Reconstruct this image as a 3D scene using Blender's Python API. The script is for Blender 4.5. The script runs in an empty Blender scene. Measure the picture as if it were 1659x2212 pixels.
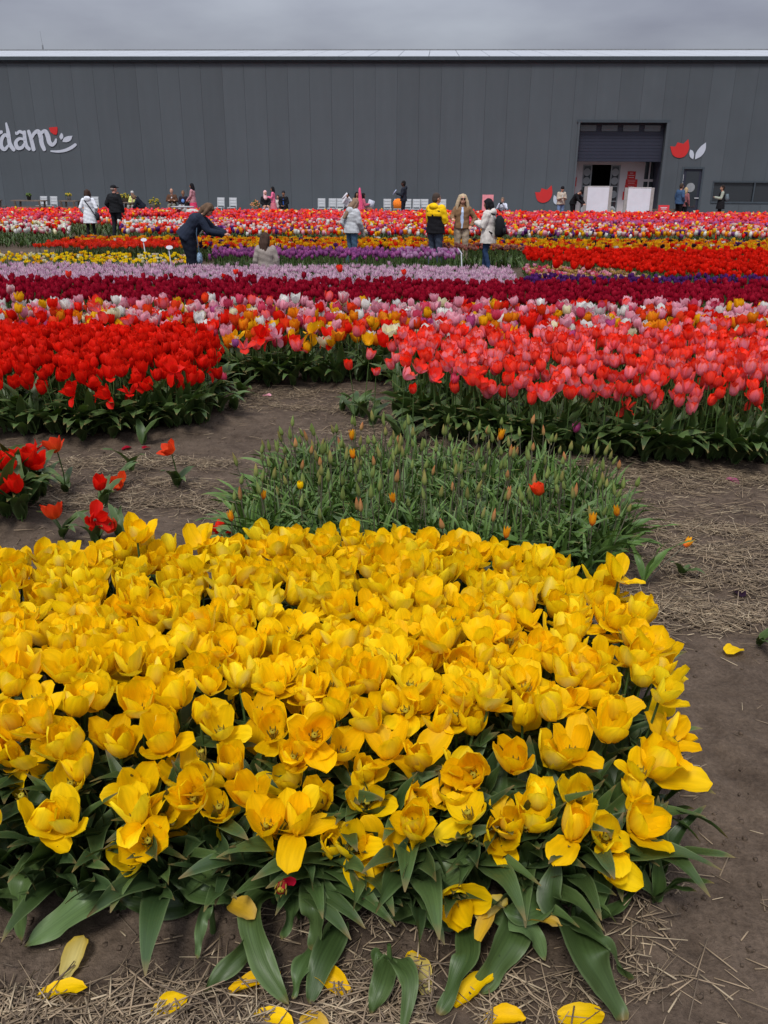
import bpy, math, random
import numpy as np
from mathutils import Matrix, Vector, Euler

# ------------------------------------------------------------------ camera, sky, sun, exposure
SC = bpy.context.scene
COL = SC.collection
RAD = math.radians
CAM_H = 2.1
PITCH = RAD(21.58)
ROLL = RAD(0.37)
FOC = 1825.0            # focal length in units of a 1659 x 2212 picture
CX, CY = 829.5, 1106.0

_r0 = np.array([1.0, 0, 0]); _u0 = np.array([0, math.sin(PITCH), math.cos(PITCH)])
FWD = np.array([0, math.cos(PITCH), -math.sin(PITCH)])
RGT = _r0 * math.cos(ROLL) + _u0 * math.sin(ROLL)
UPV = _u0 * math.cos(ROLL) - _r0 * math.sin(ROLL)

cam_data = bpy.data.cameras.new("camera")
cam = bpy.data.objects.new("camera", cam_data)
COL.objects.link(cam)
cam_data.sensor_fit = 'VERTICAL'
cam_data.sensor_height = 36.0
cam_data.lens = 36.0 * FOC / 2212.0
cam_data.clip_start = 0.05
cam_data.clip_end = 4000
m = Matrix.Identity(4)
for i in range(3):
    m[i][0] = RGT[i]; m[i][1] = UPV[i]; m[i][2] = -FWD[i]
m[2][3] = CAM_H
cam.matrix_world = m
SC.camera = cam

SUN_EL, SUN_AZ = RAD(58), RAD(200)
world = bpy.data.worlds.new("World")
SC.world = world
world.use_nodes = True
nt = world.node_tree
for n in list(nt.nodes): nt.nodes.remove(n)
out = nt.nodes.new("ShaderNodeOutputWorld")
sky = nt.nodes.new("ShaderNodeTexSky"); sky.sky_type = 'NISHITA'; sky.sun_disc = False
sky.sun_elevation = SUN_EL; sky.sun_rotation = SUN_AZ; sky.dust_density = 3.0; sky.air_density = 1.2
bg1 = nt.nodes.new("ShaderNodeBackground"); bg1.inputs[1].default_value = 0.08
nt.links.new(sky.outputs[0], bg1.inputs[0])
# overcast cloud deck: grey, brighter towards the zenith, with soft cloud structure
tc = nt.nodes.new("ShaderNodeTexCoord")
sep = nt.nodes.new("ShaderNodeSeparateXYZ"); nt.links.new(tc.outputs['Generated'], sep.inputs[0])
mp = nt.nodes.new("ShaderNodeMapping"); mp.inputs['Scale'].default_value = (1.0, 1.0, 3.2)
nt.links.new(tc.outputs['Generated'], mp.inputs[0])
nz = nt.nodes.new("ShaderNodeTexNoise"); nz.inputs['Scale'].default_value = 2.9; nz.inputs['Detail'].default_value = 5; nz.inputs['Roughness'].default_value = 0.5
nt.links.new(mp.outputs[0], nz.inputs[0])
ramp = nt.nodes.new("ShaderNodeValToRGB")
ramp.color_ramp.elements[0].position = 0.34; ramp.color_ramp.elements[0].color = (0.205, 0.207, 0.265, 1)
ramp.color_ramp.elements[1].position = 0.66; ramp.color_ramp.elements[1].color = (0.385, 0.405, 0.465, 1)
nt.links.new(nz.outputs[0], ramp.inputs[0])
grad = nt.nodes.new("ShaderNodeMapRange"); grad.inputs['From Min'].default_value = 0.0; grad.inputs['From Max'].default_value = 1.0
grad.inputs['To Min'].default_value = 0.32; grad.inputs['To Max'].default_value = 2.40
nt.links.new(sep.outputs['Z'], grad.inputs[0])
bg2 = nt.nodes.new("ShaderNodeBackground")
nt.links.new(ramp.outputs[0], bg2.inputs[0]); nt.links.new(grad.outputs[0], bg2.inputs[1])
mix = nt.nodes.new("ShaderNodeMixShader"); mix.inputs[0].default_value = 0.88
nt.links.new(bg1.outputs[0], mix.inputs[1]); nt.links.new(bg2.outputs[0], mix.inputs[2])
nt.links.new(mix.outputs[0], out.inputs[0])

sd = bpy.data.lights.new("sun", 'SUN'); sd.energy = 1.5; sd.angle = RAD(14); sd.color = (1.0, 0.965, 0.91)
sun = bpy.data.objects.new("sun", sd); COL.objects.link(sun)
_dir = Vector((math.sin(SUN_AZ) * math.cos(SUN_EL), math.cos(SUN_AZ) * math.cos(SUN_EL), math.sin(SUN_EL)))
sun.rotation_euler = _dir.to_track_quat('Z', 'Y').to_euler()
sun.location = (0, 0, 30)

SC.view_settings.view_transform = 'Standard'
SC.view_settings.look = 'None'
SC.view_settings.exposure = 0.85
SC.view_settings.gamma = 1.0
SC.view_settings.use_curve_mapping = False
SC.render.engine = 'CYCLES'
SC.cycles.max_bounces = 6
SC.cycles.diffuse_bounces = 3
SC.cycles.glossy_bounces = 2
SC.cycles.transmission_bounces = 3
SC.cycles.transparent_max_bounces = 4

# ------------------------------------------------------------------ helpers: picture -> place
def ray(x, y):
    return FWD + (x - CX) / FOC * RGT - (y - CY) / FOC * UPV

def at(x, y, z=0.0):
    """point of the place at height z seen at (x, y) of the 1659 x 2212 picture"""
    r = ray(x, y); t = (z - CAM_H) / r[2]
    return np.array([0, 0, CAM_H]) + r * t

def at_depth(x, dist, z=0.0):
    """x in the picture, distance along the ground and height -> place"""
    cosp, sinp = math.cos(PITCH), math.sin(PITCH)
    depth = dist * cosp + (CAM_H - z) * sinp
    return np.array([(x - CX) / FOC * depth, dist, z])

WPSI = RAD(2.9)
W0 = np.array([0.0, 51.0, 0.0])
WU = np.array([math.cos(WPSI), -math.sin(WPSI), 0.0])      # along the wall, to the right
WN = np.array([-math.sin(WPSI), -math.cos(WPSI), 0.0])     # out of the wall, towards the field
def wall_uv(x, y):
    r = ray(x, y); o = np.array([0, 0, CAM_H])
    t = np.dot(W0 - o, WN) / np.dot(r, WN)
    p = o + r * t
    return float(np.dot(p - W0, WU)), float(p[2])
def wp(u, z, out=0.0):
    return W0 + WU * u + np.array([0, 0, z]) + WN * out
WROT = -WPSI

RS = np.random.RandomState
rng = RS(7)
random.seed(7)

# smooth noise made of plane waves
_waves = {}
def wnoise(x, y, freq, seed=0, octs=5):
    key = (seed, octs)
    if key not in _waves:
        r = RS(100 + seed)
        _waves[key] = [(r.uniform(0, 2 * math.pi, 7), r.uniform(0, 6.28, 7)) for _ in range(octs)]
    s = np.zeros_like(np.asarray(x, float)); a = 1.0; tot = 0
    for o, (ang, ph) in enumerate(_waves[key]):
        f = freq * (1.93 ** o)
        for an, p in zip(ang, ph):
            s = s + a * np.sin((x * np.cos(an) + y * np.sin(an)) * f * 6.283 + p) / 2.6
        tot += a; a *= 0.55
    return s / tot

# ------------------------------------------------------------------ materials
def new_mat(name):
    mt = bpy.data.materials.new(name); mt.use_nodes = True
    n = mt.node_tree.nodes; l = mt.node_tree.links
    for q in list(n): n.remove(q)
    o = n.new("ShaderNodeOutputMaterial")
    return mt, n, l, o

def plain(name, rgb, rough=0.7, spec=0.3, metal=0.0, var=0.12, scale=8.0, bump=0.0, bscale=60.0):
    mt, n, l, o = new_mat(name)
    b = n.new("ShaderNodeBsdfPrincipled")
    b.inputs['Roughness'].default_value = rough
    b.inputs['Specular IOR Level'].default_value = spec
    b.inputs['Metallic'].default_value = metal
    t = n.new("ShaderNodeTexCoord")
    z = n.new("ShaderNodeTexNoise"); z.inputs['Scale'].default_value = scale; z.inputs['Detail'].default_value = 4
    l.new(t.outputs['Object'], z.inputs[0])
    r = n.new("ShaderNodeMapRange"); r.inputs['From Min'].default_value = .3; r.inputs['From Max'].default_value = .7
    r.inputs['To Min'].default_value = 1 - var; r.inputs['To Max'].default_value = 1 + var
    l.new(z.outputs[0], r.inputs[0])
    v = n.new("ShaderNodeVectorMath"); v.operation = 'SCALE'; v.inputs[0].default_value = rgb
    l.new(r.outputs[0], v.inputs['Scale'])
    l.new(v.outputs[0], b.inputs['Base Color'])
    if bump > 0:
        z2 = n.new("ShaderNodeTexNoise"); z2.inputs['Scale'].default_value = bscale; z2.inputs['Detail'].default_value = 3
        l.new(t.outputs['Object'], z2.inputs[0])
        bp = n.new("ShaderNodeBump"); bp.inputs['Strength'].default_value = bump; bp.inputs['Distance'].default_value = 0.01
        l.new(z2.outputs[0], bp.inputs['Height']); l.new(bp.outputs[0], b.inputs['Normal'])
    l.new(b.outputs[0], o.inputs[0])
    return mt

_mc = {}
def cloth(rgb, rough=0.85):
    k = tuple(round(c, 3) for c in rgb) + (rough,)
    if k not in _mc:
        _mc[k] = plain("cloth", rgb, rough, 0.2, 0, 0.16, 14, 0.35, 40)
    return _mc[k]

def veg_mat(name, trans, rough, vein, petal):
    mt, n, l, o = new_mat(name)
    a = n.new("ShaderNodeAttribute"); a.attribute_name = 'col'
    uv = n.new("ShaderNodeAttribute"); uv.attribute_name = 'uvm'
    sp = n.new("ShaderNodeSeparateXYZ"); l.new(uv.outputs['Vector'], sp.inputs[0])
    geo = n.new("ShaderNodeNewGeometry"); oi = n.new("ShaderNodeObjectInfo")
    # fine lengthwise veins
    mul = n.new("ShaderNodeVectorMath"); mul.operation = 'MULTIPLY'; mul.inputs[1].default_value = (vein, 1.4, 1)
    l.new(uv.outputs['Vector'], mul.inputs[0])
    add = n.new("ShaderNodeVectorMath"); add.operation = 'ADD'
    rv = n.new("ShaderNodeCombineXYZ"); ml = n.new("ShaderNodeMath"); ml.operation = 'MULTIPLY_ADD'; ml.inputs[1].default_value = 37.0; l.new(sp.outputs['Z'], ml.inputs[2])
    l.new(oi.outputs['Random'], ml.inputs[0]); l.new(ml.outputs[0], rv.inputs[0]); l.new(ml.outputs[0], rv.inputs[1]); 
    l.new(mul.outputs[0], add.inputs[0]); l.new(rv.outputs[0], add.inputs[1])
    nz = n.new("ShaderNodeTexNoise"); nz.inputs['Scale'].default_value = 1.0; nz.inputs['Detail'].default_value = 2
    l.new(add.outputs[0], nz.inputs[0])
    mr = n.new("ShaderNodeMapRange"); mr.inputs['From Min'].default_value = .3; mr.inputs['From Max'].default_value = .7
    mr.inputs['To Min'].default_value = .88 if petal else .80; mr.inputs['To Max'].default_value = 1.09 if petal else 1.18
    l.new(nz.outputs[0], mr.inputs[0])
    # each one a little lighter or darker
    mr2 = n.new("ShaderNodeMapRange"); mr2.inputs['To Min'].default_value = .88 if petal else .75; mr2.inputs['To Max'].default_value = 1.08 if petal else 1.25
    l.new(oi.outputs['Random'], mr2.inputs[0])
    mm = n.new("ShaderNodeMath"); mm.operation = 'MULTIPLY'; l.new(mr.outputs[0], mm.inputs[0]); l.new(mr2.outputs[0], mm.inputs[1])
    v = n.new("ShaderNodeVectorMath"); v.operation = 'SCALE'; l.new(a.outputs['Color'], v.inputs[0]); l.new(mm.outputs[0], v.inputs['Scale'])
    last = v.outputs[0]
    if not petal:
        # pale rim, dry brown tip and a few dark blotches
        ab = n.new("ShaderNodeMath"); ab.operation = 'ABSOLUTE'; l.new(sp.outputs['X'], ab.inputs[0])
        er = n.new("ShaderNodeMapRange"); er.inputs['From Min'].default_value = .80; er.inputs['From Max'].default_value = 1.0; er.inputs['To Max'].default_value = .55
        l.new(ab.outputs[0], er.inputs[0])
        m1 = n.new("ShaderNodeMixRGB"); l.new(er.outputs[0], m1.inputs[0]); l.new(last, m1.inputs[1]); m1.inputs[2].default_value = (.13, .18, .075, 1)
        tr_ = n.new("ShaderNodeMapRange"); tr_.inputs['From Min'].default_value = .90; tr_.inputs['From Max'].default_value = .99; tr_.inputs['To Max'].default_value = .7
        l.new(sp.outputs['Y'], tr_.inputs[0])
        m2 = n.new("ShaderNodeMixRGB"); l.new(tr_.outputs[0], m2.inputs[0]); l.new(m1.outputs[0], m2.inputs[1]); m2.inputs[2].default_value = (.20, .13, .05, 1)
        sc_ = n.new("ShaderNodeVectorMath"); sc_.operation = 'MULTIPLY_ADD'; sc_.inputs[1].default_value = (2.2, 7.0, 0); l.new(uv.outputs['Vector'], sc_.inputs[0]); l.new(rv.outputs[0], sc_.inputs[2])
        nb = n.new("ShaderNodeTexNoise"); nb.inputs['Scale'].default_value = 1.3; nb.inputs['Detail'].default_value = 3; l.new(sc_.outputs[0], nb.inputs[0])
        br = n.new("ShaderNodeMapRange"); br.inputs['From Min'].default_value = .69; br.inputs['From Max'].default_value = .74; br.inputs['To Max'].default_value = .75; l.new(nb.outputs[0], br.inputs[0])
        m3 = n.new("ShaderNodeMixRGB"); l.new(br.outputs[0], m3.inputs[0]); l.new(m2.outputs[0], m3.inputs[1]); m3.inputs[2].default_value = (.018, .022, .012, 1)
        last = m3.outputs[0]
    if petal:
        a2 = n.new("ShaderNodeAttribute"); a2.attribute_name = 'colb'
        v2 = n.new("ShaderNodeVectorMath"); v2.operation = 'SCALE'; l.new(a2.outputs['Color'], v2.inputs[0]); l.new(mm.outputs[0], v2.inputs['Scale'])
        mi = n.new("ShaderNodeMixRGB"); l.new(geo.outputs['Backfacing'], mi.inputs[0]); l.new(last, mi.inputs[1]); l.new(v2.outputs[0], mi.inputs[2]); last = mi.outputs[0]
        inv = n.new("ShaderNodeMath"); inv.operation = 'SUBTRACT'; inv.inputs[0].default_value = 1.0; l.new(geo.outputs['Backfacing'], inv.inputs[1])
        mk = n.new("ShaderNodeMath"); mk.operation = 'MULTIPLY'; l.new(inv.outputs[0], mk.inputs[0]); l.new(a.outputs['Alpha'], mk.inputs[1])
        mx = n.new("ShaderNodeMixRGB"); l.new(mk.outputs[0], mx.inputs[0]); l.new(last, mx.inputs[1]); mx.inputs[2].default_value = (0.93, 0.80, 0.20, 1)
        last = mx.outputs[0]
    b = n.new("ShaderNodeBsdfPrincipled"); b.inputs['Roughness'].default_value = rough; b.inputs['Specular IOR Level'].default_value = 0.12 if petal else 0.26
    l.new(last, b.inputs['Base Color'])
    bp = n.new("ShaderNodeBump"); bp.inputs['Strength'].default_value = 0.32; bp.inputs['Distance'].default_value = 0.003
    l.new(nz.outputs[0], bp.inputs['Height']); l.new(bp.outputs[0], b.inputs['Normal'])
    tr = n.new("ShaderNodeBsdfTranslucent")
    if petal: l.new(last, tr.inputs[0])
    else:
        tv = n.new("ShaderNodeMixRGB"); tv.blend_type = 'MULTIPLY'; tv.inputs[0].default_value = 1; l.new(last, tv.inputs[1]); tv.inputs[2].default_value = (1.6, 1.8, .7, 1)
        l.new(tv.outputs[0], tr.inputs[0])
    ms = n.new("ShaderNodeMixShader"); ms.inputs[0].default_value = trans
    l.new(b.outputs[0], ms.inputs[1]); l.new(tr.outputs[0], ms.inputs[2]); l.new(ms.outputs[0], o.inputs[0])
    return mt

M_PETAL = veg_mat("petal", 0.40, 0.5, 3.5, True)
M_LEAF = veg_mat("leaf", 0.10, 0.42, 9.0, False)

def soil_mat():
    mt, n, l, o = new_mat("soil")
    t = n.new("ShaderNodeNewGeometry")
    b = n.new("ShaderNodeBsdfPrincipled"); b.inputs['Roughness'].default_value = 0.95; b.inputs['Specular IOR Level'].default_value = 0.12
    def noise(s, d=5, rg=.6):
        z = n.new("ShaderNodeTexNoise"); z.inputs['Scale'].default_value = s; z.inputs['Detail'].default_value = d; z.inputs['Roughness'].default_value = rg
        l.new(t.outputs['Position'], z.inputs[0]); return z
    a = noise(1.3); c = noise(9, 6, .65); d = noise(60, 4, .7)
    r1 = n.new("ShaderNodeValToRGB")
    e = r1.color_ramp.elements
    e[0].position = .33; e[0].color = (0.044, 0.030, 0.021, 1); e[1].position = .68; e[1].color = (0.122, 0.089, 0.064, 1)
    l.new(a.outputs[0], r1.inputs[0])
    r2 = n.new("ShaderNodeValToRGB"); e = r2.color_ramp.elements
    e[0].position = .3; e[0].color = (0.031, 0.022, 0.015, 1); e[1].position = .72; e[1].color = (0.140, 0.106, 0.078, 1)
    l.new(c.outputs[0], r2.inputs[0])
    mx = n.new("ShaderNodeMixRGB"); mx.inputs[0].default_value = .5; l.new(r1.outputs[0], mx.inputs[1]); l.new(r2.outputs[0], mx.inputs[2])
    mr = n.new("ShaderNodeMapRange"); mr.inputs['From Min'].default_value = .3; mr.inputs['From Max'].default_value = .7; mr.inputs['To Min'].default_value = .72; mr.inputs['To Max'].default_value = 1.25
    l.new(d.outputs[0], mr.inputs[0])
    v = n.new("ShaderNodeVectorMath"); v.operation = 'SCALE'; l.new(mx.outputs[0], v.inputs[0]); l.new(mr.outputs[0], v.inputs['Scale'])
    l.new(v.outputs[0], b.inputs['Base Color'])
    ad = n.new("ShaderNodeMath"); ad.operation = 'MULTIPLY_ADD'; ad.inputs[1].default_value = .35; l.new(d.outputs[0], ad.inputs[0]); l.new(c.outputs[0], ad.inputs[2])
    bp = n.new("ShaderNodeBump"); bp.inputs['Strength'].default_value = .8; bp.inputs['Distance'].default_value = .03
    l.new(ad.outputs[0], bp.inputs['Height']); l.new(bp.outputs[0], b.inputs['Normal'])
    l.new(b.outputs[0], o.inputs[0]); return mt
M_SOIL = soil_mat()

def glass_mat(name, tint=(0.032, 0.038, 0.044)):
    mt, n, l, o = new_mat(name)
    b = n.new("ShaderNodeBsdfPrincipled"); b.inputs['Base Color'].default_value = (*tint, 1); b.inputs['Roughness'].default_value = 0.06
    b.inputs['Specular IOR Level'].default_value = 0.6
    l.new(b.outputs[0], o.inputs[0]); return mt
M_GLASS = glass_mat("dark_glass")
M_GLASS2 = glass_mat("pale_glass", (0.08, 0.085, 0.10))
def _panel_var(mt):
    n = mt.node_tree.nodes; l = mt.node_tree.links; oi = n.new('ShaderNodeObjectInfo'); mr = n.new('ShaderNodeMapRange'); mr.inputs['To Min'].default_value = .93; mr.inputs['To Max'].default_value = 1.06
    l.new(oi.outputs['Random'], mr.inputs[0]); b = [q for q in n if q.type == 'BSDF_PRINCIPLED'][0]; src = b.inputs['Base Color'].links[0].from_socket
    g = n.new('ShaderNodeNewGeometry'); mp_ = n.new('ShaderNodeVectorMath'); mp_.operation = 'MULTIPLY'; mp_.inputs[1].default_value = (3.5, 3.5, .22); l.new(g.outputs['Position'], mp_.inputs[0]); st = n.new('ShaderNodeTexNoise'); st.inputs['Scale'].default_value = 1.0; st.inputs['Detail'].default_value = 5; l.new(mp_.outputs[0], st.inputs[0])
    m4 = n.new('ShaderNodeMapRange'); m4.inputs['From Min'].default_value = .3; m4.inputs['From Max'].default_value = .7; m4.inputs['To Min'].default_value = .965; m4.inputs['To Max'].default_value = 1.03; l.new(st.outputs[0], m4.inputs[0])
    v0 = n.new('ShaderNodeVectorMath'); v0.operation = 'SCALE'; l.new(src, v0.inputs[0]); l.new(m4.outputs[0], v0.inputs['Scale']); src = v0.outputs[0]
    v = n.new('ShaderNodeVectorMath'); v.operation = 'SCALE'; l.new(src, v.inputs[0]); l.new(mr.outputs[0], v.inputs['Scale']); l.new(v.outputs[0], b.inputs['Base Color']); return mt
M_WALL = plain("grey_cladding", (0.067, 0.079, 0.090), .62, .35, 0, .06, .6, .05, 30)
_panel_var(M_WALL)
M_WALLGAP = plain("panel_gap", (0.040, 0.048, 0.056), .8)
M_TRIM = plain("dark_trim", (0.045, 0.058, 0.070), .45, .4)
M_ROOF = plain("pale_roof_sheet", (0.36, 0.385, 0.41), .5, .4, 0, .04, .8)
M_PLINTH = plain("concrete", (0.30, 0.30, 0.30), .9)
M_WHITE = plain("white_paint", (0.62, 0.64, 0.70), .55, .3, 0, .05, 3)
M_LETTER = plain("letter_white", (0.46, 0.49, 0.56), .6, .3, 0, .03, 3)
M_RED = plain("red_paint", (0.50, 0.022, 0.022), .6, .3, 0, .04, 3)
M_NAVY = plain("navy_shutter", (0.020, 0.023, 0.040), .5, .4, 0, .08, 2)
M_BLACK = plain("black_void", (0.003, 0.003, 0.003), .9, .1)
M_INNER = plain("inner_wall", (0.50, 0.45, 0.46), .8, .2, 0, .05, 2)
M_CHAIR = plain("chair_pale_grey", (0.42, 0.44, 0.46), .6, .3, 0, .06, 5)
M_WOOD = plain("weathered_wood", (0.16, 0.12, 0.095), .8, .2, 0, .2, 9, .2)
M_POT = plain("pot", (0.13, 0.11, 0.10), .8)
M_STEEL = plain("grey_metal", (0.22, 0.23, 0.24), .45, .4, .3)

# ------------------------------------------------------------------ mesh building
def mesh_np(name, V, Q, mats, col=None, uv=None, midx=None, smooth=True, uvz=None, colb=None):
    V = np.asarray(V, np.float32); Q = np.asarray(Q, np.int32)
    me = bpy.data.meshes.new(name)
    me.vertices.add(len(V)); me.vertices.foreach_set('co', V.ravel())
    nf = len(Q); k = Q.shape[1]
    me.loops.add(nf * k); me.loops.foreach_set('vertex_index', Q.ravel())
    me.polygons.add(nf); me.polygons.foreach_set('loop_start', np.arange(0, nf * k, k, dtype=np.int32))
    me.polygons.foreach_set('loop_total', np.full(nf, k, np.int32))
    for mt in mats: me.materials.append(mt)
    if midx is not None: me.polygons.foreach_set('material_index', np.asarray(midx, np.int32))
    me.update(calc_edges=True)
    if smooth: me.polygons.foreach_set('use_smooth', np.ones(nf, bool))
    if col is not None:
        a = me.attributes.new('col', 'FLOAT_COLOR', 'POINT'); a.data.foreach_set('color', np.asarray(col, np.float32).ravel())
    if colb is not None:
        a = me.attributes.new('colb', 'FLOAT_COLOR', 'POINT'); a.data.foreach_set('color', np.asarray(colb, np.float32).ravel())
    if uv is not None:
        a = me.attributes.new('uvm', 'FLOAT_VECTOR', 'POINT')
        u3 = np.zeros((len(V), 3), np.float32); u3[:, :2] = uv
        if uvz is not None: u3[:, 2] = uvz
        a.data.foreach_set('vector', u3.ravel())
    return me

def link(name, data, parent=None, loc=None, rot=None, scale=None):
    o = bpy.data.objects.new(name, data); COL.objects.link(o)
    if parent is not None: o.parent = parent
    if loc is not None: o.location = loc
    if rot is not None: o.rotation_euler = rot
    if scale is not None: o.scale = scale if hasattr(scale, '__len__') else (scale,) * 3
    return o

def tag(o, label=None, cat=None, group=None, kind=None):
    if label: o['label'] = label
    if cat: o['category'] = cat
    if group: o['group'] = group
    if kind: o['kind'] = kind
    return o

class MB:
    """collects closed solids for one mesh object"""
    def __init__(s): s.v = []; s.f = []
    def add(s, V, F):
        n = len(s.v); s.v += [tuple(map(float, p)) for p in V]; s.f += [tuple(n + i for i in f) for f in F]; return s
    def box(s, c, d, rz=0.0, rx=0.0, ry=0.0):
        R = Euler((rx, ry, rz)).to_matrix()
        V = []
        for sx in (-.5, .5):
            for sy in (-.5, .5):
                for sz in (-.5, .5):
                    V.append(Vector(c) + R @ Vector((sx * d[0], sy * d[1], sz * d[2])))
        return s.add(V, [(0, 1, 3, 2), (4, 6, 7, 5), (0, 4, 5, 1), (2, 3, 7, 6), (0, 2, 6, 4), (1, 5, 7, 3)])
    def loft(s, rings, n=12, caps=True):
        """rings: (centre, rx, ry[, axis]) ellipses"""
        V = []; F = []
        C = [Vector(r[0]) for r in rings]
        for i, r in enumerate(rings):
            c = C[i]
            if len(r) > 3 and r[3] is not None: ax = Vector(r[3]).normalized()
            else:
                a = C[min(i + 1, len(C) - 1)] - C[max(i - 1, 0)]
                ax = a.normalized() if a.length > 1e-6 else Vector((0, 0, 1))
            ref = Vector((1, 0, 0)) if abs(ax.x) < .9 else Vector((0, 0, 1))
            x = (ref - ax * ref.dot(ax)).normalized(); y = ax.cross(x)
            for k in range(n):
                t = 2 * math.pi * k / n
                V.append(c + x * math.cos(t) * r[1] + y * math.sin(t) * r[2])
        for i in range(len(rings) - 1):
            for k in range(n):
                F.append((i * n + k, i * n + (k + 1) % n, (i + 1) * n + (k + 1) % n, (i + 1) * n + k))
        if caps:
            F.append(tuple(range(n - 1, -1, -1))); F.append(tuple((len(rings) - 1) * n + k for k in range(n)))
        return s.add(V, F)
    def limb(s, pts, rad, n=10):
        """rounded chain of points and radii"""
        P = [Vector(p) for p in pts]; R = list(rad)
        d0 = (P[0] - P[1]).normalized(); d1 = (P[-1] - P[-2]).normalized()
        rings = [(P[0] + d0 * R[0] * .95, R[0] * .3, R[0] * .3), (P[0] + d0 * R[0] * .6, R[0] * .8, R[0] * .8)]
        for p, r in zip(P, R): rings.append((p, r, r))
        rings += [(P[-1] + d1 * R[-1] * .6, R[-1] * .8, R[-1] * .8), (P[-1] + d1 * R[-1] * .95, R[-1] * .3, R[-1] * .3)]
        return s.loft(rings, n)
    def ell(s, c, r, rot=(0, 0, 0), n=14, m=9):
        R = Euler(rot).to_matrix(); V = []; F = []
        for i in range(1, m):
            a = math.pi * i / m
            for k in range(n):
                t = 2 * math.pi * k / n
                V.append(Vector(c) + R @ Vector((r[0] * math.sin(a) * math.cos(t), r[1] * math.sin(a) * math.sin(t), r[2] * math.cos(a))))
        top = len(V); V.append(Vector(c) + R @ Vector((0, 0, r[2]))); bot = len(V); V.append(Vector(c) + R @ Vector((0, 0, -r[2])))
        for i in range(m - 2):
            for k in range(n): F.append((i * n + k, (i + 1) * n + k, (i + 1) * n + (k + 1) % n, i * n + (k + 1) % n))
        for k in range(n):
            F.append((top, k, (k + 1) % n)); F.append((bot, (m - 2) * n + (k + 1) % n, (m - 2) * n + k))
        return s.add(V, F)
    def prism(s, outline, fn, d0, d1):
        """outline: 2D points, fn(a, b, depth) -> 3D; extruded between depths d0 and d1"""
        n = len(outline)
        V = [fn(a, b, d0) for a, b in outline] + [fn(a, b, d1) for a, b in outline]
        F = [tuple(range(n)), tuple(range(2 * n - 1, n - 1, -1))]
        for k in range(n): F.append((k, n + k, n + (k + 1) % n, (k + 1) % n))
        return s.add(V, F)
    def build(s, name, mat, parent=None, smooth=False, loc=None, rot=None, data_only=False):
        me = bpy.data.meshes.new(name); me.from_pydata(s.v, [], s.f)
        import bmesh
        bm = bmesh.new(); bm.from_mesh(me); bmesh.ops.recalc_face_normals(bm, faces=bm.faces); bm.to_mesh(me); bm.free()
        for mt in (mat if isinstance(mat, (list, tuple)) else [mat]): me.materials.append(mt)
        if smooth: me.polygons.foreach_set('use_smooth', [True] * len(me.polygons))
        if data_only: return me
        return link(name, me, parent, loc, rot)

def copy_tree(o, parent=None):
    c = o.copy(); COL.objects.link(c); c.parent = parent
    for ch in KIDS.get(o.name, []): copy_tree(ch, c)
    return c
KIDS = {}
def reg(o, *ch): KIDS[o.name] = list(ch); return o
def reg_all(root):
    for o in [root] + list(root.children_recursive): KIDS[o.name] = list(o.children)
    return root

# ------------------------------------------------------------------ ground
BEDS = {
 'yellow': [(-2.7, 2.0), (.80, 1.96), (.98, 2.6), (1.03, 3.3), (.62, 3.72), (-.3, 3.88), (-.8, 3.72), (-1.5, 3.62), (-1.72, 3.45), (-1.85, 3.62), (-2.7, 3.85)],
 'bud': [(-.82, 4.3), (1.15, 4.12), (1.48, 4.45), (1.48, 5.1), (1.15, 5.65), (.2, 5.85), (-.66, 5.7), (-.86, 5.0)],
 'coral': [(.08, 7.55), (.6, 6.75), (1.3, 6.42), (3.2, 6.2), (4.3, 6.2), (5.0, 8.95), (.1, 8.95)],
 'red': [(-4.6, 7.0), (-2.3, 6.9), (-1.72, 7.1), (-1.5, 7.6), (-1.9, 9.4), (-5.8, 9.4)],
 'mixed': [(-7.2, 9.7), (-2.2, 9.7), (-1.55, 8.8), (-.1, 8.95), (.1, 9.15), (6.2, 9.15), (7.6, 11.3), (-7.6, 11.3)],
 'crimson': [(-8, 12.1), (8.5, 12.1), (9.6, 14.6), (-9, 14.6)],
 'palepink': [(-9.5, 15.1), (2.3, 15.1), (2.6, 18.3), (-11, 18.3)],
 'darkpurple': [(2.45, 14.9), (9.5, 14.9), (10, 15.7), (2.5, 15.7)],
 'fringed': [(2.7, 16.3), (5.2, 16.3), (4.4, 18.5), (2.9, 18.5)],
 'redright': [(3.1, 19.0), (5.2, 16.3), (6.2, 15.95), (11.5, 15.95), (14, 21.3), (3.3, 21.3)],
 'purple': [(-4.0, 19.3), (1.5, 19.3), (1.8, 20.8), (-3.9, 20.9)],
 'smallyellow': [(-12, 19.3), (-4.35, 19.3), (-4.5, 21.6), (-12.5, 21.8)],
 'flame': [(-9.2, 23.0), (12.5, 22.9), (14.5, 26.3), (-9.0, 26.3)],
 'maroon': [(1.0, 21.9), (3.5, 21.9), (3.6, 22.7), (1.0, 22.7)],
 'pastel': [(-19, 27.2), (19, 27.4), (22, 35.4), (-22, 35.4)],
 'rose': [(-24, 36.2), (24, 36.2), (28, 46.6), (-27, 46.6)],
 'redcorner': [(-2.95, 4.95), (-2.28, 5.0), (-2.30, 5.45), (-2.95, 5.8)],
}
def inside(poly, x, y):
    x = np.asarray(x, float); y = np.asarray(y, float)
    r = np.zeros(x.shape, bool); n = len(poly)
    for i in range(n):
        x1, y1 = poly[i]; x2, y2 = poly[(i + 1) % n]
        if y1 == y2: continue
        c = ((y1 > y) != (y2 > y)) & (x < (x2 - x1) * (y - y1) / (y2 - y1) + x1)
        r ^= c
    return r
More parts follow.
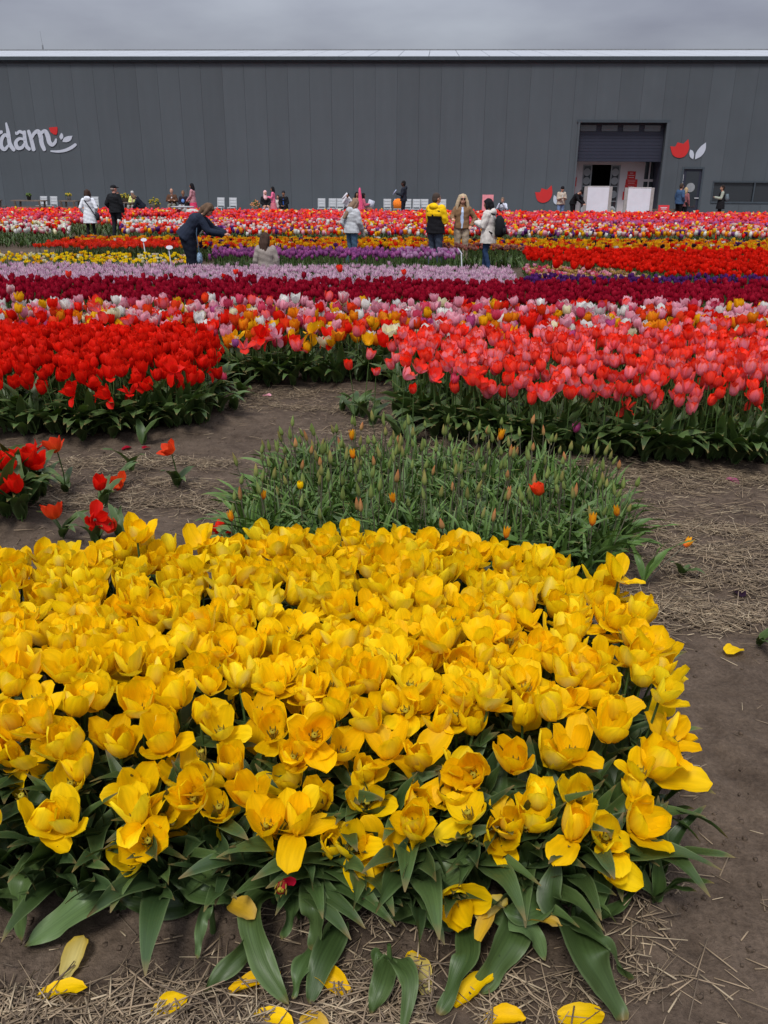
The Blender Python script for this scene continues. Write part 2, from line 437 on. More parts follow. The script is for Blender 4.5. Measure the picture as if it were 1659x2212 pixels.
def edge_dist(poly, x, y):
    x = np.asarray(x, float); y = np.asarray(y, float); d = np.full(x.shape, 1e9)
    n = len(poly)
    for i in range(n):
        x1, y1 = poly[i]; x2, y2 = poly[(i + 1) % n]
        L = (x2 - x1) ** 2 + (y2 - y1) ** 2
        t = np.clip(((x - x1) * (x2 - x1) + (y - y1) * (y2 - y1)) / L, 0, 1)
        d = np.minimum(d, np.hypot(x - x1 - t * (x2 - x1), y - y1 - t * (y2 - y1)))
    return d
NEARB = ['yellow', 'bud', 'coral', 'red', 'mixed', 'redcorner']
def gz(x, y):
    x = np.asarray(x, float); y = np.asarray(y, float)
    z = 0.018 * wnoise(x, y, .35, 1, 3) + 0.010 * wnoise(x, y, 1.9, 2, 4)
    for b in NEARB:
        P = BEDS[b]; i = inside(P, x, y); d = edge_dist(P, x, y)
        s = np.where(i, d, -d)
        t = np.clip((s + .16) / .26, 0, 1)
        z = z + .045 * t * t * (3 - 2 * t)
    f = np.clip((14 - y) / 4, 0, 1)
    return z * f

def axis(fine0, fine1, step, lo, hi, g=1.18):
    a = list(np.arange(fine0, fine1, step)); s = step; v = a[-1]
    while v < hi: s *= g; v += s; a.append(min(v, hi))
    s = step; v = a[0]; b = []
    while v > lo: s *= g; v -= s; b.append(max(v, lo))
    return np.array(b[::-1] + a)
gx = axis(-3.2, 3.6, .022, -1500, 1500, 1.12); gy = axis(1.2, 7.6, .022, -300, 1800, 1.10)
GX, GY = np.meshgrid(gx, gy)
GZ = gz(GX, GY)
nearf = np.clip((9 - GY) / 2, 0, 1) * np.clip((4.5 - np.abs(GX)) / 1, 0, 1)
clod = wnoise(GX, GY, 9.0, 3, 3)
GZ = GZ + nearf * (.0045 * clod + .0035 * np.abs(wnoise(GX, GY, 19.0, 4, 2)))
# trodden footprints on the paths: a rounded sole with a raised rim and shallow tread bars
_fr = RS(57)
for k in range(46):
    fx, fy = (_fr.uniform(1.15, 3.2), _fr.uniform(1.6, 6.0)) if k < 28 else (_fr.uniform(-2.4, -.2), _fr.uniform(4.2, 8.6))
    if any(bool(inside(BEDS[b_], np.array([fx]), np.array([fy]))[0]) for b_ in NEARB): continue
    fa = _fr.uniform(-.5, .5) + math.pi / 2 * (1 if k < 28 else .6); dx = GX - fx; dy = GY - fy
    uu = dx * math.cos(fa) + dy * math.sin(fa); vv = -dx * math.sin(fa) + dy * math.cos(fa)
    q = (uu / .15) ** 2 + (vv / (.052 + .010 * np.sign(uu))) ** 2
    GZ = GZ - .011 * np.exp(-q ** 2) * (1 + .25 * np.sin(uu * 260)) + .005 * np.exp(-((np.sqrt(q) - 1.25) / .18) ** 2)
nx_, ny_ = len(gx), len(gy)
ii, jj = np.meshgrid(np.arange(nx_ - 1), np.arange(ny_ - 1))
b0 = (jj * nx_ + ii).ravel()
gm = mesh_np("ground", np.stack([GX.ravel(), GY.ravel(), GZ.ravel()], 1), np.stack([b0, b0 + 1, b0 + 1 + nx_, b0 + nx_], 1), [M_SOIL])
tag(link("ground", gm), kind='structure')

# paved strip along the building
pv = MB(); c0 = wp(0, .03, 2.4); pv.box((c0[0], c0[1], .015), (90, 4.8, .05), rz=WROT)
tag(pv.build("pavement", M_PLINTH), kind='structure')

# ------------------------------------------------------------------ straw litter (nobody could count it)
def straw():
    mt, n, l, o = new_mat("straw")
    a = n.new("ShaderNodeAttribute"); a.attribute_name = 'col'
    b = n.new("ShaderNodeBsdfPrincipled"); b.inputs['Roughness'].default_value = .7; b.inputs['Specular IOR Level'].default_value = .25
    l.new(a.outputs['Color'], b.inputs['Base Color']); l.new(b.outputs[0], o.inputs[0])
    r = RS(21)
    P = []
    def blob(x, y, sx, sy, n_, rz=0):       # picture coordinates of the middle, size in metres
        c = at(x, y)
        u = r.normal(0, sx, n_); v = r.normal(0, sy, n_)
        P.append(np.stack([c[0] + u * math.cos(rz) - v * math.sin(rz), c[1] + u * math.sin(rz) + v * math.cos(rz), np.ones(n_)], 1))
    # right hand path, thick drifts
    blob(1560, 1240, .28, .20, 2600); blob(1450, 1320, .22, .10, 1700); blob(1600, 1330, .25, .10, 1500)
    blob(1640, 1180, .3, .2, 1500); blob(1480, 1150, .25, .22, 1100); blob(1420, 1060, .3, .15, 700)
    blob(1400, 1025, .35, .08, 900); blob(1560, 1032, .4, .07, 1300); blob(1640, 1045, .4, .1, 900)
    blob(1250, 1010, .3, .08, 700); blob(1500, 1100, .5, .2, 500)
    blob(1400, 1330, .10, .12, 500)
    # middle path
    blob(720, 880, .5, .12, 900); blob(800, 930, .3, .2, 600); blob(560, 860, .25, .12, 700); blob(650, 850, .4, .08, 800)
    blob(470, 880, .3, .1, 500); blob(800, 880, .3, .12, 600); blob(860, 960, .3, .2, 500)
    # left path
    blob(200, 1000, .45, .07, 1100); blob(360, 1010, .3, .08, 900); blob(420, 1005, .3, .06, 600); blob(90, 1030, .25, .1, 500)
    blob(330, 1050, .25, .08, 700); blob(60, 1090, .25, .08, 900); blob(200, 1075, .3, .08, 600); blob(420, 1090, .2, .08, 400); blob(300, 1090, .3, .06, 500)
    blob(60, 1060, .2, .1, 400); blob(490, 1110, .15, .12, 300)
    # near edge of the yellow bed
    blob(250, 2195, .35, .04, 520); blob(60, 2185, .15, .03, 200); blob(430, 2150, .12, .035, 330); blob(480, 2205, .25, .04, 380); blob(330, 2120, .18, .03, 70)
    blob(700, 2140, .2, .05, 350); blob(880, 2200, .35, .03, 350); blob(850, 1990, .14, .035, 220); blob(1000, 2100, .25, .1, 140)
    blob(1380, 1800, .05, .10, 200); blob(1430, 1660, .05, .07, 200); blob(1370, 1920, .05, .1, 130); blob(1330, 2050, .1, .15, 110)
    blob(1050, 2060, .3, .08, 120); blob(1200, 2150, .25, .05, 100)
    P2 = np.concatenate(P); P2 = P2[r.rand(len(P2)) < .95]
    # loose single straws everywhere on the paths
    n2 = 3800
    sx = r.uniform(-4.2, 4.5, n2); sy = r.uniform(1.45, 9.2, n2)
    P3 = np.stack([sx, sy, np.zeros(n2)], 1)
    n3 = 300
    P4 = np.stack([r.uniform(-1.2, 1.6, n3), r.uniform(1.5, 2.2, n3), np.zeros(n3)], 1)
    A = np.concatenate([P2, P3, P4])
    inb = np.zeros(len(A), bool)
    for b_ in NEARB: inb |= inside(BEDS[b_], A[:, 0], A[:, 1]) & (edge_dist(BEDS[b_], A[:, 0], A[:, 1]) > .12)
    A = A[~inb & (A[:, 1] > 1.2)]
    pat = .5 + .5 * wnoise(A[:, 0], A[:, 1], 2.6, 9, 3); A = A[r.rand(len(A)) < np.clip(pat * 2.0 - .25, .12, 1)]
    N = len(A)
    z = gz(A[:, 0], A[:, 1]) + .004 + A[:, 2] * r.uniform(0, .022, N)
    L = np.clip(r.lognormal(math.log(.062), .55, N), .015, .26) ; W = r.uniform(.0015, .0044, N)
    yaw = r.normal(.15, 1.0, N); pit = r.normal(0, .10, N)
    dx = np.stack([np.cos(yaw) * np.cos(pit), np.sin(yaw) * np.cos(pit), np.sin(pit)], 1)
    dy = np.stack([-np.sin(yaw), np.cos(yaw), np.zeros(N)], 1)
    dz = np.cross(dx, dy)
    C = np.stack([A[:, 0], A[:, 1], z + np.abs(np.sin(pit)) * L * .5], 1)
    V = np.zeros((N, 8, 3)); k = 0
    for sx_ in (-.5, .5):
        for sy_, sz_ in ((-.5, -.4), (.5, -.4), (.5, .4), (-.5, .4)):
            V[:, k] = C + dx * (sx_ * L)[:, None] + dy * (sy_ * W)[:, None] + dz * (sz_ * W * .8)[:, None]; k += 1
    q = np.array([(0, 4, 5, 1), (1, 5, 6, 2), (2, 6, 7, 3), (3, 7, 4, 0), (0, 1, 2, 3), (4, 7, 6, 5)])
    Q = (q[None] + (np.arange(N) * 8)[:, None, None]).reshape(-1, 4)
    base = np.array([(.28, .21, .135), (.185, .137, .088), (.40, .32, .21), (.12, .090, .062)])
    c = base[r.choice(4, N, p=[.4, .28, .14, .18])] * r.uniform(.75, 1.12, N)[:, None]
    col = np.ones((N, 8, 4)); col[:, :, :3] = c[:, None, :]
    me = mesh_np("straw", V.reshape(-1, 3), Q, [mt], col.reshape(-1, 4), smooth=False)
    tag(link("straw", me), 'dry pale straw scattered over the brown soil paths', 'straw', kind='stuff')
straw()

def clods():
    r = RS(31); V = []; Q = []
    N = 3600
    x = r.uniform(-3.5, 4, N); y = np.concatenate([r.uniform(1.5, 2.4, 1600), r.uniform(1.5, 7.5, 2000)])
    cub = np.array([(-1, -1, -1), (1, -1, -1), (1, 1, -1), (-1, 1, -1), (-1, -1, 1), (1, -1, 1), (1, 1, 1), (-1, 1, 1)], float) * .5
    qq = np.array([(0, 3, 2, 1), (4, 5, 6, 7), (0, 1, 5, 4), (1, 2, 6, 5), (2, 3, 7, 6), (3, 0, 4, 7)])
    z = gz(x, y)
    for i in range(N):
        s = r.uniform(.003, .014) * (1.4 if r.rand() < .1 else 1)
        c = cub * s * r.uniform(.6, 1.3, (8, 3)); a = r.uniform(0, 6.28)
        R = np.array([[math.cos(a), -math.sin(a), 0], [math.sin(a), math.cos(a), 0], [0, 0, 1]])
        V.append(c @ R.T + np.array([x[i], y[i], z[i] + s * .25])); Q.append(qq + 8 * i)
    tag(link("soil_crumbs", mesh_np("soil_crumbs", np.concatenate(V), np.concatenate(Q), [M_SOIL])), 'small crumbs of brown soil lying on the path', 'soil', kind='stuff')
clods()

# ------------------------------------------------------------------ warehouse
WTOP = wall_uv(830, 131.5)[1]
u_l = wall_uv(1250.5, 290)[0]; u_r = wall_uv(1437, 290)[0]
DOOR_TOP = wall_uv(1345, 265)[1]
wh = link("warehouse", None, loc=tuple(wp(0, 0)), rot=(0, 0, WROT))
tag(wh, 'long dark grey warehouse with vertical wall panels and pale low pitched roof', 'warehouse')
PZ0 = .34
pd = .10    # panel thickness
# entrance / door / window openings in wall coordinates
dl, dr_ = wall_uv(1469, 420)[0], wall_uv(1517, 420)[0]
dl = wall_uv(1473, 362)[0]; dr_ = wall_uv(1521, 362)[0]; dtop = wall_uv(1495, 361)[1]
wl = wall_uv(1536, 415)[0]; wr = wl + 9.0; wz0, wz1 = wall_uv(1600, 439)[1], wall_uv(1600, 391)[1]
OPEN = [(u_l, u_r, 0.0, DOOR_TOP), (dl, dr_, 0.0, dtop), (wl, wr, wz0, wz1)]
PW = 1.19
u = -33.0 + .25
pcache = {}
while u < 33:
    a, b = u + .004, u + PW - .004
    segs = [(a, b, PZ0, WTOP)]
    for (oa, ob, z0, z1) in OPEN:
        ns = []
        for (sa, sb, s0, s1) in segs:
            if ob <= sa or oa >= sb or z1 <= s0 or z0 >= s1: ns.append((sa, sb, s0, s1)); continue
            if z1 < s1: ns.append((max(sa, oa), min(sb, ob), z1, s1))
            if z0 > s0: ns.append((max(sa, oa), min(sb, ob), s0, z0))
            if oa > sa: ns.append((sa, oa, s0, s1))
            if ob < sb: ns.append((ob, sb, s0, s1))
        segs = ns
    key = (len(segs), round(segs[0][1] - segs[0][0], 3)) if segs else None
    full = len(segs) == 1 and abs(segs[0][1] - segs[0][0] - (b - a)) < 1e-6 and segs[0][2] == PZ0
    if full:
        if 'full' not in pcache:
            mb = MB(); w = b - a; z0, z1 = PZ0, WTOP
            mb.box((w / 2, -pd / 2, (z0 + z1) / 2), (w, pd, z1 - z0))
            # faint lengthwise ribs
            pcache['full'] = mb.build("wall_panel", M_WALL, data_only=True)
        link("wall_panel", pcache['full'], wh, loc=(a, 0, 0))
    elif segs:
        mb = MB()
        for (sa, sb, s0, s1) in segs: mb.box(((sa + sb) / 2, -pd / 2, (s0 + s1) / 2), (sb - sa, pd, s1 - s0))
        mb.build("wall_panel", M_WALL, wh)
    u += PW
# backing wall behind the joints, split round the openings
mb = MB()
cuts = sorted([(-33.5, None)] + [(o[0], o) for o in OPEN], key=lambda q: q[0])
x0 = -33.5
for o in sorted(OPEN):
    mb.box(((x0 + o[0]) / 2, .12, WTOP / 2), (o[0] - x0, .2, WTOP))
    if o[3] < WTOP: mb.box(((o[0] + o[1]) / 2, .12, (o[3] + WTOP) / 2), (o[1] - o[0], .2, WTOP - o[3]))
    if o[2] > 0: mb.box(((o[0] + o[1]) / 2, .12, o[2] / 2), (o[1] - o[0], .2, o[2]))
    x0 = o[1]
if x0 < 33.5: mb.box(((x0 + 33.5) / 2, .12, WTOP / 2), (33.5 - x0, .2, WTOP))
mb.build("wall", M_WALLGAP, wh)
# concrete plinth, in lengths between the openings
x0 = -33.4
for o in sorted(OPEN[:2]) + [(33.4, 33.4)]:
    MB().box(((x0 + o[0]) / 2, -.06, PZ0 / 2 - .02), (o[0] - x0, .16, PZ0)).build("plinth", M_PLINTH, wh); x0 = o[1]
# gutter and pale roof in sheets
MB().box((0, -.16, WTOP + .09), (67, .28, .17)).build("gutter", M_TRIM, wh)
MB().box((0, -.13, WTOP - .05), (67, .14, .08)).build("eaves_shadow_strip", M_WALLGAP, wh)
RP = 1.62; SLOPE = math.tan(RAD(8.6)); RD = 10.0
me = None; xx = -33.4
while xx < 33.3:
    if me is None:
        mb = MB(); L = math.hypot(RD, RD * SLOPE); n_ = 1
        mb.box((RP / 2, RD / 2, WTOP + .20 + RD * SLOPE / 2), (RP - .03, L, .05), rx=math.atan(SLOPE))
        me = mb.build("roof_sheet", M_ROOF, data_only=True)
    link("roof_sheet", me, wh, loc=(xx, 0, 0)); xx += RP
MB().box((0, RD / 2, WTOP + .12 + RD * SLOPE / 2), (67, 10.0, .04), rx=math.atan(SLOPE)).build("roof_underlay", M_WALLGAP, wh)
MB().box((0, RD + .05, WTOP + .24 + RD * SLOPE), (67, .25, .10)).build("ridge_cap", M_STEEL, wh)
MB().box((0, 20, WTOP / 2), (66.8, 19, WTOP - .2)).build("rear_block", M_WALL, wh)
# antenna on the roof
ua = wall_uv(66, 106)[0] * 1.18
an = MB(); an.limb([(0, 0, -.2), (0, 0, .35)], [.05, .05], 6); an.limb([(0, 0, .3), (-.05, 0, 1.15)], [.012, .007], 5)
tag(an.build("antenna", M_STEEL, loc=(wp(ua, WTOP + .2 + RD * SLOPE, -RD)), rot=(0, 0, WROT)), 'thin whip antenna standing on the ridge of the warehouse roof', 'antenna')

# --- entrance: frame, roller shutter with light panes, inner porch
DT = DOOR_TOP
MB().box(((u_l + u_r) / 2, -.11, DT + .07), (u_r - u_l + .34, .10, .14)).build("entrance_frame", M_TRIM, wh)
MB().box((u_r + .09, -.11, (DT + PZ0) / 2 - .17), (.17, .10, DT)).build("entrance_frame", M_WALL, wh)
MB().box((u_l - .05, -.11, (DT + PZ0) / 2 - .17), (.10, .10, DT)).build("entrance_frame", M_WALL, wh)
zs0 = wall_uv(1340, 349)[1]; zs1 = wall_uv(1340, 284)[1]; zp1 = wall_uv(1340, 269)[1]
rs = link("roller_shutter", None, wh, loc=(0, .30, 0))
ww = u_r - u_l - .02; ns = 9; sh = (zs1 - zs0) / ns
ume = MB().box((0, 0, sh / 2), (ww, .05, sh - .012)).build("shutter_slat", M_NAVY, data_only=True)
for k in range(ns): link("shutter_slat", ume, rs, loc=((u_l + u_r) / 2, .002 * (k % 2), zs0 + k * sh))
MB().box(((u_l + u_r) / 2, .045, (zs0 + DT) / 2), (ww, .03, DT - zs0)).build("shutter_back", M_NAVY, rs)
pw = ww / 4
for k in range(4):
    MB().box((u_l + pw * (k + .5) - .05, -.01, (zs1 + zp1) / 2), (pw - .30, .02, zp1 - zs1 - .04)).build("pane", M_GLASS2, rs)
MB().box(((u_l + u_r) / 2, .0, zp1 + (DT - zp1) / 2), (ww, .04, DT - zp1 - .02)).build("shutter_head", M_NAVY, rs)
# porch room 1.6 m deep
PD = 1.5
MB().box((u_l - .06, PD / 2 + .25, DT / 2), (.1, PD, DT)).build("porch_side_wall", M_INNER, wh)
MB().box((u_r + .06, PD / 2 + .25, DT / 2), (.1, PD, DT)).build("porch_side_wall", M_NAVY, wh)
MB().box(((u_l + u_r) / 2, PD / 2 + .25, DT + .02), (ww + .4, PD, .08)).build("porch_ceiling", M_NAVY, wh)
MB().box(((u_l + u_r) / 2, PD / 2 + .3, .03), (ww + .3, PD + .3, .05)).build("porch_floor", M_PLINTH, wh)
ix0 = u_l + ww * .14; ix1 = u_l + ww * .60; iz = zs0 - .14
yb = PD + .2
MB().box(((u_l + ix0) / 2 - .05, yb, DT / 2), (ix0 - u_l + .1, .1, DT)).build("porch_back_wall", M_INNER, wh)
MB().box(((ix1 + u_r) / 2 - .25, yb, DT / 2), (u_r - ix1 - .5, .1, DT)).build("porch_back_wall", M_INNER, wh)
MB().box(((ix0 + ix1) / 2, yb, (iz + DT) / 2), (ix1 - ix0, .1, DT - iz)).build("porch_back_wall", M_INNER, wh)
# window beside, with a pale cross piece
xw = u_r - .28
wf = MB().box((xw, yb, 1.9), (.52, .06, 3.9)).build("side_light", M_GLASS, wh)
MB().box((xw + .02, yb - .05, 2.05), (.56, .04, .13)).build("side_light_bar", M_INNER, wf)
MB().box((xw + .05, yb - .06, 2.0), (.07, .04, 3.6)).build("side_light_bar", M_INNER, wf)
# sliding doors with round stickers either side of the dark way in
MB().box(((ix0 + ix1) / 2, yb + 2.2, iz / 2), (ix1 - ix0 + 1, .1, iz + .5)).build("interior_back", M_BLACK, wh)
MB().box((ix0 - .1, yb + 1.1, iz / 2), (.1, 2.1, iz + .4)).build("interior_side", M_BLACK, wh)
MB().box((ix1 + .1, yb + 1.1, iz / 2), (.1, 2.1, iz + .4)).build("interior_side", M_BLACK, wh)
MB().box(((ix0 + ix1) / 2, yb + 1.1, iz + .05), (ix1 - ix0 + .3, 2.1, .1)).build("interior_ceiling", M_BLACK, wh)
M_STICK = plain("sticker_grey", (.24, .25, .26), .7)
M_STICKW = plain("sticker_white", (.5, .5, .52), .7)
def disc(c, r, mat, parent, name="sticker", sx=1.0):
    mb = MB(); k = 20
    mb.prism([(math.cos(6.2832 * i / k) * r * sx, math.sin(6.2832 * i / k) * r) for i in range(k)], lambda a, b, d: (c[0] + a, c[1] + d, c[2] + b), 0, .012)
    return mb.build(name, mat, parent)
lw = (ix1 - ix0) * .25
for sx0, nm in ((ix0, 0), (ix1 - lw, 1)):
    sdr = link("sliding_door", None, wh, loc=(sx0, yb + .01, 0))
    MB().box((lw / 2, .02, iz / 2), (lw - .14, .02, iz - .12)).build("glass", M_GLASS, sdr)
    for xx_ in (.035, lw - .035): MB().box((xx_, .0, iz / 2), (.07, .06, iz)).build("door_frame", M_STEEL, sdr)
    for zz in (.04, iz * .32, iz * .60, iz - .04): MB().box((lw / 2, .0, zz), (lw - .15, .05, .06)).build("door_frame", M_STEEL, sdr)
    for q, zz in enumerate((iz * .16, iz * .05 + .22, iz * .45, iz * .70, iz * .86)):
        if q == 1 and nm == 0: continue
        disc((lw / 2, -.01, zz), .20 if q > 1 else .19, M_STICKW if (q < 2) else M_STICK, sdr)
# stepped red notices on the porch walls: small white print
def red_notice(cx_, z0, w, label, rows):
    o = link("notice", None, loc=tuple(wp(cx_, z0, -(yb - .06))), rot=(0, 0, WROT))
    tag(o, label, 'notice')
    z = 0
    for (dx, rw, rh, lines) in rows:
        pn = MB().box((dx, 0, z + rh / 2), (rw, .02, rh - .01)).build("notice_panel", M_RED, o)
        for q in range(lines):
            f = .35 + .45 * ((q * 37 + int(rw * 100)) % 7) / 7
            MB().box((dx, -.013, z + rh * (q + .8) / (lines + .6)), (rw * f, .006, rh * .07)).build("print_line", M_INNER, pn)
        z += rh
    return o
red_notice(u_l + ww * .735, 1.0, 1, 'stepped red notice with white print right of the dark doorway',
           [(-.30, .12, .45, 0), (.05, .68, .36, 3), (.06, .66, .30, 2), (.02, .46, .42, 3)])
red_notice(u_l + ww * .02, 1.2, 1, 'stepped red notice at the far left edge of the warehouse entrance',
           [(.02, .36, .5, 1), (.04, .42, .5, 3), (.0, .34, .55, 2)])

# --- side door
sdo = link("side_door", None, wh)
dw = dr_ - dl; dm = (dl + dr_) / 2
for xx_ in (dl + .05, dr_ - .05): MB().box((xx_, -.08, dtop / 2), (.10, .12, dtop)).build("door_frame", M_TRIM, sdo)
MB().box((dm, -.08, dtop - .05), (dw - .21, .12, .10)).build("door_frame", M_TRIM, sdo)
lf = MB().box((dm, -.03, dtop / 2 - .05), (dw - .21, .05, dtop - .12)).build("door_leaf", M_NAVY, sdo)
MB().box((dm + .02, -.062, dtop * .58), (dw - .5, .02, dtop * .68)).build("door_glass", M_GLASS, lf)
MB().limb([(dr_ - .32, -.10, dtop * .42), (dr_ - .12, -.10, dtop * .42)], [.022, .022], 6).build("door_handle", M_STICKW, lf)
disc((dm - .02, -.085, dtop * .62), .24, M_STICK, lf)
for zz in (dtop * .80, dtop * .66): MB().box((dl + .12, -.09, zz), (.03, .012, .34)).build("hinge_strip", M_STICKW, sdo)

# --- long window on the right
wo = link("window", None, wh)
MB().box(((wl + wr) / 2, -.07, wz1 - .04), (wr - wl, .14, .08)).build("window_frame", M_TRIM, wo)
MB().box(((wl + wr) / 2, -.07, wz0 + .04), (wr - wl, .14, .08)).build("window_sill", M_TRIM, wo)
k = 0; xx = wl
while xx < wr - .1:
    MB().box((xx + .04, -.06, (wz0 + wz1) / 2), (.07, .12, wz1 - wz0 - .16)).build("mullion", M_TRIM, wo)
    MB().box((xx + 1.15, -.02, (wz0 + wz1) / 2), (2.14, .02, wz1 - wz0 - .16)).build("pane", M_GLASS, wo)
    xx += 2.24
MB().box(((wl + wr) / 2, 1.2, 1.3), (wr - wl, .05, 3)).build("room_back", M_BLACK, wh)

# --- painted/raised tulip emblems and lettering
def sc3(c): return (c[0] / 1.5476 * .54 + 1080, c[1] / 1.5476 * .54 + 216)
def sc1(c): return (c[0] * .3255, c[1] * .3255 + 216)
def smooth_poly(pts, sharp=(), n=5):
    """closed Catmull-Rom through pts; indices in sharp stay corners"""
    out_ = []; N = len(pts)
    P = [np.array(p, float) for p in pts]
    for i in range(N):
        p0, p1, p2, p3 = P[i - 1], P[i], P[(i + 1) % N], P[(i + 2) % N]
        m1 = np.zeros(2) if i in sharp else (p2 - p0) * .5
        m2 = np.zeros(2) if (i + 1) % N in sharp else (p3 - p1) * .5
        if i in sharp: m1 = (p2 - p1) * .7
        if (i + 1) % N in sharp: m2 = (p2 - p1) * .7
        for k in range(n):
            t = k / n
            out_.append((2 * t**3 - 3 * t**2 + 1) * p1 + (t**3 - 2 * t**2 + t) * m1 + (-2 * t**3 + 3 * t**2) * p2 + (t**3 - t**2) * m2)
    return out_
def onwall(pts, name, mat, parent=None, th=.03):
    uvs = [wall_uv(*p) for p in pts]
    return MB().prism(uvs, lambda a, b, d: tuple(wp(a, b, pd + .004 + d)), 0, th).build(name, mat, parent)
def emblem(outline, leaves, label):
    r = onwall(smooth_poly([sc3(p) for p in outline], sharp=(0, 1, 2, 3, 4), n=6), "flower_shape", M_RED)
    ro = link("tulip_emblem", None); r.parent = ro
    tag(ro, label, 'emblem')
    for lf_ in leaves: onwall(smooth_poly([sc3(p) for p in lf_], sharp=(0, len(lf_) // 2), n=5), "leaf_shape", M_LETTER, ro)
emblem([(1051, 287), (1082, 290), (1096, 263), (1132, 272), (1162, 244), (1167, 300), (1142, 346), (1102, 358), (1066, 340)],
       [[(1174, 308), (1190, 316), (1197, 340), (1192, 367), (1174, 354), (1169, 330)], [(1271, 264), (1268, 306), (1244, 346), (1204, 368), (1210, 328), (1240, 288)]],
       'large red tulip emblem with two white leaves high on the wall right of the entrance')
emblem([(216, 570), (246, 572), (257, 546), (290, 556), (318, 528), (322, 580), (302, 620), (264, 636), (230, 620)],
       [[(333, 588), (350, 602), (356, 622), (349, 648), (332, 636), (328, 612)]],
       'red tulip emblem with one white leaf low on the wall left of the entrance')
def stroke(pts, wid, name, parent, mat=M_LETTER, th=.03, off=0.0):
    """brush stroke: smooth path with varying width, round ends"""
    P = [np.array(p, float) for p in pts]; W = list(wid)
    path = []; ws = []
    for i in range(len(P) - 1):
        p0 = P[max(i - 1, 0)]; p1 = P[i]; p2 = P[i + 1]; p3 = P[min(i + 2, len(P) - 1)]
        for k in range(6):
            t = k / 6
            path.append(.5 * ((2 * p1) + (-p0 + p2) * t + (2 * p0 - 5 * p1 + 4 * p2 - p3) * t * t + (-p0 + 3 * p1 - 3 * p2 + p3) * t**3)); ws.append(W[i] * (1 - t) + W[i + 1] * t)
    path.append(P[-1]); ws.append(W[-1])
    Lf = []; Rt = []
    for i, p in enumerate(path):
        d = path[min(i + 1, len(path) - 1)] - path[max(i - 1, 0)]; d = d / (np.linalg.norm(d) + 1e-9); nn = np.array([-d[1], d[0]])
        Lf.append(p + nn * ws[i] / 2); Rt.append(p - nn * ws[i] / 2)
    mb = MB()
    V = [wall_uv(*sc1(q)) for q in Lf] + [wall_uv(*sc1(q)) for q in Rt]; n = len(Lf)
    V3 = [tuple(wp(a, b, pd + .004 + off)) for a, b in V] + [tuple(wp(a, b, pd + .004 + off + th)) for a, b in V]
    F = []
    for i in range(n - 1):
        F += [(i, i + 1, n + i + 1, n + i), (2 * n + i, 3 * n + i, 3 * n + i + 1, 2 * n + i + 1), (i, 2 * n + i, 2 * n + i + 1, i + 1), (n + i, n + i + 1, 3 * n + i + 1, 3 * n + i)]
    F += [(0, n, 3 * n, 2 * n), (n - 1, 3 * n - 1, 4 * n - 1, 2 * n - 1)]
    mb.add(V3, F)
    for e, w_ in ((path[0], ws[0]), (path[-1], ws[-1])):
        pts_ = [wall_uv(*sc1(e + np.array([math.cos(a), math.sin(a)]) * w_ / 2)) for a in np.linspace(0, 6.2832, 13)[:-1]]
        mb.prism(pts_, lambda a, b, d: tuple(wp(a, b, pd + .004 + off + .001 + d)), 0, th)
    return mb
sg = link("wall_lettering", None)
tag(sg, 'white brush lettering ending in dam with a red tulip and smile on the left wall', 'lettering')
def letter(strokes, k0=0):
    mb = MB()
    for q, (p, w) in enumerate(strokes):
        s = stroke(p, w, "", sg, off=.004 * q); mb.add(s.v, s.f)
    mb.build("letter", M_LETTER, sg)
letter([([(-22, 208), (-14, 270), (-5, 340)], [24, 24, 20]), ([(-12, 262), (-4, 226), (14, 214)], [14, 22, 24])])
letter([([(48, 156), (62, 220), (72, 290), (98, 330)], [12, 24, 27, 24]), ([(62, 250), (40, 232), (18, 262), (16, 308), (38, 328), (64, 300)], [16, 22, 25, 26, 24, 14])])
letter([([(168, 214), (172, 260), (182, 306), (200, 326)], [22, 24, 24, 22]), ([(168, 226), (138, 210), (118, 226), (112, 214)], [18, 20, 16, 8]), ([(168, 262), (134, 258), (112, 284), (124, 318), (152, 316), (172, 286)], [14, 20, 24, 26, 22, 14])])
letter([([(196, 208), (212, 254), (230, 328)], [20, 24, 26]), ([(214, 262), (232, 224), (258, 208), (276, 240), (284, 290), (300, 328)], [14, 22, 26, 30, 28, 24]), ([(270, 250), (284, 218), (306, 208), (324, 240), (334, 280), (352, 298), (372, 282), (378, 262)], [14, 20, 26, 30, 28, 24, 20, 12])])
onwall([sc1(p) for p in [(330, 186), (345, 182), (360, 181), (386, 179), (388, 196), (386, 218), (380, 232), (362, 228), (342, 214)]], "flower_shape", M_RED, sg)
onwall(smooth_poly([sc1(p) for p in [(413, 219), (424, 232), (425, 250), (411, 265), (402, 250), (403, 236)]], sharp=(0, 3), n=4), "leaf_shape", M_LETTER, sg)
onwall(smooth_poly([sc1(p) for p in [(487, 238), (476, 266), (452, 280), (421, 279), (428, 256), (452, 242)]], sharp=(0, 3), n=4), "leaf_shape", M_LETTER, sg)
s = stroke([(346, 340), (392, 342), (440, 334), (480, 316), (505, 298)], [10, 16, 20, 22, 20], "", sg); s.build("smile_stroke", M_LETTER, sg)

# ------------------------------------------------------------------ things along the wall
def place_wall(xD, out_, z=0.04):
    """point standing `out_` metres in front of the wall under picture column xD"""
    u_, _ = wall_uv(xD, 452)
    # correct for being nearer to the camera than the wall
    d = 51.0 - out_
    return wp(u_ * (d / 51.0), z, out_)

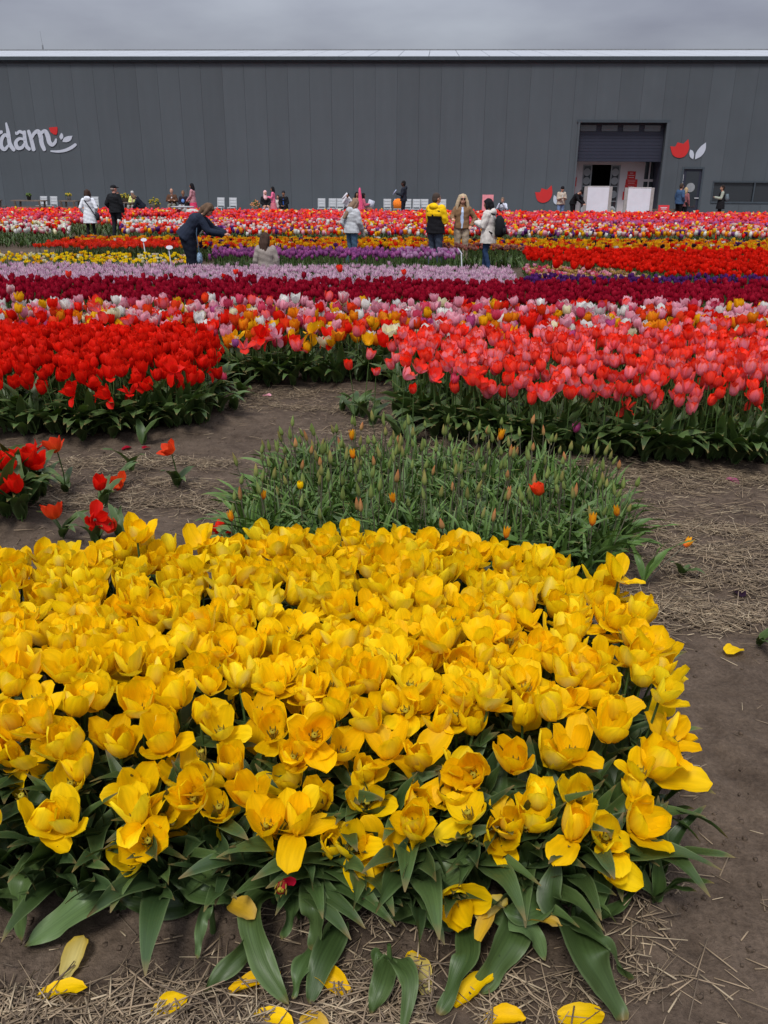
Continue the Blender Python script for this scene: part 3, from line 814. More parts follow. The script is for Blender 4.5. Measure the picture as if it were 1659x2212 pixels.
def make_chair():
    r = link("park_chair", None)
    s = MB()
    for k in range(4): s.box((0, -.02 - k * .115, .43), (.60, .10, .03))
    MB_l = link("seat", s.build("seat", M_CHAIR, data_only=True), r)
    b = MB()
    for k in range(3): b.box((0, .245 + k * .025, .56 + k * .135), (.60, .03, .12), rx=RAD(-12))
    link("backrest", b.build("backrest", M_CHAIR, data_only=True), r)
    for sx in (-.26, .26):
        l1 = MB().box((sx, -.36, .21), (.06, .06, .42)).build("leg", M_CHAIR, r)
        l2 = MB().box((sx, .22, .43), (.05, .05, .86), rx=RAD(-8)).build("leg", M_CHAIR, r)
    MB().box((-.27, -.07, .40), (.04, .55, .05)).build("side_rail", M_CHAIR, r); MB().box((.27, -.07, .40), (.04, .55, .05)).build("side_rail", M_CHAIR, r)
    return reg_all(r)
ch = make_chair()
chairs = [
 (95, 'pale grey chair, left one of the pair left of the white coat woman'),
 (117.5, 'pale grey chair, right one of the pair left of the white coat woman'),
 (207, 'pale grey park chair showing between the white coat woman and the black capped man'),
 (478, 'pale grey chair just right of the bending woman, left one of two'),
 (505, 'pale grey park chair against the wall right of the bending woman, right one of two'),
 (697.5, 'pale grey park chair standing alone left of the silver jacketed woman'),
 (719.5, 'left one of two joined pale grey chairs beside the silver jacketed woman'),
 (737.5, 'right one of two joined pale grey chairs, nearest the silver jacketed woman'),
 (840, 'pale grey chair left of the chair with the orange bag'),
 (861.5, 'pale grey chair that carries the orange bag'),
 (883, 'pale grey chair behind the legs of the man reading a paper'),
 (901.5, 'pale grey chair just right of the man reading a paper'),
 (919, 'pale grey chair partly behind the yellow and black jacket'),
 (958.5, 'pale grey chair right of the yellow and black jacket'),
]
for i, (x, lab) in enumerate(chairs):
    o = ch if i == 0 else copy_tree(ch)
    p = place_wall(x, 1.3 + .1 * (i % 3)); o.location = p; o.rotation_euler = (0, 0, WROT + RAD((i * 37 % 11) - 5)); o.scale = (.70, .9, 1.10)
    tag(o, lab, 'chair', 'pale grey chairs along the warehouse wall')
ob = MB(); ob.ell((0, 0, .26), (.30, .2, .27)); ob.box((0, 0, .22), (.50, .3, .40)); 
tag(ob.build("bag", cloth((.80, .20, .02)), smooth=True, loc=tuple(place_wall(863, 1.45) + np.array([0, 0, .48]))), 'bright orange bag on a pale chair by the wall', 'bag')

def picnic(x0, x1, out_, lab, zt=.78):
    a = place_wall(x0, out_); b = place_wall(x1, out_); w = abs(b[0] - a[0]); c = (a + b) / 2
    r = link("picnic_table", None, loc=tuple(c), rot=(0, 0, WROT)); tag(r, lab, 'table', 'wooden tables by the wall')
    for k in range(4): MB().box((0, -.3 + k * .2, zt), (w, .18, .05)).build("tabletop_plank", M_WOOD, r)
    for sx in (-w * .38, w * .38):
        MB().box((sx, -.25, zt / 2), (.09, .07, zt - .05), rx=RAD(18)).build("leg", M_WOOD, r); MB().box((sx, .25, zt / 2), (.09, .07, zt - .05), rx=RAD(-18)).build("leg", M_WOOD, r)
    for sy in (-.75, .75): MB().box((0, sy, .45), (w, .25, .05)).build("bench", M_WOOD, r)
picnic(37, 106, 2.6, 'long weathered picnic table near the left edge of the field')
picnic(140, 176, 2.6, 'shorter weathered picnic table just left of the white coat woman')
picnic(-30, 6, 2.6, 'end of a weathered table cut off by the left picture edge')
picnic(270, 300, 2.6, 'small wooden table in front of the lady in the yellow jacket', .72)
def pot(xD, out_, z, h, rad, col, lab, fol=(.30, .24, .03), leafc=(.05, .09, .03)):
    p = place_wall(xD, out_); r = link("flower_pot", None, loc=(p[0], p[1], z)); tag(r, lab, 'flower pot')
    MB().loft([((0, 0, 0), rad * .75, rad * .75), ((0, 0, h * .9), rad, rad), ((0, 0, h), rad * 1.08, rad * 1.08)], 14).build("pot", plain("pot", col, .8), r, True)
    q = RS(int(xD)); f = MB(); g = MB()
    for k in range(46):
        a = q.uniform(0, 6.28); e = q.uniform(0, 1) ** .5; c = (math.cos(a) * rad * 1.2 * e, math.sin(a) * rad * 1.2 * e, h + q.uniform(.02, 1) * rad * 1.1 * (1.2 - e * .6))
        (f if k % 3 else g).ell(c, (.045, .045, .05), n=6, m=4)
    f.build("blossom", cloth(fol), r, True); g.build("foliage", cloth(leafc), r, True)
pot(71, 2.6, .84, .22, .12, (.03, .03, .03), 'small dark pot with a green plant on the long picnic table', (.08, .12, .03))
pot(157, 2.6, .84, .26, .13, (.25, .26, .27), 'pale pot with yellow flowers on the shorter picnic table', (.4, .3, .03))
pot(275, 2.4, .80, .16, .26, (.18, .15, .12), 'low bowl of yellowish flowers on the small table by the black capped man')
pot(338, 1.8, .04, .62, .28, (.12, .10, .08), 'woven basket pot with orange yellow flowers standing against the wall')
pot(556.5, 1.8, .04, .58, .24, (.22, .18, .14), 'pot of pale orange flowers left of the woman in the pink headscarf', (.50, .22, .10))
# round low table and pale stone block near the seated couple
rt = link("garden_table", None, loc=tuple(at_depth(393, 43, 0))); tag(rt, 'low round pale table in the flowers before the seated couple', 'table')
MB().loft([((0, 0, .72), .55, .55), ((0, 0, .77), .57, .57)], 20).build("tabletop", M_CHAIR, rt)
MB().limb([(0, 0, .05), (0, 0, .7)], [.06, .05], 8).build("leg", M_CHAIR, rt)
dg = MB(); dg.ell((0, 0, .42), (.46, .22, .27)); dg.ell((-.42, 0, .62), (.17, .14, .16)); dg.ell((-.55, 0, .58), (.10, .07, .07))
for sx, sy in ((-.28, .1), (-.28, -.1), (.3, .1), (.3, -.1)): dg.limb([(sx, sy, .35), (sx, sy, .08)], [.07, .045], 6)
dg.ell((-.36, .12, .66), (.03, .05, .1)); dg.ell((-.36, -.12, .66), (.03, .05, .1)); dg.limb([(.4, 0, .5), (.52, 0, .3)], [.04, .03], 6)
rm = None
dgo = dg.build("dog", cloth((.42, .42, .40)), smooth=True, loc=tuple(at_depth(413, 42.6, 0) + np.array([0, 0, .1]))); dgo.scale = (.85, .85, .85)
md = dgo.modifiers.new("r", 'REMESH'); md.mode = 'VOXEL'; md.voxel_size = .03; md.use_smooth_shade = True
tag(dgo, 'shaggy pale grey dog standing by the low round table', 'dog')

# white boards before the entrance
for x0, x1, ytop, lab in ((1273, 1319, 408, 'large blank white board on pale posts, left one of the two before the entrance'), (1360, 1409, 410, 'large blank white board on pale posts, right one of the two before the entrance')):
    a = place_wall(x0, 3.4); b = place_wall(x1, 3.4); w = float(np.linalg.norm(b - a)); c = (a + b) / 2
    zt = float(at_depth(0, c[1], 0)[2]) ; 
    zz = CAM_H - c[1] * math.tan(PITCH + math.atan((ytop - 6 - CY) / FOC))
    r = link("white_board", None, loc=(c[0], c[1], 0.04), rot=(0, 0, WROT)); tag(r, lab, 'board', 'white boards before the entrance')
    MB().box((0, 0, zz / 2), (w, .05, zz - .05)).build("board", M_WHITE, r)
    for sx in (-1, 1): MB().box((sx * (w / 2 + .085), .04, zz / 2), (.16, .12, zz + .02)).build("post", plain("board_post", (.30, .29, .28)), r)
    MB().box((0, .01, zz + .01), (w, .07, .04)).build("top_rail", plain("rail", (.5, .5, .5)), r)
# red block sign, crates
p = place_wall(1440, 3.2); r = link("floor_sign", None, loc=tuple(p), rot=(0, 0, WROT)); tag(r, 'small red sign with white print standing right of the entrance boards', 'sign')
MB().box((0, 0, .42), (.56, .05, .80)).build("sign_panel", plain("sign_red", (.60, .04, .05)), r)
for k, w in enumerate((.34, .26)): MB().box((0, -.03, .70 - k * .07), (w, .01, .03)).build("print_line", M_WHITE, r)
sg_ = MB(); sg_.prism([(math.cos(t) * .07, math.sin(t) * .07 + .48) for t in np.linspace(0, 6.28, 9)[:-1]], lambda a, b, d: (a, -.03 - d, b), 0, .01); sg_.build("print_mark", M_WHITE, r)
for q, (xx_, zz) in enumerate(((1421, 0), (1421, .32), (1456, 0), (1456, .32))):
    p = place_wall(xx_, 2.6)
    r = link("crate", None, loc=(p[0], p[1], .04 + zz), rot=(0, 0, WROT))
    tag(r, ('upper' if zz else 'lower') + ' brown crate stacked ' + ('left' if xx_ < 1440 else 'right') + ' of the small red sign', 'crate', 'brown crates by the red sign')
    for k in range(3): MB().box((0, -.16, .06 + k * .09), (.62, .02, .075)).build("slat", M_WOOD, r)
    MB().box((0, .02, .15), (.60, .32, .28)).build("crate_body", cloth((.10, .055, .04)), r)
# pink square card behind the backpack woman
p = place_wall(1066, 6); r = MB().box((0, 0, 0), (.55, .03, .75)).build("card", plain("pink_card", (.72, .28, .32)), loc=(p[0], p[1], .98)); tag(r, 'plain pink rectangular card standing behind the woman with the backpack', 'card')
MB().limb([(0, .03, -.95), (0, .03, -.2)], [.03, .03], 6).build("stake", M_WOOD, r)
# folded pink parasol
p = place_wall(787, 4.0)
r = link("parasol", None, loc=tuple(p)); tag(r, 'tall folded bright pink parasol among the seated women by the wall', 'parasol'); r.scale = (.75, .75, .78)
ps = MB(); M_PINK = cloth((.72, .10, .22))
rings = [((0, 0, .15), .24, .2), ((.02, 0, .5), .20, .17), ((.0, 0, 1.0), .15, .14), ((-.03, 0, 1.5), .10, .09), ((-.05, 0, 1.85), .085, .08), ((-.05, 0, 2.02), .04, .04)]
ps.loft(rings, 10).build("canopy", M_PINK, r, True); MB().limb([(0, 0, 0), (0, 0, 1.9)], [.03, .03], 6).build("pole", M_STEEL, r)
for k in range(8):
    a = k * .785; MB().limb([(math.cos(a) * .235, math.sin(a) * .2, .16), (.0 + math.cos(a) * .15, math.sin(a) * .14, 1.0), (-.04 + math.cos(a) * .06, math.sin(a) * .08, 1.8)], [.025, .025, .012], 5).build("fold", M_PINK, r, True)

# plant labels on white stakes
def marker(x, y, dist, h, lab, bent=False):
    p = at_depth(x, dist, 0); r = link("plant_label", None, loc=tuple(p)); tag(r, lab, 'plant label')
    MB().box((0, 0, h / 2), (.022, .015, h), ry=RAD(-4)).build("stake", M_WHITE, r)
    if bent: MB().box((-.05, 0, h + .03), (.022, .02, .15), ry=RAD(-38)).build("tag", M_WHITE, r)
    else: MB().prism([(math.cos(t) * .075, math.sin(t) * .04 + h + .02) for t in np.linspace(0, 6.283, 13)[:-1]], lambda a, b, d: (a, -.03 + d + b * .25 - h * .25, b), 0, .015).build("tag", M_WHITE, r)
marker(313, 531, 21.9, .62, 'white oval plant label on a stake before the orange tulips on the left')
marker(369, 553, 19.0, .66, 'white oval plant label on a stake left of the bending woman')
marker(993, 557, 18.9, .62, 'thin bent white plant label right of the purple tulips', True)

# ------------------------------------------------------------------ people
VOX = []     # objects that carry a voxel remesh, applied at the end in one go
def vox(o, size):
    md = o.modifiers.new("fuse", 'REMESH'); md.mode = 'VOXEL'; md.voxel_size = size; md.use_smooth_shade = True; VOX.append(o); return o
def vbuild(mb, name, mat, parent, size):
    return vox(mb.build(name, mat, parent, smooth=True), size)
SKIN = (.50, .27, .19); SKIN_TAN = (.30, .15, .09); SKIN_DARK = (.07, .035, .025)
V3 = Vector

def person(label, xD, dist, face, pose='stand', H=1.70, skin=SKIN, lean=0.0, twist=0.0, head_tilt=0.0, head_turn=0.0,
           arms=('down', 'down'), top=None, bottom=None, shoes=(.02, .02, .02), hair=None, near=False, z=0.0, extra=None, legs=None, loc=None, group=None):
    """a clothed figure; local frame: x to the figure's right, y forward, z up"""
    s = H / 1.70
    P = at_depth(xD, dist, z) if loc is None else np.array(loc)
    vs = (.011 if near else .020)
    R = Euler((0, 0, RAD(face))).to_matrix()
    if pose in ('stand', 'bend'): pel = V3((0, 0, .95))
    elif pose == 'sit': pel = V3((0, -.05, .56))
    elif pose == 'ground': pel = V3((0, 0, .16))
    elif pose == 'crouch': pel = V3((0, -.1, .38))
    Rl = Euler((-RAD(lean), 0, RAD(twist))).to_matrix()        # leans forward by `lean`
    def U(x, y, z_): return pel + Rl @ V3((x, y, z_))
    hd = U(0, .015, .62); Rh = Rl @ Euler((-RAD(head_tilt), 0, RAD(head_turn))).to_matrix()
    nk = U(0, 0, .47)
    hc = nk + (Rl @ Euler((-RAD(head_tilt * .7), 0, 0)).to_matrix()) @ V3((0, .025, .165))
    SH = {-1: U(-.175, 0, .41), 1: U(.175, 0, .41)}
    EL = {}; WR = {}
    for sd_, a in zip((-1, 1), arms):
        if a == 'down': EL[sd_] = U(sd_ * .235, -.02, .16); WR[sd_] = U(sd_ * .25, .06, -.09)
        elif a == 'pocket': EL[sd_] = U(sd_ * .27, -.09, .15); WR[sd_] = U(sd_ * .20, .08, -.02)
        elif a == 'phone': EL[sd_] = U(sd_ * .22, .06, .14); WR[sd_] = U(sd_ * .06, .30, .20)
        elif a == 'cross': EL[sd_] = U(sd_ * .25, .08, .17); WR[sd_] = U(-sd_ * .07, .20, .19)
        elif a == 'face': EL[sd_] = U(sd_ * .24, .20, .24); WR[sd_] = U(sd_ * .07, .26, .52)
        elif a == 'lap': EL[sd_] = U(sd_ * .23, .05, .16); WR[sd_] = U(sd_ * .09, .27, .05)
        elif a == 'hip': EL[sd_] = U(sd_ * .34, -.04, .17); WR[sd_] = U(sd_ * .24, .13, .02)
        elif a == 'reach': EL[sd_] = U(sd_ * .20, .26, .28); WR[sd_] = U(sd_ * .12, .52, .25)
        else: EL[sd_] = V3(a[0]); WR[sd_] = V3(a[1])
    HP = {k: pel + V3((k * .095, 0, -.03)) for k in (-1, 1)}
    if legs is None:
        if pose in ('stand', 'bend'): legs = {k: (V3((k * .10, .02, .50)), V3((k * .11, -.01 + .05 * k, .09))) for k in (-1, 1)}
        elif pose == 'sit': legs = {k: (V3((k * .12, .40, .54)), V3((k * .12, .42, .10))) for k in (-1, 1)}
        elif pose == 'ground': legs = {k: (V3((k * .14, .38, .42)), V3((k * .12, .62, .10))) for k in (-1, 1)}
        elif pose == 'crouch': legs = {k: (V3((k * .17, .32, .52)), V3((k * .14, .08, .10))) for k in (-1, 1)}
    # ---- body: one continuous surface
    b = MB()
    b.loft([(U(0, 0, -.10), .14, .10), (U(0, 0, 0), .155, .105), (U(0, 0, .15), .125, .09), (U(0, .01, .30), .15, .10), (U(0, 0, .40), .155, .085), (U(0, 0, .455), .075, .06)], 14)
    b.limb([U(0, 0, .42), nk + (hc - nk) * .55], [.058, .052], 10)
    q = Rh.to_euler()
    b.ell(hc, (.076, .094, .115), q); b.ell(hc + Rh @ V3((0, .035, -.055)), (.055, .062, .058), q)
    b.ell(hc + Rh @ V3((0, .098, -.018)), (.014, .020, .024), q, 8, 6)             # nose
    b.ell(hc + Rh @ V3((0, .090, -.062)), (.024, .012, .009), q, 8, 6)             # mouth
    for k in (-1, 1): b.ell(hc + Rh @ V3((k * .078, -.005, -.01)), (.012, .022, .032), q, 8, 6)   # ears
    for k in (-1, 1):
        b.limb([SH[k] * .96 + U(0, 0, .38) * .04, EL[k], WR[k]], [.048, .036, .025], 8)
        kn, an_ = legs[k]
        b.limb([HP[k], kn, an_], [.080, .054, .036], 8)
        b.limb([an_ + V3((0, -.03, -.04)), an_ + V3((0, .12, -.06))], [.035, .03], 8)
        # hand: palm, four unequal fingers curled forwards and a thumb
        fd = (WR[k] - EL[k]).normalized(); side = fd.cross(V3((0, 0, 1)));
        if side.length < .2: side = V3((1, 0, 0))
        side.normalize(); up_ = side.cross(fd)
        pc = WR[k] + fd * .045
        b.loft([(WR[k], .022, .018), (WR[k] + fd * .035, .036, .017), (WR[k] + fd * .08, .038, .014)], 8)
        for j, (ofs, ln) in enumerate(((-.027, .062), (-.009, .074), (.009, .070), (.027, .055))):
            r0 = WR[k] + fd * .07 + side * ofs
            curl = -up_ * .02
            b.limb([r0, r0 + fd * ln * .55 + side * ofs * .15, r0 + fd * ln * .9 + curl], [.0098, .009, .008], 6)
        b.limb([WR[k] + fd * .02 - side * .03 * k, WR[k] + fd * .055 - side * .055 * k - up_ * .01, WR[k] + fd * .08 - side * .058 * k - up_ * .02], [.011, .010, .0085], 6)
    body = vbuild(b, "person", cloth(skin, .6), None, vs)
    body.location = P; body.rotation_euler = (0, 0, RAD(face)); body.scale = (s, s, s)
    tag(body, label, 'person', group)
    # eyes and brows
    for k in (-1, 1):
        MB().ell(hc + Rh @ V3((k * .031, .083, .012)), (.012, .010, .008), q, 8, 6).build("eye", cloth((.02, .015, .012), .3), body, True)
        MB().ell(hc + Rh @ V3((k * .031, .088, .034)), (.018, .006, .004), q, 8, 4).build("eyebrow", cloth((.05, .03, .02)), body, True)
    # ---- trousers / skirt
    if bottom:
        kind, colr = bottom[0], bottom[1]
        t = MB()
        if kind == 'trousers':
            w = bottom[2] if len(bottom) > 2 else 1.0
            t.loft([(U(0, 0, .10), .145, .11), (pel + V3((0, -.005, 0)), .172, .128), (pel + V3((0, 0, -.09)), .165, .122)], 14)
            for k in (-1, 1):
                kn, an_ = legs[k]
                mid = (HP[k] + kn) / 2; cal = kn.lerp(an_, .35)
                t.limb([HP[k] + V3((0, -.01, -.02)), mid, kn, cal, an_.lerp(kn, .04)], [.103 * w, .090 * w, .070 * w, .066 * w, .058 * w], 12)
        else:
            hem = bottom[2]
            z0 = pel.z; n = 7
            rings = [(U(0, 0, .12), .14, .10), (pel, .175, .135)]
            for i in range(1, n):
                f = i / (n - 1); zz = z0 * (1 - f) + hem * f
                if pose == 'sit': c = V3((0, .1 + .28 * min(1, f * 2), zz))
                else: c = V3((0, -.02 * f, zz))
                rings.append((c, .18 + .11 * f, .14 + .12 * f, (0, 0, 1)))
            t.loft(rings, 22)
        vbuild(t, kind if kind != 'trousers' else 'trousers', cloth(colr), body, vs * 1.1)
    # ---- shoes
    for k in (-1, 1):
        kn, an_ = legs[k]
        sh_ = MB().loft([(an_ + V3((0, -.07, -.045)), .03, .03), (an_ + V3((0, -.03, -.035)), .043, .05), (an_ + V3((0, .06, -.05)), .045, .038), (an_ + V3((0, .15, -.062)), .042, .026), (an_ + V3((0, .185, -.068)), .02, .014)], 10)
        sh_.build("shoe", cloth(shoes, .5), body, True)
    # ---- upper garment(s)
    if top:
        colr = top['col']; hem = top.get('hem', -.10); g = top.get('bulk', 1.0); puff = top.get('puff', 0); slv = top.get('sleeve', colr)
        flare = top.get('flare', 1.0)
        def torso_rings(z0, z1, n):
            rs_ = []
            prof = [(-.6, .21, .17), (-.12, .185, .14), (0, .172, .128), (.15, .150, .112), (.30, .172, .122), (.38, .178, .112), (.43, .150, .095), (.465, .082, .072)]
            for i in range(n):
                zz = z0 + (z1 - z0) * i / (n - 1)
                for (a0, x0, y0), (a1, x1, y1) in zip(prof, prof[1:]):
                    if a0 <= zz <= a1: f = (zz - a0) / (a1 - a0); rx = x0 + (x1 - x0) * f; ry = y0 + (y1 - y0) * f
                ex = 1 + (flare - 1) * max(0, (.2 - zz)) / .5
                pf = 1 + puff * (abs(math.sin(math.pi * zz / .085)) ** .6 - .6)
                gg = 1 + (g - 1) * min(1, max(.0, (.47 - zz) / .1))
                if zz < -.02 and pose in ('stand',):
                    c = pel + V3((0, 0, zz)); ax = (0, 0, 1)
                else: c = U(0, 0, zz); ax = tuple(Rl @ V3((0, 0, 1)))
                rs_.append((c, rx * gg * ex * pf, ry * gg * ex * pf, ax))
            return rs_
        t = MB(); t.loft(torso_rings(hem, .465, 26 if puff else 14), 18)
        yoke = top.get('yoke')
        sl = MB()
        for k in (-1, 1):
            pts = []; rr = []
            S0 = SH[k].lerp(U(0, 0, .38), .10); n = 9
            for i in range(n):
                f = i / (n - 1)
                p = S0.lerp(EL[k], f * 2) if f < .5 else EL[k].lerp(WR[k], (f - .5) * 2 * .96)
                r_ = (.072 - .022 * f) * (g * .5 + .5) * top.get('sl', 1.0); 
                if puff: r_ *= 1.05 + puff * (1 if i % 2 else -1)
                pts.append(p); rr.append(r_)
            if yoke and slv != colr: 
                sl.limb(pts[:6], rr[:6], 10); t.limb(pts[5:], [x * .98 for x in rr[5:]], 10)
            elif slv != colr: sl.limb(pts, rr, 10)
            else: t.limb(pts, rr, 10)
        if top.get('collar'): t.loft([(U(0, 0, .43), .085, .080), (U(0, -.005, .50), .078, .078)], 12)
        if top.get('hood') and not yoke: t.ell(U(0, -.095, .45), (.125, .075, .10), Rl.to_euler())
        vbuild(t, top.get('name', 'jacket'), cloth(colr), body, vs)
        if yoke:
            y_ = MB(); rs_ = torso_rings(yoke, .465, 12)
            y_.loft([(c, a * 1.025, b_ * 1.035, d) for (c, a, b_, d) in rs_], 18)
            y_.ell(U(0, -.10, .46), (.125, .08, .085), Rl.to_euler())
            if len(sl.v): y_.add(sl.v, sl.f)
            vbuild(y_, 'yoke', cloth(slv), body, vs)
        elif len(sl.v): vbuild(sl, 'sleeve', cloth(slv), body, vs)
        if top.get('front'):       # shirt or scarf showing in the open jacket
            fr = MB(); fr.loft([(U(0, .075 * g, -.06), .055, .07), (U(0, .085 * g, .15), .055, .045), (U(0, .08 * g, .33), .065, .055), (U(0, .05, .44), .05, .045)], 10)
            vbuild(fr, top.get('front_name', 'shirt'), cloth(top['front']), body, vs)
    # ---- hair and headgear
    if hair:
        kind, colr = hair[0], hair[1]
        h = MB()
        def Hh(x, y, z_): return hc + Rh @ V3((x, y, z_))
        if kind in ('short', 'bob', 'long', 'curly', 'bald'):
            if kind != 'bald': h.ell(Hh(0, -.018, .030), (.088, .100, .105), q)
            else: h.ell(Hh(0, -.03, -.005), (.085, .088, .075), q)
            h.ell(Hh(0, -.045, -.02), (.084, .072, .085), q)
        if kind == 'bob':
            for k in (-1, 1): h.limb([Hh(k * .06, -.01, .06), Hh(k * .088, .0, -.04), Hh(k * .085, .01, -.13)], [.045, .042, .03], 8)
            h.limb([Hh(0, -.06, .04), Hh(0, -.075, -.06), Hh(0, -.07, -.14)], [.07, .072, .055], 10)
            h.ell(Hh(0, .045, .075), (.07, .045, .035), q)
        if kind == 'long':
            L = hair[2] if len(hair) > 2 else .40
            for k in (-1, 0, 1): h.limb([Hh(k * .045, -.05, .02), Hh(k * .06, -.085, -.12), Hh(k * .055, -.10, -L)], [.060, .055, .022], 8)
            for k in (-1, 1): h.limb([Hh(k * .065, .01, .05), Hh(k * .088, .0, -.05), Hh(k * .085, -.03, -L * .8)], [.035, .032, .016], 8)
        if kind == 'curly':
            for k in (-1, 1):
                for j in range(5):
                    a = .25 + j * .3; h.limb([Hh(k * .055, .01 - .035 * j, .07), Hh(k * (.105 + .012 * (j % 2)), .015 - .035 * j, -.06), Hh(k * (.130 + .015 * (j % 2)), .02 - .04 * j, -.16), Hh(k * (.140 - .01 * j), .03 - .045 * j, -.25 - .02 * j)], [.045, .042, .036, .016], 8)
            h.limb([Hh(0, -.07, .05), Hh(0, -.10, -.12), Hh(0, -.12, -.34)], [.08, .10, .06], 10)
        if kind in ('hijab',):
            h.ell(Hh(0, -.02, .025), (.100, .112, .118), q); h.limb([Hh(0, -.03, -.02), Hh(0, -.02, -.14), U(0, .03, .38)], [.095, .10, .13], 12)
        if kind == 'beanie': h.ell(Hh(0, -.012, .045), (.092, .104, .092), q); h.ell(Hh(0, -.012, .02), (.096, .108, .04), q); h.ell(Hh(0, -.04, -.03), (.08, .065, .06), q)
        hn = {'hijab': 'headscarf', 'beanie': 'hat'}.get(kind, 'hair')
        if kind == 'cap':
            h.ell(Hh(0, -.03, -.005), (.083, .085, .075), q); vbuild(h, 'hair', cloth(hair[2] if len(hair) > 2 else (.2, .2, .2)), body, vs)
            h = MB(); h.ell(Hh(0, -.01, .055), (.094, .108, .075), q); h.loft([(Hh(0, .06, .050), .085, .012), (Hh(0, .14, .040), .07, .010), (Hh(0, .185, .030), .035, .007)], 12)
            hn = 'cap'
        hob = vbuild(h, hn, cloth(colr), body, vs)
        if kind in ('hijab',):     # open the scarf round the face
            fc = MB().ell(Hh(0, .075, -.005), (.058, .030, .075), q); fc.build("face", cloth(skin, .6), body, True)
            for k in (-1, 1): MB().ell(Hh(k * .026, .103, .012), (.010, .005, .006), q, 8, 5).build("eye", cloth((.02, .015, .012), .3), body, True)
    ctx = dict(U=U, hc=hc, Rh=Rh, q=q, Rl=Rl, WR=WR, EL=EL, SH=SH, body=body, vs=vs, pel=pel, P=V3(P), s=s, R=R)
    if extra: extra(ctx)
    return body
def W(ctx, v): return ctx['P'] + ctx['R'] @ (V3(v) * ctx['s'])
def held(ctx, mb, name, mat, label, cat, vs=None):
    """a thing carried by the figure: top level, standing where the figure holds it"""
    o = mb.build(name, mat, None, smooth=True); o.location = ctx['P']; o.rotation_euler = ctx['body'].rotation_euler; o.scale = ctx['body'].scale
    if vs: vox(o, vs)
    return tag(o, label, cat)

# 1 white coat woman
def ex1(c):
    U = c['U']; st = MB()
    pts = [U(-.10, -.13, .40), U(0, -.155, .28), U(.13, -.17, .08), U(.22, -.13, -.10)]
    st.limb([U(-.12, .02, .47), *pts], [.018] * 5, 6)
    held(c, st, 'shoulder_strap', cloth((.02, .022, .03)), 'dark diagonal strap across the back of the white coat', 'strap')
    bg = MB().loft([(U(.27, -.02, -.02), .05, .10), (U(.28, -.02, -.12), .07, .13), (U(.28, -.02, -.27), .06, .12)], 10)
    held(c, bg, 'shoulder_bag', cloth((.02, .022, .028)), 'dark bag hanging at the right side of the white coat', 'bag')
person('woman with short dark hair in long white hooded coat standing with her back turned', 196, 31, 6, H=1.66, near=True, head_turn=-6, arms=('pocket', 'pocket'),
       top=dict(col=(.66, .69, .74), hem=-.36, bulk=1.16, flare=1.06, hood=True, collar=True, name='coat'), bottom=('trousers', (.008, .008, .010), .82), hair=('bob', (.045, .025, .018)), extra=ex1)
# 2 black cap man
person('man in black cap and black quilted jacket standing with his back turned', 252, 32.5, -12, H=1.80, near=True, skin=(.48, .24, .18), head_turn=-35, arms=('pocket', 'down'),
       top=dict(col=(.008, .009, .011), hem=-.13, bulk=1.30, puff=.02, collar=True), bottom=('trousers', (.012, .013, .018), 1.1), hair=('cap', (.010, .011, .013), (.25, .2, .18)))
# 8 bending woman
def ex8(c):
    b = MB().loft([((.30, .24, .60), .04, .03), ((.30, .24, .56), .08, .05), ((.30, .24, .46), .10, .06), ((.30, .24, .38), .07, .04)], 12)
    held(c, b, 'cloth_bag', plain("patterned_cloth", (.16, .24, .32), .8, .2, 0, .6, 30), 'small pale blue patterned bag hanging from the bending woman', 'bag')
    s = MB().limb([c['U'](.14, -.05, .42), (.24, .20, .95), (.30, .24, .58)], [.012, .012, .012], 6)
    held(c, s, 'bag_strap', cloth((.05, .08, .12)), 'thin strap carrying the small blue patterned bag', 'strap')
person('woman in navy sweater and trousers bending forward and reaching towards the tulips', 411, 18.7, -86, 'bend', H=1.76, near=True, lean=40, head_tilt=8, skin=(.52, .28, .20),
       arms=(((-.16, .48, 1.04), (-.14, .72, .96)), ((.19, .44, 1.00), (.12, .70, .95))), legs={-1: (V3((-.10, .02, .50)), V3((-.10, -.02, .09))), 1: (V3((.10, .05, .50)), V3((.10, .08, .09)))},
       top=dict(col=(.012, .018, .034), hem=-.12, bulk=1.5, flare=1.05, sl=1.05, name='sweater'), bottom=('trousers', (.007, .010, .020), 1.6), hair=('bob', (.11, .068, .042)), extra=ex8)
# 9 seated woman from behind
person('long haired woman in grey beige sweater sitting with her back turned among the rows', 573, 18.85, 3, 'ground', H=1.62, near=True, head_turn=-22, head_tilt=8, z=.13,
       arms=('down', 'down'), top=dict(col=(.27, .235, .21), hem=-.14, bulk=1.16, name='sweater', sl=1.05), bottom=('trousers', (.10, .10, .11)), hair=('long', (.050, .028, .020), .30))
# 10 silver puffer
def ex10(c):
    U = c['U']; p = MB().loft([(U(.12, .26, -.04), .05, .035), (U(.13, .30, -.14), .06, .045), (U(.13, .30, -.20), .04, .03)], 10)
    held(c, p, 'small_purse', cloth((.42, .38, .33)), 'small pale purse in the hand of the girl in the silver jacket', 'purse')
person('girl with long light brown hair in silver grey puffer jacket and blue jeans', 757, 22.3, -50, H=1.62, near=True, lean=4, head_tilt=28, head_turn=-15, arms=('pocket', ((.22, .06, 1.12), (.15, .22, .93))),
       top=dict(col=(.44, .46, .48), hem=-.10, bulk=1.38, puff=.035, hood=True, collar=True, sl=1.22), bottom=('trousers', (.060, .115, .185)), hair=('long', (.20, .13, .085), .46), extra=ex10)
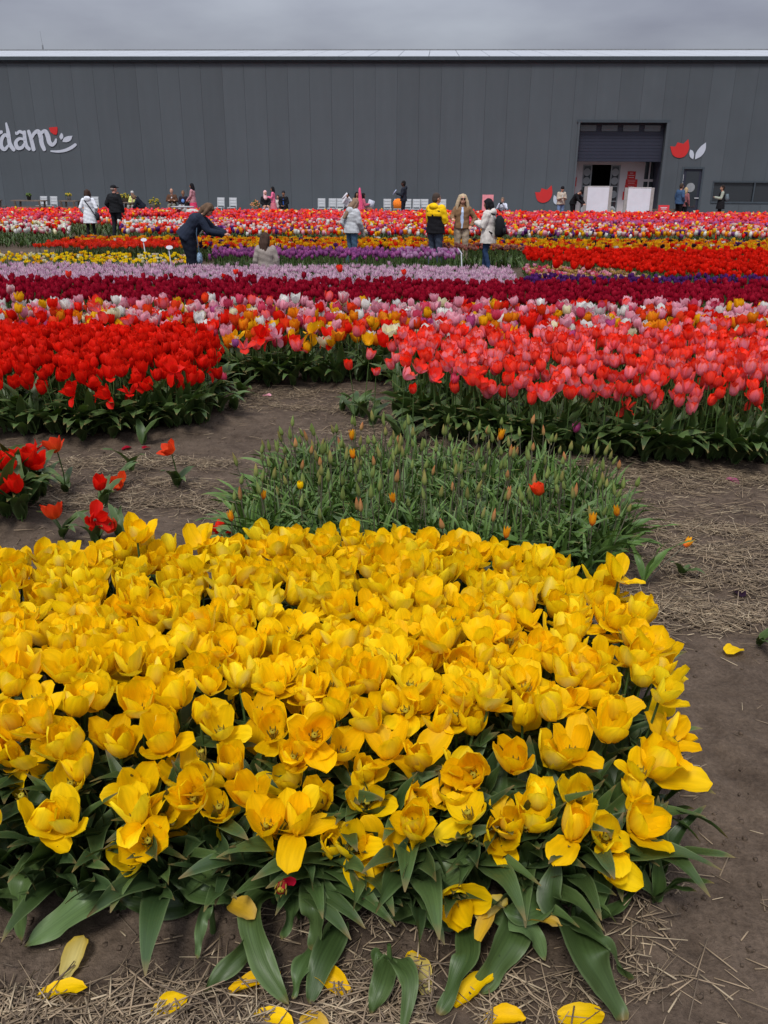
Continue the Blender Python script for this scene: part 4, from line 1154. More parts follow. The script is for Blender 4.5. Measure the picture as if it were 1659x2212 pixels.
# 11 yellow black puffer man
person('man in yellow and black padded jacket and dark jeans seen from behind', 935, 21.9, -38, H=1.76, near=True, skin=(.46, .24, .17), head_turn=-28, arms=('phone', 'phone'),
       top=dict(col=(.006, .006, .008), hem=-.14, bulk=1.36, puff=.030, yoke=.24, sleeve=(.80, .50, .004), sl=1.22), bottom=('trousers', (.045, .060, .090), 1.12), hair=('short', (.055, .040, .032)))
# 12 blonde woman
def ex12(c):
    hc, Rh, q = c['hc'], c['Rh'], c['q']
    g = MB()
    for k in (-1, 1): g.ell(hc + Rh @ V3((k * .033, .097, .012)), (.031, .012, .022), q)
    g.ell(hc + Rh @ V3((0, .100, .016)), (.02, .008, .006), q); o = g.build("sunglasses", cloth((.012, .008, .008), .2), None, True)
    o.location = c['P']; o.rotation_euler = c['body'].rotation_euler; o.scale = c['body'].scale; tag(o, 'dark sunglasses on the face of the blonde woman in the tan jacket', 'sunglasses')
    w = MB().limb([c['WR'][1] - V3((0, 0, .015)), c['WR'][1] + V3((.0, .0, .015))], [.034, .034], 8)
    for k in (-1, 1):
        e, wr = c['EL'][k], c['WR'][k]
        MB().limb([e.lerp(wr, .55), e.lerp(wr, .92)], [.050, .046], 10).build('shirt_cuff', cloth((.42, .52, .70)), c['body'], True)
person('woman with long curly blonde hair, sunglasses, tan jacket and beige trousers facing the camera', 991, 23.0, 176, H=1.72, near=True, head_turn=6, arms=('hip', ((.26, .04, 1.16), (.24, .27, 1.13))),
       top=dict(col=(.20, .115, .058), hem=-.06, bulk=1.16, collar=True, front=(.42, .52, .70)), bottom=('trousers', (.36, .29, .215), 1.08), shoes=(.5, .45, .4), hair=('curly', (.44, .34, .22)), extra=ex12)
# 13 backpack woman
def ex13(c):
    U = c['U']; body = c['body']
    b = MB().loft([(U(0, -.26, -.10), .13, .07), (U(0, -.28, -.04), .165, .11), (U(0, -.29, .12), .17, .12), (U(0, -.27, .28), .14, .095), (U(0, -.24, .38), .08, .05)], 16)
    o = held(c, b, 'backpack', cloth((.008, .009, .011)), 'black backpack on the back of the woman in the cream coat', 'backpack')
    p = MB().loft([(U(0, -.40, -.04), .10, .03), (U(0, -.41, .10), .11, .035)], 12).build('pocket', cloth((.014, .015, .018)), o, True)
    MB().box(U(.06, -.395, .20), (.05, .02, .06)).build('patch', cloth((.03, .18, .14)), o)
    for k in (-1, 1): MB().limb([U(k * .10, -.17, .40), U(k * .135, .02, .455), U(k * .15, .13, .33), U(k * .175, .06, .08), U(k * .17, -.15, -.02)], [.020] * 5, 6).build('strap', cloth((.010, .010, .012)), o, True)
person('woman with black hair in cream coat carrying a black backpack beside the path', 1048, 21.0, 62, H=1.66, near=True, skin=SKIN_TAN, head_tilt=12, arms=('phone', 'phone'),
       legs={-1: (V3((-.10, .03, .50)), V3((-.10, -.10, .09))), 1: (V3((.10, .10, .50)), V3((.10, .12, .09)))},
       top=dict(col=(.56, .53, .49), hem=-.26, bulk=1.30, hood=True, collar=True, name='coat', sl=1.25), bottom=('trousers', (.018, .040, .095), .92), shoes=(.45, .40, .40), hair=('bob', (.008, .008, .010)), extra=ex13)
# far figures along the wall -------------------------------------------------
def far(label, x, out_, *a, **k):
    p = place_wall(x, out_); return person(label, x, 0, *a, loc=tuple(p), **k)
far('elderly woman with white hair in pale yellow green jacket sitting at the table', 294.6, 2.6, 170, 'sit', H=1.72, arms=('lap', 'lap'), head_tilt=25, z=.1,
    top=dict(col=(.62, .66, .22), hem=-.10, bulk=1.2, front=(.40, .26, .22), front_name='scarf'), bottom=('trousers', (.30, .29, .27)), hair=('short', (.45, .45, .44)))
far('person in dark navy hooded jacket bending over the small table', 313, 3.0, 100, 'sit', H=1.72, lean=42, head_tilt=10, arms=('reach', 'reach'),
    top=dict(col=(.008, .011, .020), hem=-.10, bulk=1.3, hood=True), bottom=('trousers', (.01, .012, .02)), hair=('bob', (.14, .085, .05)))
far('reddish haired person sitting half hidden behind the black capped man', 263, 2.6, 200, 'sit', H=1.62, arms=('lap', 'lap'), top=dict(col=(.02, .02, .03), hem=-.10), bottom=('trousers', (.02, .02, .03)), hair=('short', (.10, .04, .025)))
far('white haired man in brown jacket sitting with crossed arms against the wall', 377.6, 2.2, 184, 'sit', H=1.88, arms=('cross', 'cross'), top=dict(col=(.085, .040, .022), hem=-.12, bulk=1.25, front=(.50, .50, .56)),
    bottom=('trousers', (.20, .19, .15)), hair=('bald', (.50, .50, .50)), shoes=(.03, .03, .03))
def exscarf(c): MB().ell(c['U'](.0, .15, .24), (.085, .04, .10)).build("scarf", cloth((.12, .24, .55)), c['body'], True)
far('person in dark jacket with blue scarf and pale trousers sitting beside the brown jacketed man', 402, 2.3, 178, 'sit', H=1.74, skin=SKIN_TAN, arms=('lap', 'lap'), top=dict(col=(.012, .009, .018), hem=-.12, bulk=1.2),
    bottom=('trousers', (.38, .38, .40), 1.1), hair=('short', (.16, .09, .05)), extra=exscarf)
def ex7(c):
    b = MB().loft([((.0, .32, .82), .04, .05), ((.0, .32, .76), .10, .14), ((.0, .32, .52), .10, .15)], 10)
    held(c, b, 'handbag', cloth((.008, .008, .010)), 'black handbag held by the woman in pink by the wall', 'handbag')
far('woman in dusty pink jacket and long hot pink skirt standing in profile by the wall', 430, 5.5, 82, H=1.74, skin=SKIN_TAN, arms=(((-.2, .04, 1.1), (-.12, .28, .88)), ((.2, .04, 1.1), (.12, .25, .88))),
    top=dict(col=(.44, .22, .25), hem=-.16, bulk=1.1), bottom=('skirt', (.62, .05, .13), .12), hair=('long', (.006, .006, .008), .30), extra=ex7)
far('woman in pink headscarf, black top and pale skirt sitting by the wall', 578.7, 2.2, 196, 'sit', H=1.78, arms=('lap', 'lap'), top=dict(col=(.008, .008, .010), hem=-.1, bulk=1.15), bottom=('skirt', (.34, .28, .36), .12), hair=('hijab', (.66, .40, .42)))
far('black haired girl in bright pink dress standing in profile next to the pink headscarf', 597, 2.9, 88, H=1.58, skin=SKIN_TAN, arms=('phone', 'phone'), top=dict(col=(.68, .14, .26), hem=-.1), bottom=('skirt', (.52, .14, .18), .10), hair=('long', (.006, .006, .008), .28))
far('person in cream jacket sitting half hidden behind the girl in the pink dress', 605, 2.1, 170, 'sit', H=1.5, arms=('lap', 'lap'), top=dict(col=(.50, .44, .42), hem=-.1, bulk=1.2), bottom=('trousers', (.3, .3, .3)), hair=('short', (.02, .015, .01)))
far('man in black jacket, blue shirt and dark hat sitting by the wall', 617.6, 2.2, 176, 'sit', H=1.78, skin=SKIN_TAN, arms=('lap', 'lap'), top=dict(col=(.006, .006, .008), hem=-.12, bulk=1.3, front=(.02, .07, .28)), bottom=('trousers', (.008, .008, .01)), hair=('beanie', (.02, .02, .025)))
def ex17(c):
    U = c['U']; o = MB().box(U(.14, .24, .58), (.10, .05, .40), ry=RAD(-42)); held(c, o, 'paper_fan', cloth((.6, .6, .65)), 'white folded paper held up by the dark haired woman in white', 'paper')
far('dark haired woman in white top holding a white folded paper before her face', 757, 3.2, 186, 'sit', H=1.72, skin=SKIN_TAN, arms=('face', 'face'), top=dict(col=(.62, .63, .66), hem=-.1), bottom=('trousers', (.02, .02, .025)), hair=('long', (.006, .006, .008), .4), extra=ex17)
far('dark haired person in tan coat and white trousers sitting left of the pink parasol', 778, 3.2, 200, 'sit', H=1.75, skin=SKIN_TAN, arms=('lap', 'lap'), top=dict(col=(.30, .19, .12), hem=-.12, bulk=1.15), bottom=('trousers', (.52, .54, .60)), hair=('long', (.01, .008, .008), .3))
def ex20(c):
    o = MB().box(c['U'](.0, .42, .18), (.05, .34, .46), rx=RAD(-18)); held(c, o, 'paper_sheet', cloth((.48, .50, .58)), 'pale sheet of paper held right of the pink parasol', 'paper')
far('dark haired girl in pink top sitting right of the pink parasol and reading a sheet', 793, 3.2, -75, 'sit', H=1.68, skin=SKIN_TAN, arms=('phone', 'phone'), top=dict(col=(.50, .10, .16), hem=-.1), bottom=('skirt', (.5, .12, .17), .15), hair=('bob', (.008, .006, .006)), extra=ex20)
def ex21(c):
    o = MB().box(c['U'](0, .42, .26), (.20, .03, .26), rx=RAD(35)); held(c, o, 'leaflet', cloth((.45, .52, .72)), 'pale leaflet in the hands of the man standing by the grey chairs', 'leaflet')
far('tall man in dark navy jacket and trousers standing in profile and reading a leaflet', 880, 4.0, 84, H=1.92, skin=SKIN_DARK, arms=('phone', 'phone'), top=dict(col=(.014, .018, .028), hem=-.12, bulk=1.2, hood=True), bottom=('trousers', (.008, .010, .018), 1.1), hair=('short', (.01, .009, .008)), extra=ex21)
def ex23(c):
    o = MB().box(c['U'](0, .33, .56), (.14, .09, .10)); held(c, o, 'camera', cloth((.01, .01, .012), .4), 'black camera held by the crouching man in white', 'camera')
far('man in white shirt crouching and taking a photograph by the wall', 1092.6, 3.5, 160, 'crouch', H=1.75, lean=14, arms=('face', 'face'), top=dict(col=(.56, .60, .70), hem=-.08, bulk=1.15), bottom=('trousers', (.006, .006, .008)), hair=('short', (.16, .11, .08)), extra=ex23)
far('person in beige jacket, jeans and black hat looking at a phone by the low emblem', 1219.6, 4.2, 192, H=1.72, skin=SKIN, head_tilt=22, arms=('phone', 'phone'), top=dict(col=(.40, .35, .28), hem=-.12, bulk=1.3, front=(.6, .6, .62)), bottom=('trousers', (.16, .25, .42)), hair=('beanie', (.008, .008, .010)))
far('person in black jacket and cap bending over their hands beside the white board', 1245, 4.0, 235, H=1.72, lean=32, head_tilt=35, arms=('reach', 'reach'), top=dict(col=(.006, .006, .008), hem=-.12, bulk=1.3), bottom=('trousers', (.006, .006, .009), 1.1), hair=('cap', (.006, .006, .008), (.02, .015, .01)))
far('man in blue jacket and black trousers walking in front of the side door', 1472, 3.0, -60, H=1.88, skin=(.35, .19, .13), arms=('down', 'pocket'), top=dict(col=(.035, .075, .150), hem=-.16, bulk=1.28), bottom=('trousers', (.005, .005, .006), 1.1), hair=('short', (.05, .035, .025)))
far('blonde woman in patterned reddish top walking beside the man in the blue jacket', 1482, 2.6, -50, H=1.68, arms=('down', 'down'), top=dict(col=(.24, .09, .10), hem=-.2, bulk=1.0), bottom=('trousers', (.006, .006, .008)), hair=('long', (.38, .27, .15), .25))
def ex27(c):
    U = c['U']; held(c, MB().loft([(U(0, -.24, -.0), .12, .08), (U(0, -.26, .15), .14, .11), (U(0, -.24, .36), .09, .06)], 12), 'backpack', cloth((.10, .13, .15)), 'grey blue backpack on the person in black by the long window', 'backpack')
far('person in black coat with pale green hooded vest standing before the long window', 1561.5, 3.0, 80, H=1.80, skin=(.40, .22, .15), arms=('phone', 'phone'), top=dict(col=(.008, .008, .010), hem=-.34, bulk=1.25, flare=1.1, hood=False, sleeve=(.30, .33, .27), name='coat'), bottom=('trousers', (.008, .008, .010)), hair=('short', (.02, .013, .01)), extra=ex27)

def apply_vox():
    dg_ = bpy.context.evaluated_depsgraph_get()
    new = []
    for o in VOX:
        me = bpy.data.meshes.new_from_object(o.evaluated_get(dg_)); new.append(me)
    for o, me in zip(VOX, new):
        nm = o.data.name; old = o.data; o.modifiers.clear(); o.data = me; me.name = nm
        if nm.split('.')[0] in ('jacket', 'coat', 'sweater', 'trousers', 'skirt', 'yoke', 'sleeve', 'hair'):
            n_ = len(me.vertices); co = np.zeros(n_ * 3, np.float32); no = np.zeros(n_ * 3, np.float32)
            me.vertices.foreach_get('co', co); me.vertex_normals.foreach_get('vector', no); co = co.reshape(-1, 3); no = no.reshape(-1, 3)
            ph = len(me.vertices) % 17; hair_ = nm.startswith('hair')
            if hair_: dd = .003 * np.sin(co[:, 0] * 150 + co[:, 1] * 110 + np.sin(co[:, 2] * 20) * 2)
            else: dd = .0028 * (np.sin(co[:, 2] * 46 + co[:, 0] * 17 + ph + 2 * np.sin(co[:, 1] * 13)) + .7 * np.sin(co[:, 2] * 23 - co[:, 0] * 38 + ph * 2) * np.sin(co[:, 1] * 30 + 1))
            co += no * dd[:, None]; me.vertices.foreach_set('co', co.ravel()); me.update()
VOX.append(dgo)
apply_vox()

# ------------------------------------------------------------------ tulips: templates
class Tpl:
    __slots__ = ('V', 'Q', 'w0', 'w1', 'mask', 'uv', 'slot')
    def __init__(s, V, Q, w0, w1, mask, uv, slot): s.V, s.Q, s.w0, s.w1, s.mask, s.uv, s.slot = V, Q, w0, w1, mask, uv, slot

def gridq(nu, nv):
    i, j = np.meshgrid(np.arange(nu), np.arange(nv)); b = (j * (nu + 1) + i).ravel()
    return np.stack([b, b + 1, b + nu + 2, b + nu + 1], 1)

def petal_tpl(nu, nv, ang, L, W, rc, seed=0, wave=.0022, mask=0.0, tip=.45, rnd=0.0):
    r = RS(seed + 500)
    a = [RAD(q + r.uniform(-rnd, rnd)) for q in ang]
    v = np.linspace(0, 1, nv + 1) ** .9; vk = [0, .34, 1]
    vs = np.linspace(0, 1, 41); al = np.interp(vs, vk, a); al = np.convolve(np.pad(al, 4, 'edge'), np.ones(9) / 9, 'valid')
    ds = L / 40
    R_ = .006 + np.concatenate([[0], np.cumsum(np.sin((al[1:] + al[:-1]) / 2) * ds)]); Z_ = np.concatenate([[0], np.cumsum(np.cos((al[1:] + al[:-1]) / 2) * ds)])
    Rc = np.interp(v, vs, R_); Zc = np.interp(v, vs, Z_); A = np.interp(v, vs, al)
    u = np.linspace(-1, 1, nu + 1)
    prof = ((v + .07) ** .55) * (np.clip(1.0 - v, 0, 1) ** tip) * 1.62
    prof = np.minimum(prof, 1.0) * (.97 + .06 * np.sin(v * 9 + r.uniform(0, 6)))
    prof[-1] = .05
    Wd = W * prof
    U, Vv = np.meshgrid(u, v)
    S = U * Wd[:, None]; th = S / rc
    lat = rc * np.sin(th); inn = rc * (1 - np.cos(th))
    ph = r.uniform(0, 6, 3)
    wv = wave * (U ** 2) * (np.sin(Vv * 11 + ph[0] + U * 1.5) + .6 * np.sin(Vv * 23 + ph[1])) + wave * .9 * np.sin(U * 3 + Vv * 4 + ph[2]) * Vv
    inn = inn + wv + .0016 * np.exp(-(U / .12) ** 2) * (1 - Vv) * -1
    skew = r.uniform(-.12, .12) * L * Vv ** 2
    x = Rc[:, None] - np.cos(A)[:, None] * inn; z = Zc[:, None] + np.sin(A)[:, None] * inn
    P = np.stack([x, lat + skew, z], -1).reshape(-1, 3)
    Q = gridq(nu, nv)
    # outward normals
    w0 = np.clip((1 - Vv) ** 2.2 * .9 + .12 * np.sin(U * 5 + ph[1]) * Vv, 0, 1); w1 = np.clip(np.abs(U) ** 1.7 * .80 * (.35 + .65 * Vv) + Vv ** 3 * .6, 0, 1)
    mk = mask * np.exp(-(U / .42) ** 2) * np.clip(np.sin(np.pi * (Vv * .95 + .02)), 0, 1) ** .7 * (.8 + .4 * np.sin(U * 21 + ph[0]) * .5)
    uv = np.stack([U, Vv], -1).reshape(-1, 2)
    t = Tpl(P, Q, w0.ravel(), w1.ravel(), np.clip(mk, 0, 1).ravel(), uv, 0)
    a_, b_, c_ = P[Q[len(Q) // 2][0]], P[Q[len(Q) // 2][1]], P[Q[len(Q) // 2][3]]
    nrm = np.cross(b_ - a_, c_ - a_); mid = A[len(A) // 2]
    if nrm[0] * math.cos(mid) - nrm[2] * math.sin(mid) < 0: t.Q = Q[:, ::-1].copy()
    return t

PT = {'cup': (66, 9, -18), 'cup2': (70, 15, -9), 'half': (72, 22, 3), 'open': (76, 33, 22), 'wide': (84, 54, 62), 'reflex': (96, 84, 118), 'droop': (118, 155, 172), 'side': (88, 78, 92)}
def leaf_tpl(nu, nv, a0, a1, L, W, seed=0, fold=.5, wave=.010, twist=0.0, clamp=True, tipw=.75):
    r = RS(seed + 900)
    v = np.linspace(0, 1, nv + 1); vs = np.linspace(0, 1, 33)
    al = np.radians(a0 + (a1 - a0) * vs ** 1.5)
    ds = L / 32
    X = np.concatenate([[0], np.cumsum(np.sin(al[1:]) * ds)]); Z = np.concatenate([[0], np.cumsum(np.cos(al[1:]) * ds)])
    Xc = np.interp(v, vs, X); Zc = np.interp(v, vs, Z); A = np.interp(v, vs, al)
    u = np.linspace(-1, 1, nu + 1)
    prof = np.minimum(1, (v * 2.6 + .22)) ** .8 * np.clip(1 - v, 0, 1) ** tipw * 1.35; prof = np.minimum(prof, 1); prof[-1] = .03
    U, Vv = np.meshgrid(u, v); S = U * (W * prof)[:, None]
    ph = r.uniform(0, 6, 3)
    inn = fold * np.abs(S) * (1.25 - Vv) + wave * (U ** 2) * np.sin(Vv * 13 + ph[0] + U * .9) * np.sin(np.pi * Vv) + wave * .6 * np.sign(U) * U ** 2 * np.sin(Vv * 8 + ph[1]) * np.sin(np.pi * Vv)
    tw = twist * Vv ** 1.3
    s2 = S * np.cos(tw) - inn * np.sin(tw); n2 = S * np.sin(tw) + inn * np.cos(tw)
    side = r.uniform(-.10, .10) * L * Vv ** 2
    x = Xc[:, None] - np.cos(A)[:, None] * n2; z = Zc[:, None] + np.sin(A)[:, None] * n2
    if clamp: z = np.where(z < .014, .014 + (z - .014) * .06 + .004, z)
    P = np.stack([x, s2 + side, z], -1).reshape(-1, 3)
    w0 = np.clip(.25 + .5 * Vv * np.abs(U) + .25 * np.sin(ph[2] + Vv * 3), 0, 1).ravel()
    return Tpl(P, gridq(nu, nv), w0, w0, np.zeros(P.shape[0]), np.stack([U, Vv], -1).reshape(-1, 2), 1)

def tube_tpl(path, rad, n=5, slot=1, w=0.3):
    path = np.array(path, float); m_ = len(path); V = []
    for i in range(m_):
        d = path[min(i + 1, m_ - 1)] - path[max(i - 1, 0)]; d /= np.linalg.norm(d) + 1e-9
        ref = np.array([1, 0, 0]) if abs(d[0]) < .8 else np.array([0, 1, 0])
        x = ref - d * ref.dot(d); x /= np.linalg.norm(x); y = np.cross(d, x)
        for k in range(n): t = 6.28318 * k / n; V.append(path[i] + (x * math.cos(t) + y * math.sin(t)) * rad[i])
    Q = [(i * n + k, i * n + (k + 1) % n, (i + 1) * n + (k + 1) % n, (i + 1) * n + k) for i in range(m_ - 1) for k in range(n)]
    V = np.array(V); N = len(V)
    return Tpl(V, np.array(Q), np.full(N, w), np.full(N, w), np.zeros(N), np.stack([np.tile(np.arange(n), m_) / 9., np.repeat(np.arange(m_), n) / m_], 1), slot)

def merge(parts):
    """parts: (tpl, 4x4) -> one Tpl (same slot)"""
    V = []; Q = []; w0 = []; w1 = []; mk = []; uv = []; n = 0
    for t, M in parts:
        V.append(t.V @ M[:3, :3].T + M[:3, 3]); Q.append(t.Q + n); n += len(t.V); w0.append(t.w0); w1.append(t.w1); mk.append(t.mask); uv.append(t.uv)
    return Tpl(np.concatenate(V), np.concatenate(Q), np.concatenate(w0), np.concatenate(w1), np.concatenate(mk), np.concatenate(uv), parts[0][0].slot)

def MX(loc=(0, 0, 0), rot=(0, 0, 0), s=1.0):
    sc = (s, s, s) if not hasattr(s, '__len__') else s
    return np.array(Matrix.LocRotScale(Vector(loc), Euler(rot), Vector(sc)))

PAL = {   # (colour A, colour B, blend: 'base' = B at the petal's foot, 'edge' = B along its edge)
 'yellow': ((.95, .70, .005), (.94, .58, .002), 'base', (.95, .59, .002)), 'yellow2': ((.95, .65, .004), (.93, .53, .002), 'base', (.94, .54, .002)), 'yellow3': ((.95, .76, .016), (.94, .65, .005), 'base', (.95, .64, .004)),
 'red': ((.72, .007, .004), (.80, .022, .006), 'edge'), 'redb': ((.64, .006, .004), (.74, .02, .006), 'edge'), 'redorange': ((.78, .050, .012), (.82, .16, .02), 'base'),
 'coral': ((.85, .20, .27), (.92, .085, .022), 'edge', (.90, .030, .006)), 'coral2': ((.87, .30, .40), (.93, .16, .09), 'edge', (.92, .06, .02)), 'coral3': ((.88, .075, .06), (.92, .05, .010), 'edge', (.90, .022, .004)),
 'pink': ((.76, .27, .36), (.82, .46, .52), 'edge'), 'palepink': ((.46, .15, .32), (.76, .62, .68), 'edge'), 'palepink2': ((.58, .24, .42), (.80, .70, .72), 'edge'), 'hotpink': ((.66, .06, .13), (.70, .09, .16), 'edge'),
 'orange': ((.80, .20, .008), (.84, .34, .01), 'edge'), 'gold': ((.84, .42, .006), (.85, .50, .01), 'edge'), 'cream': ((.80, .74, .42), (.82, .80, .60), 'edge'), 'white': ((.78, .78, .72), (.80, .80, .76), 'edge'),
 'pinkwhite': ((.60, .05, .10), (.80, .72, .70), 'edge'), 'peach': ((.78, .42, .30), (.80, .62, .50), 'edge'),
 'crimson': ((.31, .004, .020), (.42, .007, .032), 'edge'), 'purple': ((.24, .05, .21), (.36, .12, .34), 'edge'), 'lilac': ((.48, .20, .42), (.60, .38, .56), 'edge'), 'darkpurple': ((.085, .014, .13), (.13, .030, .20), 'edge'),
 'black': ((.018, .004, .016), (.03, .008, .03), 'edge'), 'rosy': ((.80, .12, .14), (.84, .10, .08), 'edge'), 'maroon': ((.17, .018, .035), (.50, .25, .18), 'edge'), 'fringed': ((.22, .05, .02), (.74, .52, .16), 'edge'), 'magenta': ((.55, .07, .26), (.6, .12, .3), 'edge'),
 'mauve': ((.34, .055, .27), (.52, .17, .42), 'edge'),
 'leaf': ((.030, .058, .015), (.054, .092, .027), 'base'), 'leaf2': ((.038, .070, .018), (.068, .108, .032), 'base'), 'leaf3': ((.022, .045, .014), (.042, .074, .025), 'base'), 'leafbud': ((.068, .138, .028), (.125, .205, .050), 'base'),
 'leafmid': ((.048, .090, .024), (.085, .135, .042), 'base'), 'leaflit': ((.060, .105, .036), (.095, .148, .055), 'base'),
 'stem': ((.060, .110, .030), (.085, .135, .04), 'base'), 'stembud': ((.105, .085, .070), (.10, .12, .05), 'base'),
 'budgreen': ((.17, .27, .07), (.30, .33, .10), 'edge'), 'budorange': ((.56, .23, .09), (.42, .32, .12), 'base'), 'budmix': ((.34, .28, .09), (.20, .28, .08), 'base'), 'budyellow': ((.80, .42, .03), (.75, .16, .02), 'base'),
 'orangeflame': ((.86, .40, .01), (.74, .10, .03), 'base'),
 'pistil': ((.50, .42, .04), (.34, .26, .05), 'base'), 'agedpetal': ((.66, .56, .20), (.72, .50, .06), 'edge'), 'oldpetal': ((.70, .42, .02), (.60, .40, .10), 'edge'),
}
KIND = dict(yellow='yellow', yellow2='yellow', yellow3='yellow', gold='golden', red='red', redb='red', redorange='scarlet', coral='coral', coral2='coral', coral3='coral', pink='pink', palepink='striped', palepink2='striped', hotpink='rose', orange='orange', cream='cream', white='white', pinkwhite='bicolour', peach='peach', crimson='crimson', purple='purple', lilac='purple', mauve='purple', darkpurple='violet', black='black', maroon='maroon', fringed='fringed', magenta='magenta')
def kind_of(pal): return KIND.get(pal, 'red')
def colours(t, pal, jit=1.0):
    A, B, mode = PAL[pal][:3]; w = (t.w0 if mode == 'base' else t.w1)[:, None]
    c = np.ones((len(t.V), 4), np.float32); c[:, :3] = (np.array(A) * (1 - w) + np.array(B) * w) * jit; c[:, 3] = t.mask
    return c

def inner(t, pal):
    p = PAL[pal]; c = colours(t, pal)
    if len(p) > 3: c[:, :3] = c[:, :3] * .15 + np.array(p[3]) * .85
    return c
_mesh = {}
def pmesh(name, key, parts):
    """parts: (tpl, 4x4 or None, palette) -> shared mesh"""
    if key in _mesh: return _mesh[key]
    V = []; Q = []; C = []; CB = []; U = []; S = []; n = 0
    slots = sorted({p[0].slot for p in parts})
    for t, M, pal in parts:
        v = t.V if M is None else t.V @ M[:3, :3].T + M[:3, 3]
        V.append(v); Q.append(t.Q + n); n += len(v); C.append(colours(t, pal)); CB.append(inner(t, pal)); U.append(t.uv); S.append(np.full(len(t.Q), slots.index(t.slot)))
    me = mesh_np(name, np.concatenate(V), np.concatenate(Q), [[M_PETAL, M_LEAF][s] for s in slots], np.concatenate(C), np.concatenate(U), np.concatenate(S), colb=np.concatenate(CB))
    _mesh[key] = me; return me

# petal library --------------------------------------------------------
HI = {}
for t in PT:
    for k in range(5):
        HI[(t, k)] = petal_tpl(6, 9, PT[t], .130 + (0, -.006, .002, .006, -.010)[k], .0525 + (0, .002, .004, -.003, .001)[k], .052 if t in ('cup', 'cup2', 'half') else .070, seed=sum(map(ord, t)) * 7 + k, wave=.0030, mask=(.0, .85, .3, .55, .1)[k], rnd=9)
def mid_blossom(cls, seed, L=.085, W=.034, nu=4, nv=5, tip=.45):
    r = RS(seed)
    ts = {'closed': ['cup'] * 6, 'cup': ['cup2', 'cup', 'half'], 'half': ['half', 'cup2', 'half', 'open'], 'open': ['open', 'half', 'wide'], 'messy': ['half', 'wide', 'reflex', 'droop', 'side', 'open']}[cls]
    ps = []
    for k in range(6):
        inner = k >= 3
        t = ts[r.randint(len(ts))]
        if inner and cls != 'closed': t = {'cup2': 'cup', 'half': 'cup2', 'open': 'half', 'wide': 'open'}.get(t, t)
        p = petal_tpl(nu, nv, PT[t], L * r.uniform(.92, 1.06), W * (1 if not inner else .92), .036 if t in ('cup', 'cup2', 'half') else .05, seed=seed * 7 + k, wave=.002, rnd=8, tip=tip)
        ps.append((p, MX((0, 0, 0), (0, 0, RAD(60 * k * 2 + (60 if inner else 0) + r.uniform(-9, 9))), 1.0 if not inner else .95)))
    return merge(ps)
MID = {c: [mid_blossom(c, 11 + i * 13 + sum(map(ord, c))) for i in range(5)] for c in ('closed', 'cup', 'half', 'open', 'messy')}
MIDP = [mid_blossom('cup', 900 + i, .075, .018, 3, 4, tip=.9) for i in range(3)]      # narrow pointed (lily flowered)
def flame_tpl(seed):
    ps = []
    for k in range(6):
        p = petal_tpl(3, 6, ((48, 6, -5), (44, 10, 4))[k % 2], .078, .019, .022, seed=seed + k, wave=.0015, rnd=5, tip=.85)
        ps.append((p, MX((0, 0, 0), (0, 0, RAD(60 * k)), 1.0)))
    return merge(ps)
FLAME = [flame_tpl(1000), flame_tpl(1100)]
LO2 = {c: [mid_blossom(c, 311 + i * 13, nu=2, nv=3) for i in range(3)] for c in ('closed', 'cup', 'half', 'open')}
LO2P = [mid_blossom('half', 700 + i, .085, .018, 2, 3, tip=.9) for i in range(3)]
LEAF_HI = [leaf_tpl(6, 14, *a, seed=i) for i, a in enumerate([(6, 28, .36, .040), (10, 60, .38, .044), (14, 85, .42, .050), (28, 105, .44, .054), (42, 120, .40, .050), (20, 140, .40, .046), (4, 20, .30, .030), (16, 70, .30, .030)])]
LEAF_HI += [leaf_tpl(6, 14, 14, 80, .40, .046, seed=31, twist=1.4), leaf_tpl(6, 14, 26, 100, .42, .05, seed=32, twist=-1.2)]
LEAF_MID = [leaf_tpl(3, 7, *a, seed=i + 40) for i, a in enumerate([(5, 22, .44, .044), (10, 50, .44, .050), (16, 85, .44, .058), (30, 110, .42, .060), (22, 130, .44, .054), (14, 95, .40, .055)])]
LEAF_MID += [leaf_tpl(3, 7, 18, 90, .42, .046, seed=61, twist=1.3)]
LEAF_LO = [leaf_tpl(1, 3, *a, seed=i + 80, wave=0) for i, a in enumerate([(6, 30, .38, .034), (14, 70, .38, .038), (25, 95, .36, .040)])]
LEAF_BUD = [leaf_tpl(3, 9, *a, seed=i + 120, wave=.008, fold=.8, tipw=.9) for i, a in enumerate([(6, 40, .34, .0125), (10, 75, .36, .014), (20, 95, .36, .0155), (34, 110, .34, .017), (4, 22, .33, .011), (48, 120, .32, .019)])]
LEAF_BUD += [leaf_tpl(3, 9, 16, 80, .36, .014, seed=141, twist=1.7, wave=.008), leaf_tpl(3, 9, 26, 100, .34, .016, seed=142, twist=-1.6, wave=.008)]
STEM_HI = [tube_tpl([(0, 0, 0), (.010 * a, .006, .35), (.012 * a, -.004, .7), (0, 0, 1)], [.0058, .0052, .0048, .0050], 6) for a in (-1, .3, 1.2)]
STEM_LO = [tube_tpl([(0, 0, 0), (.010, .003, .5), (0, 0, 1)], [.0055, .005, .0048], 4)]
STEM_BUD = [tube_tpl([(0, 0, 0), (.008 * a, .004, .5), (0, 0, 1)], [.0036, .0032, .0030], 5) for a in (-1, 1)]
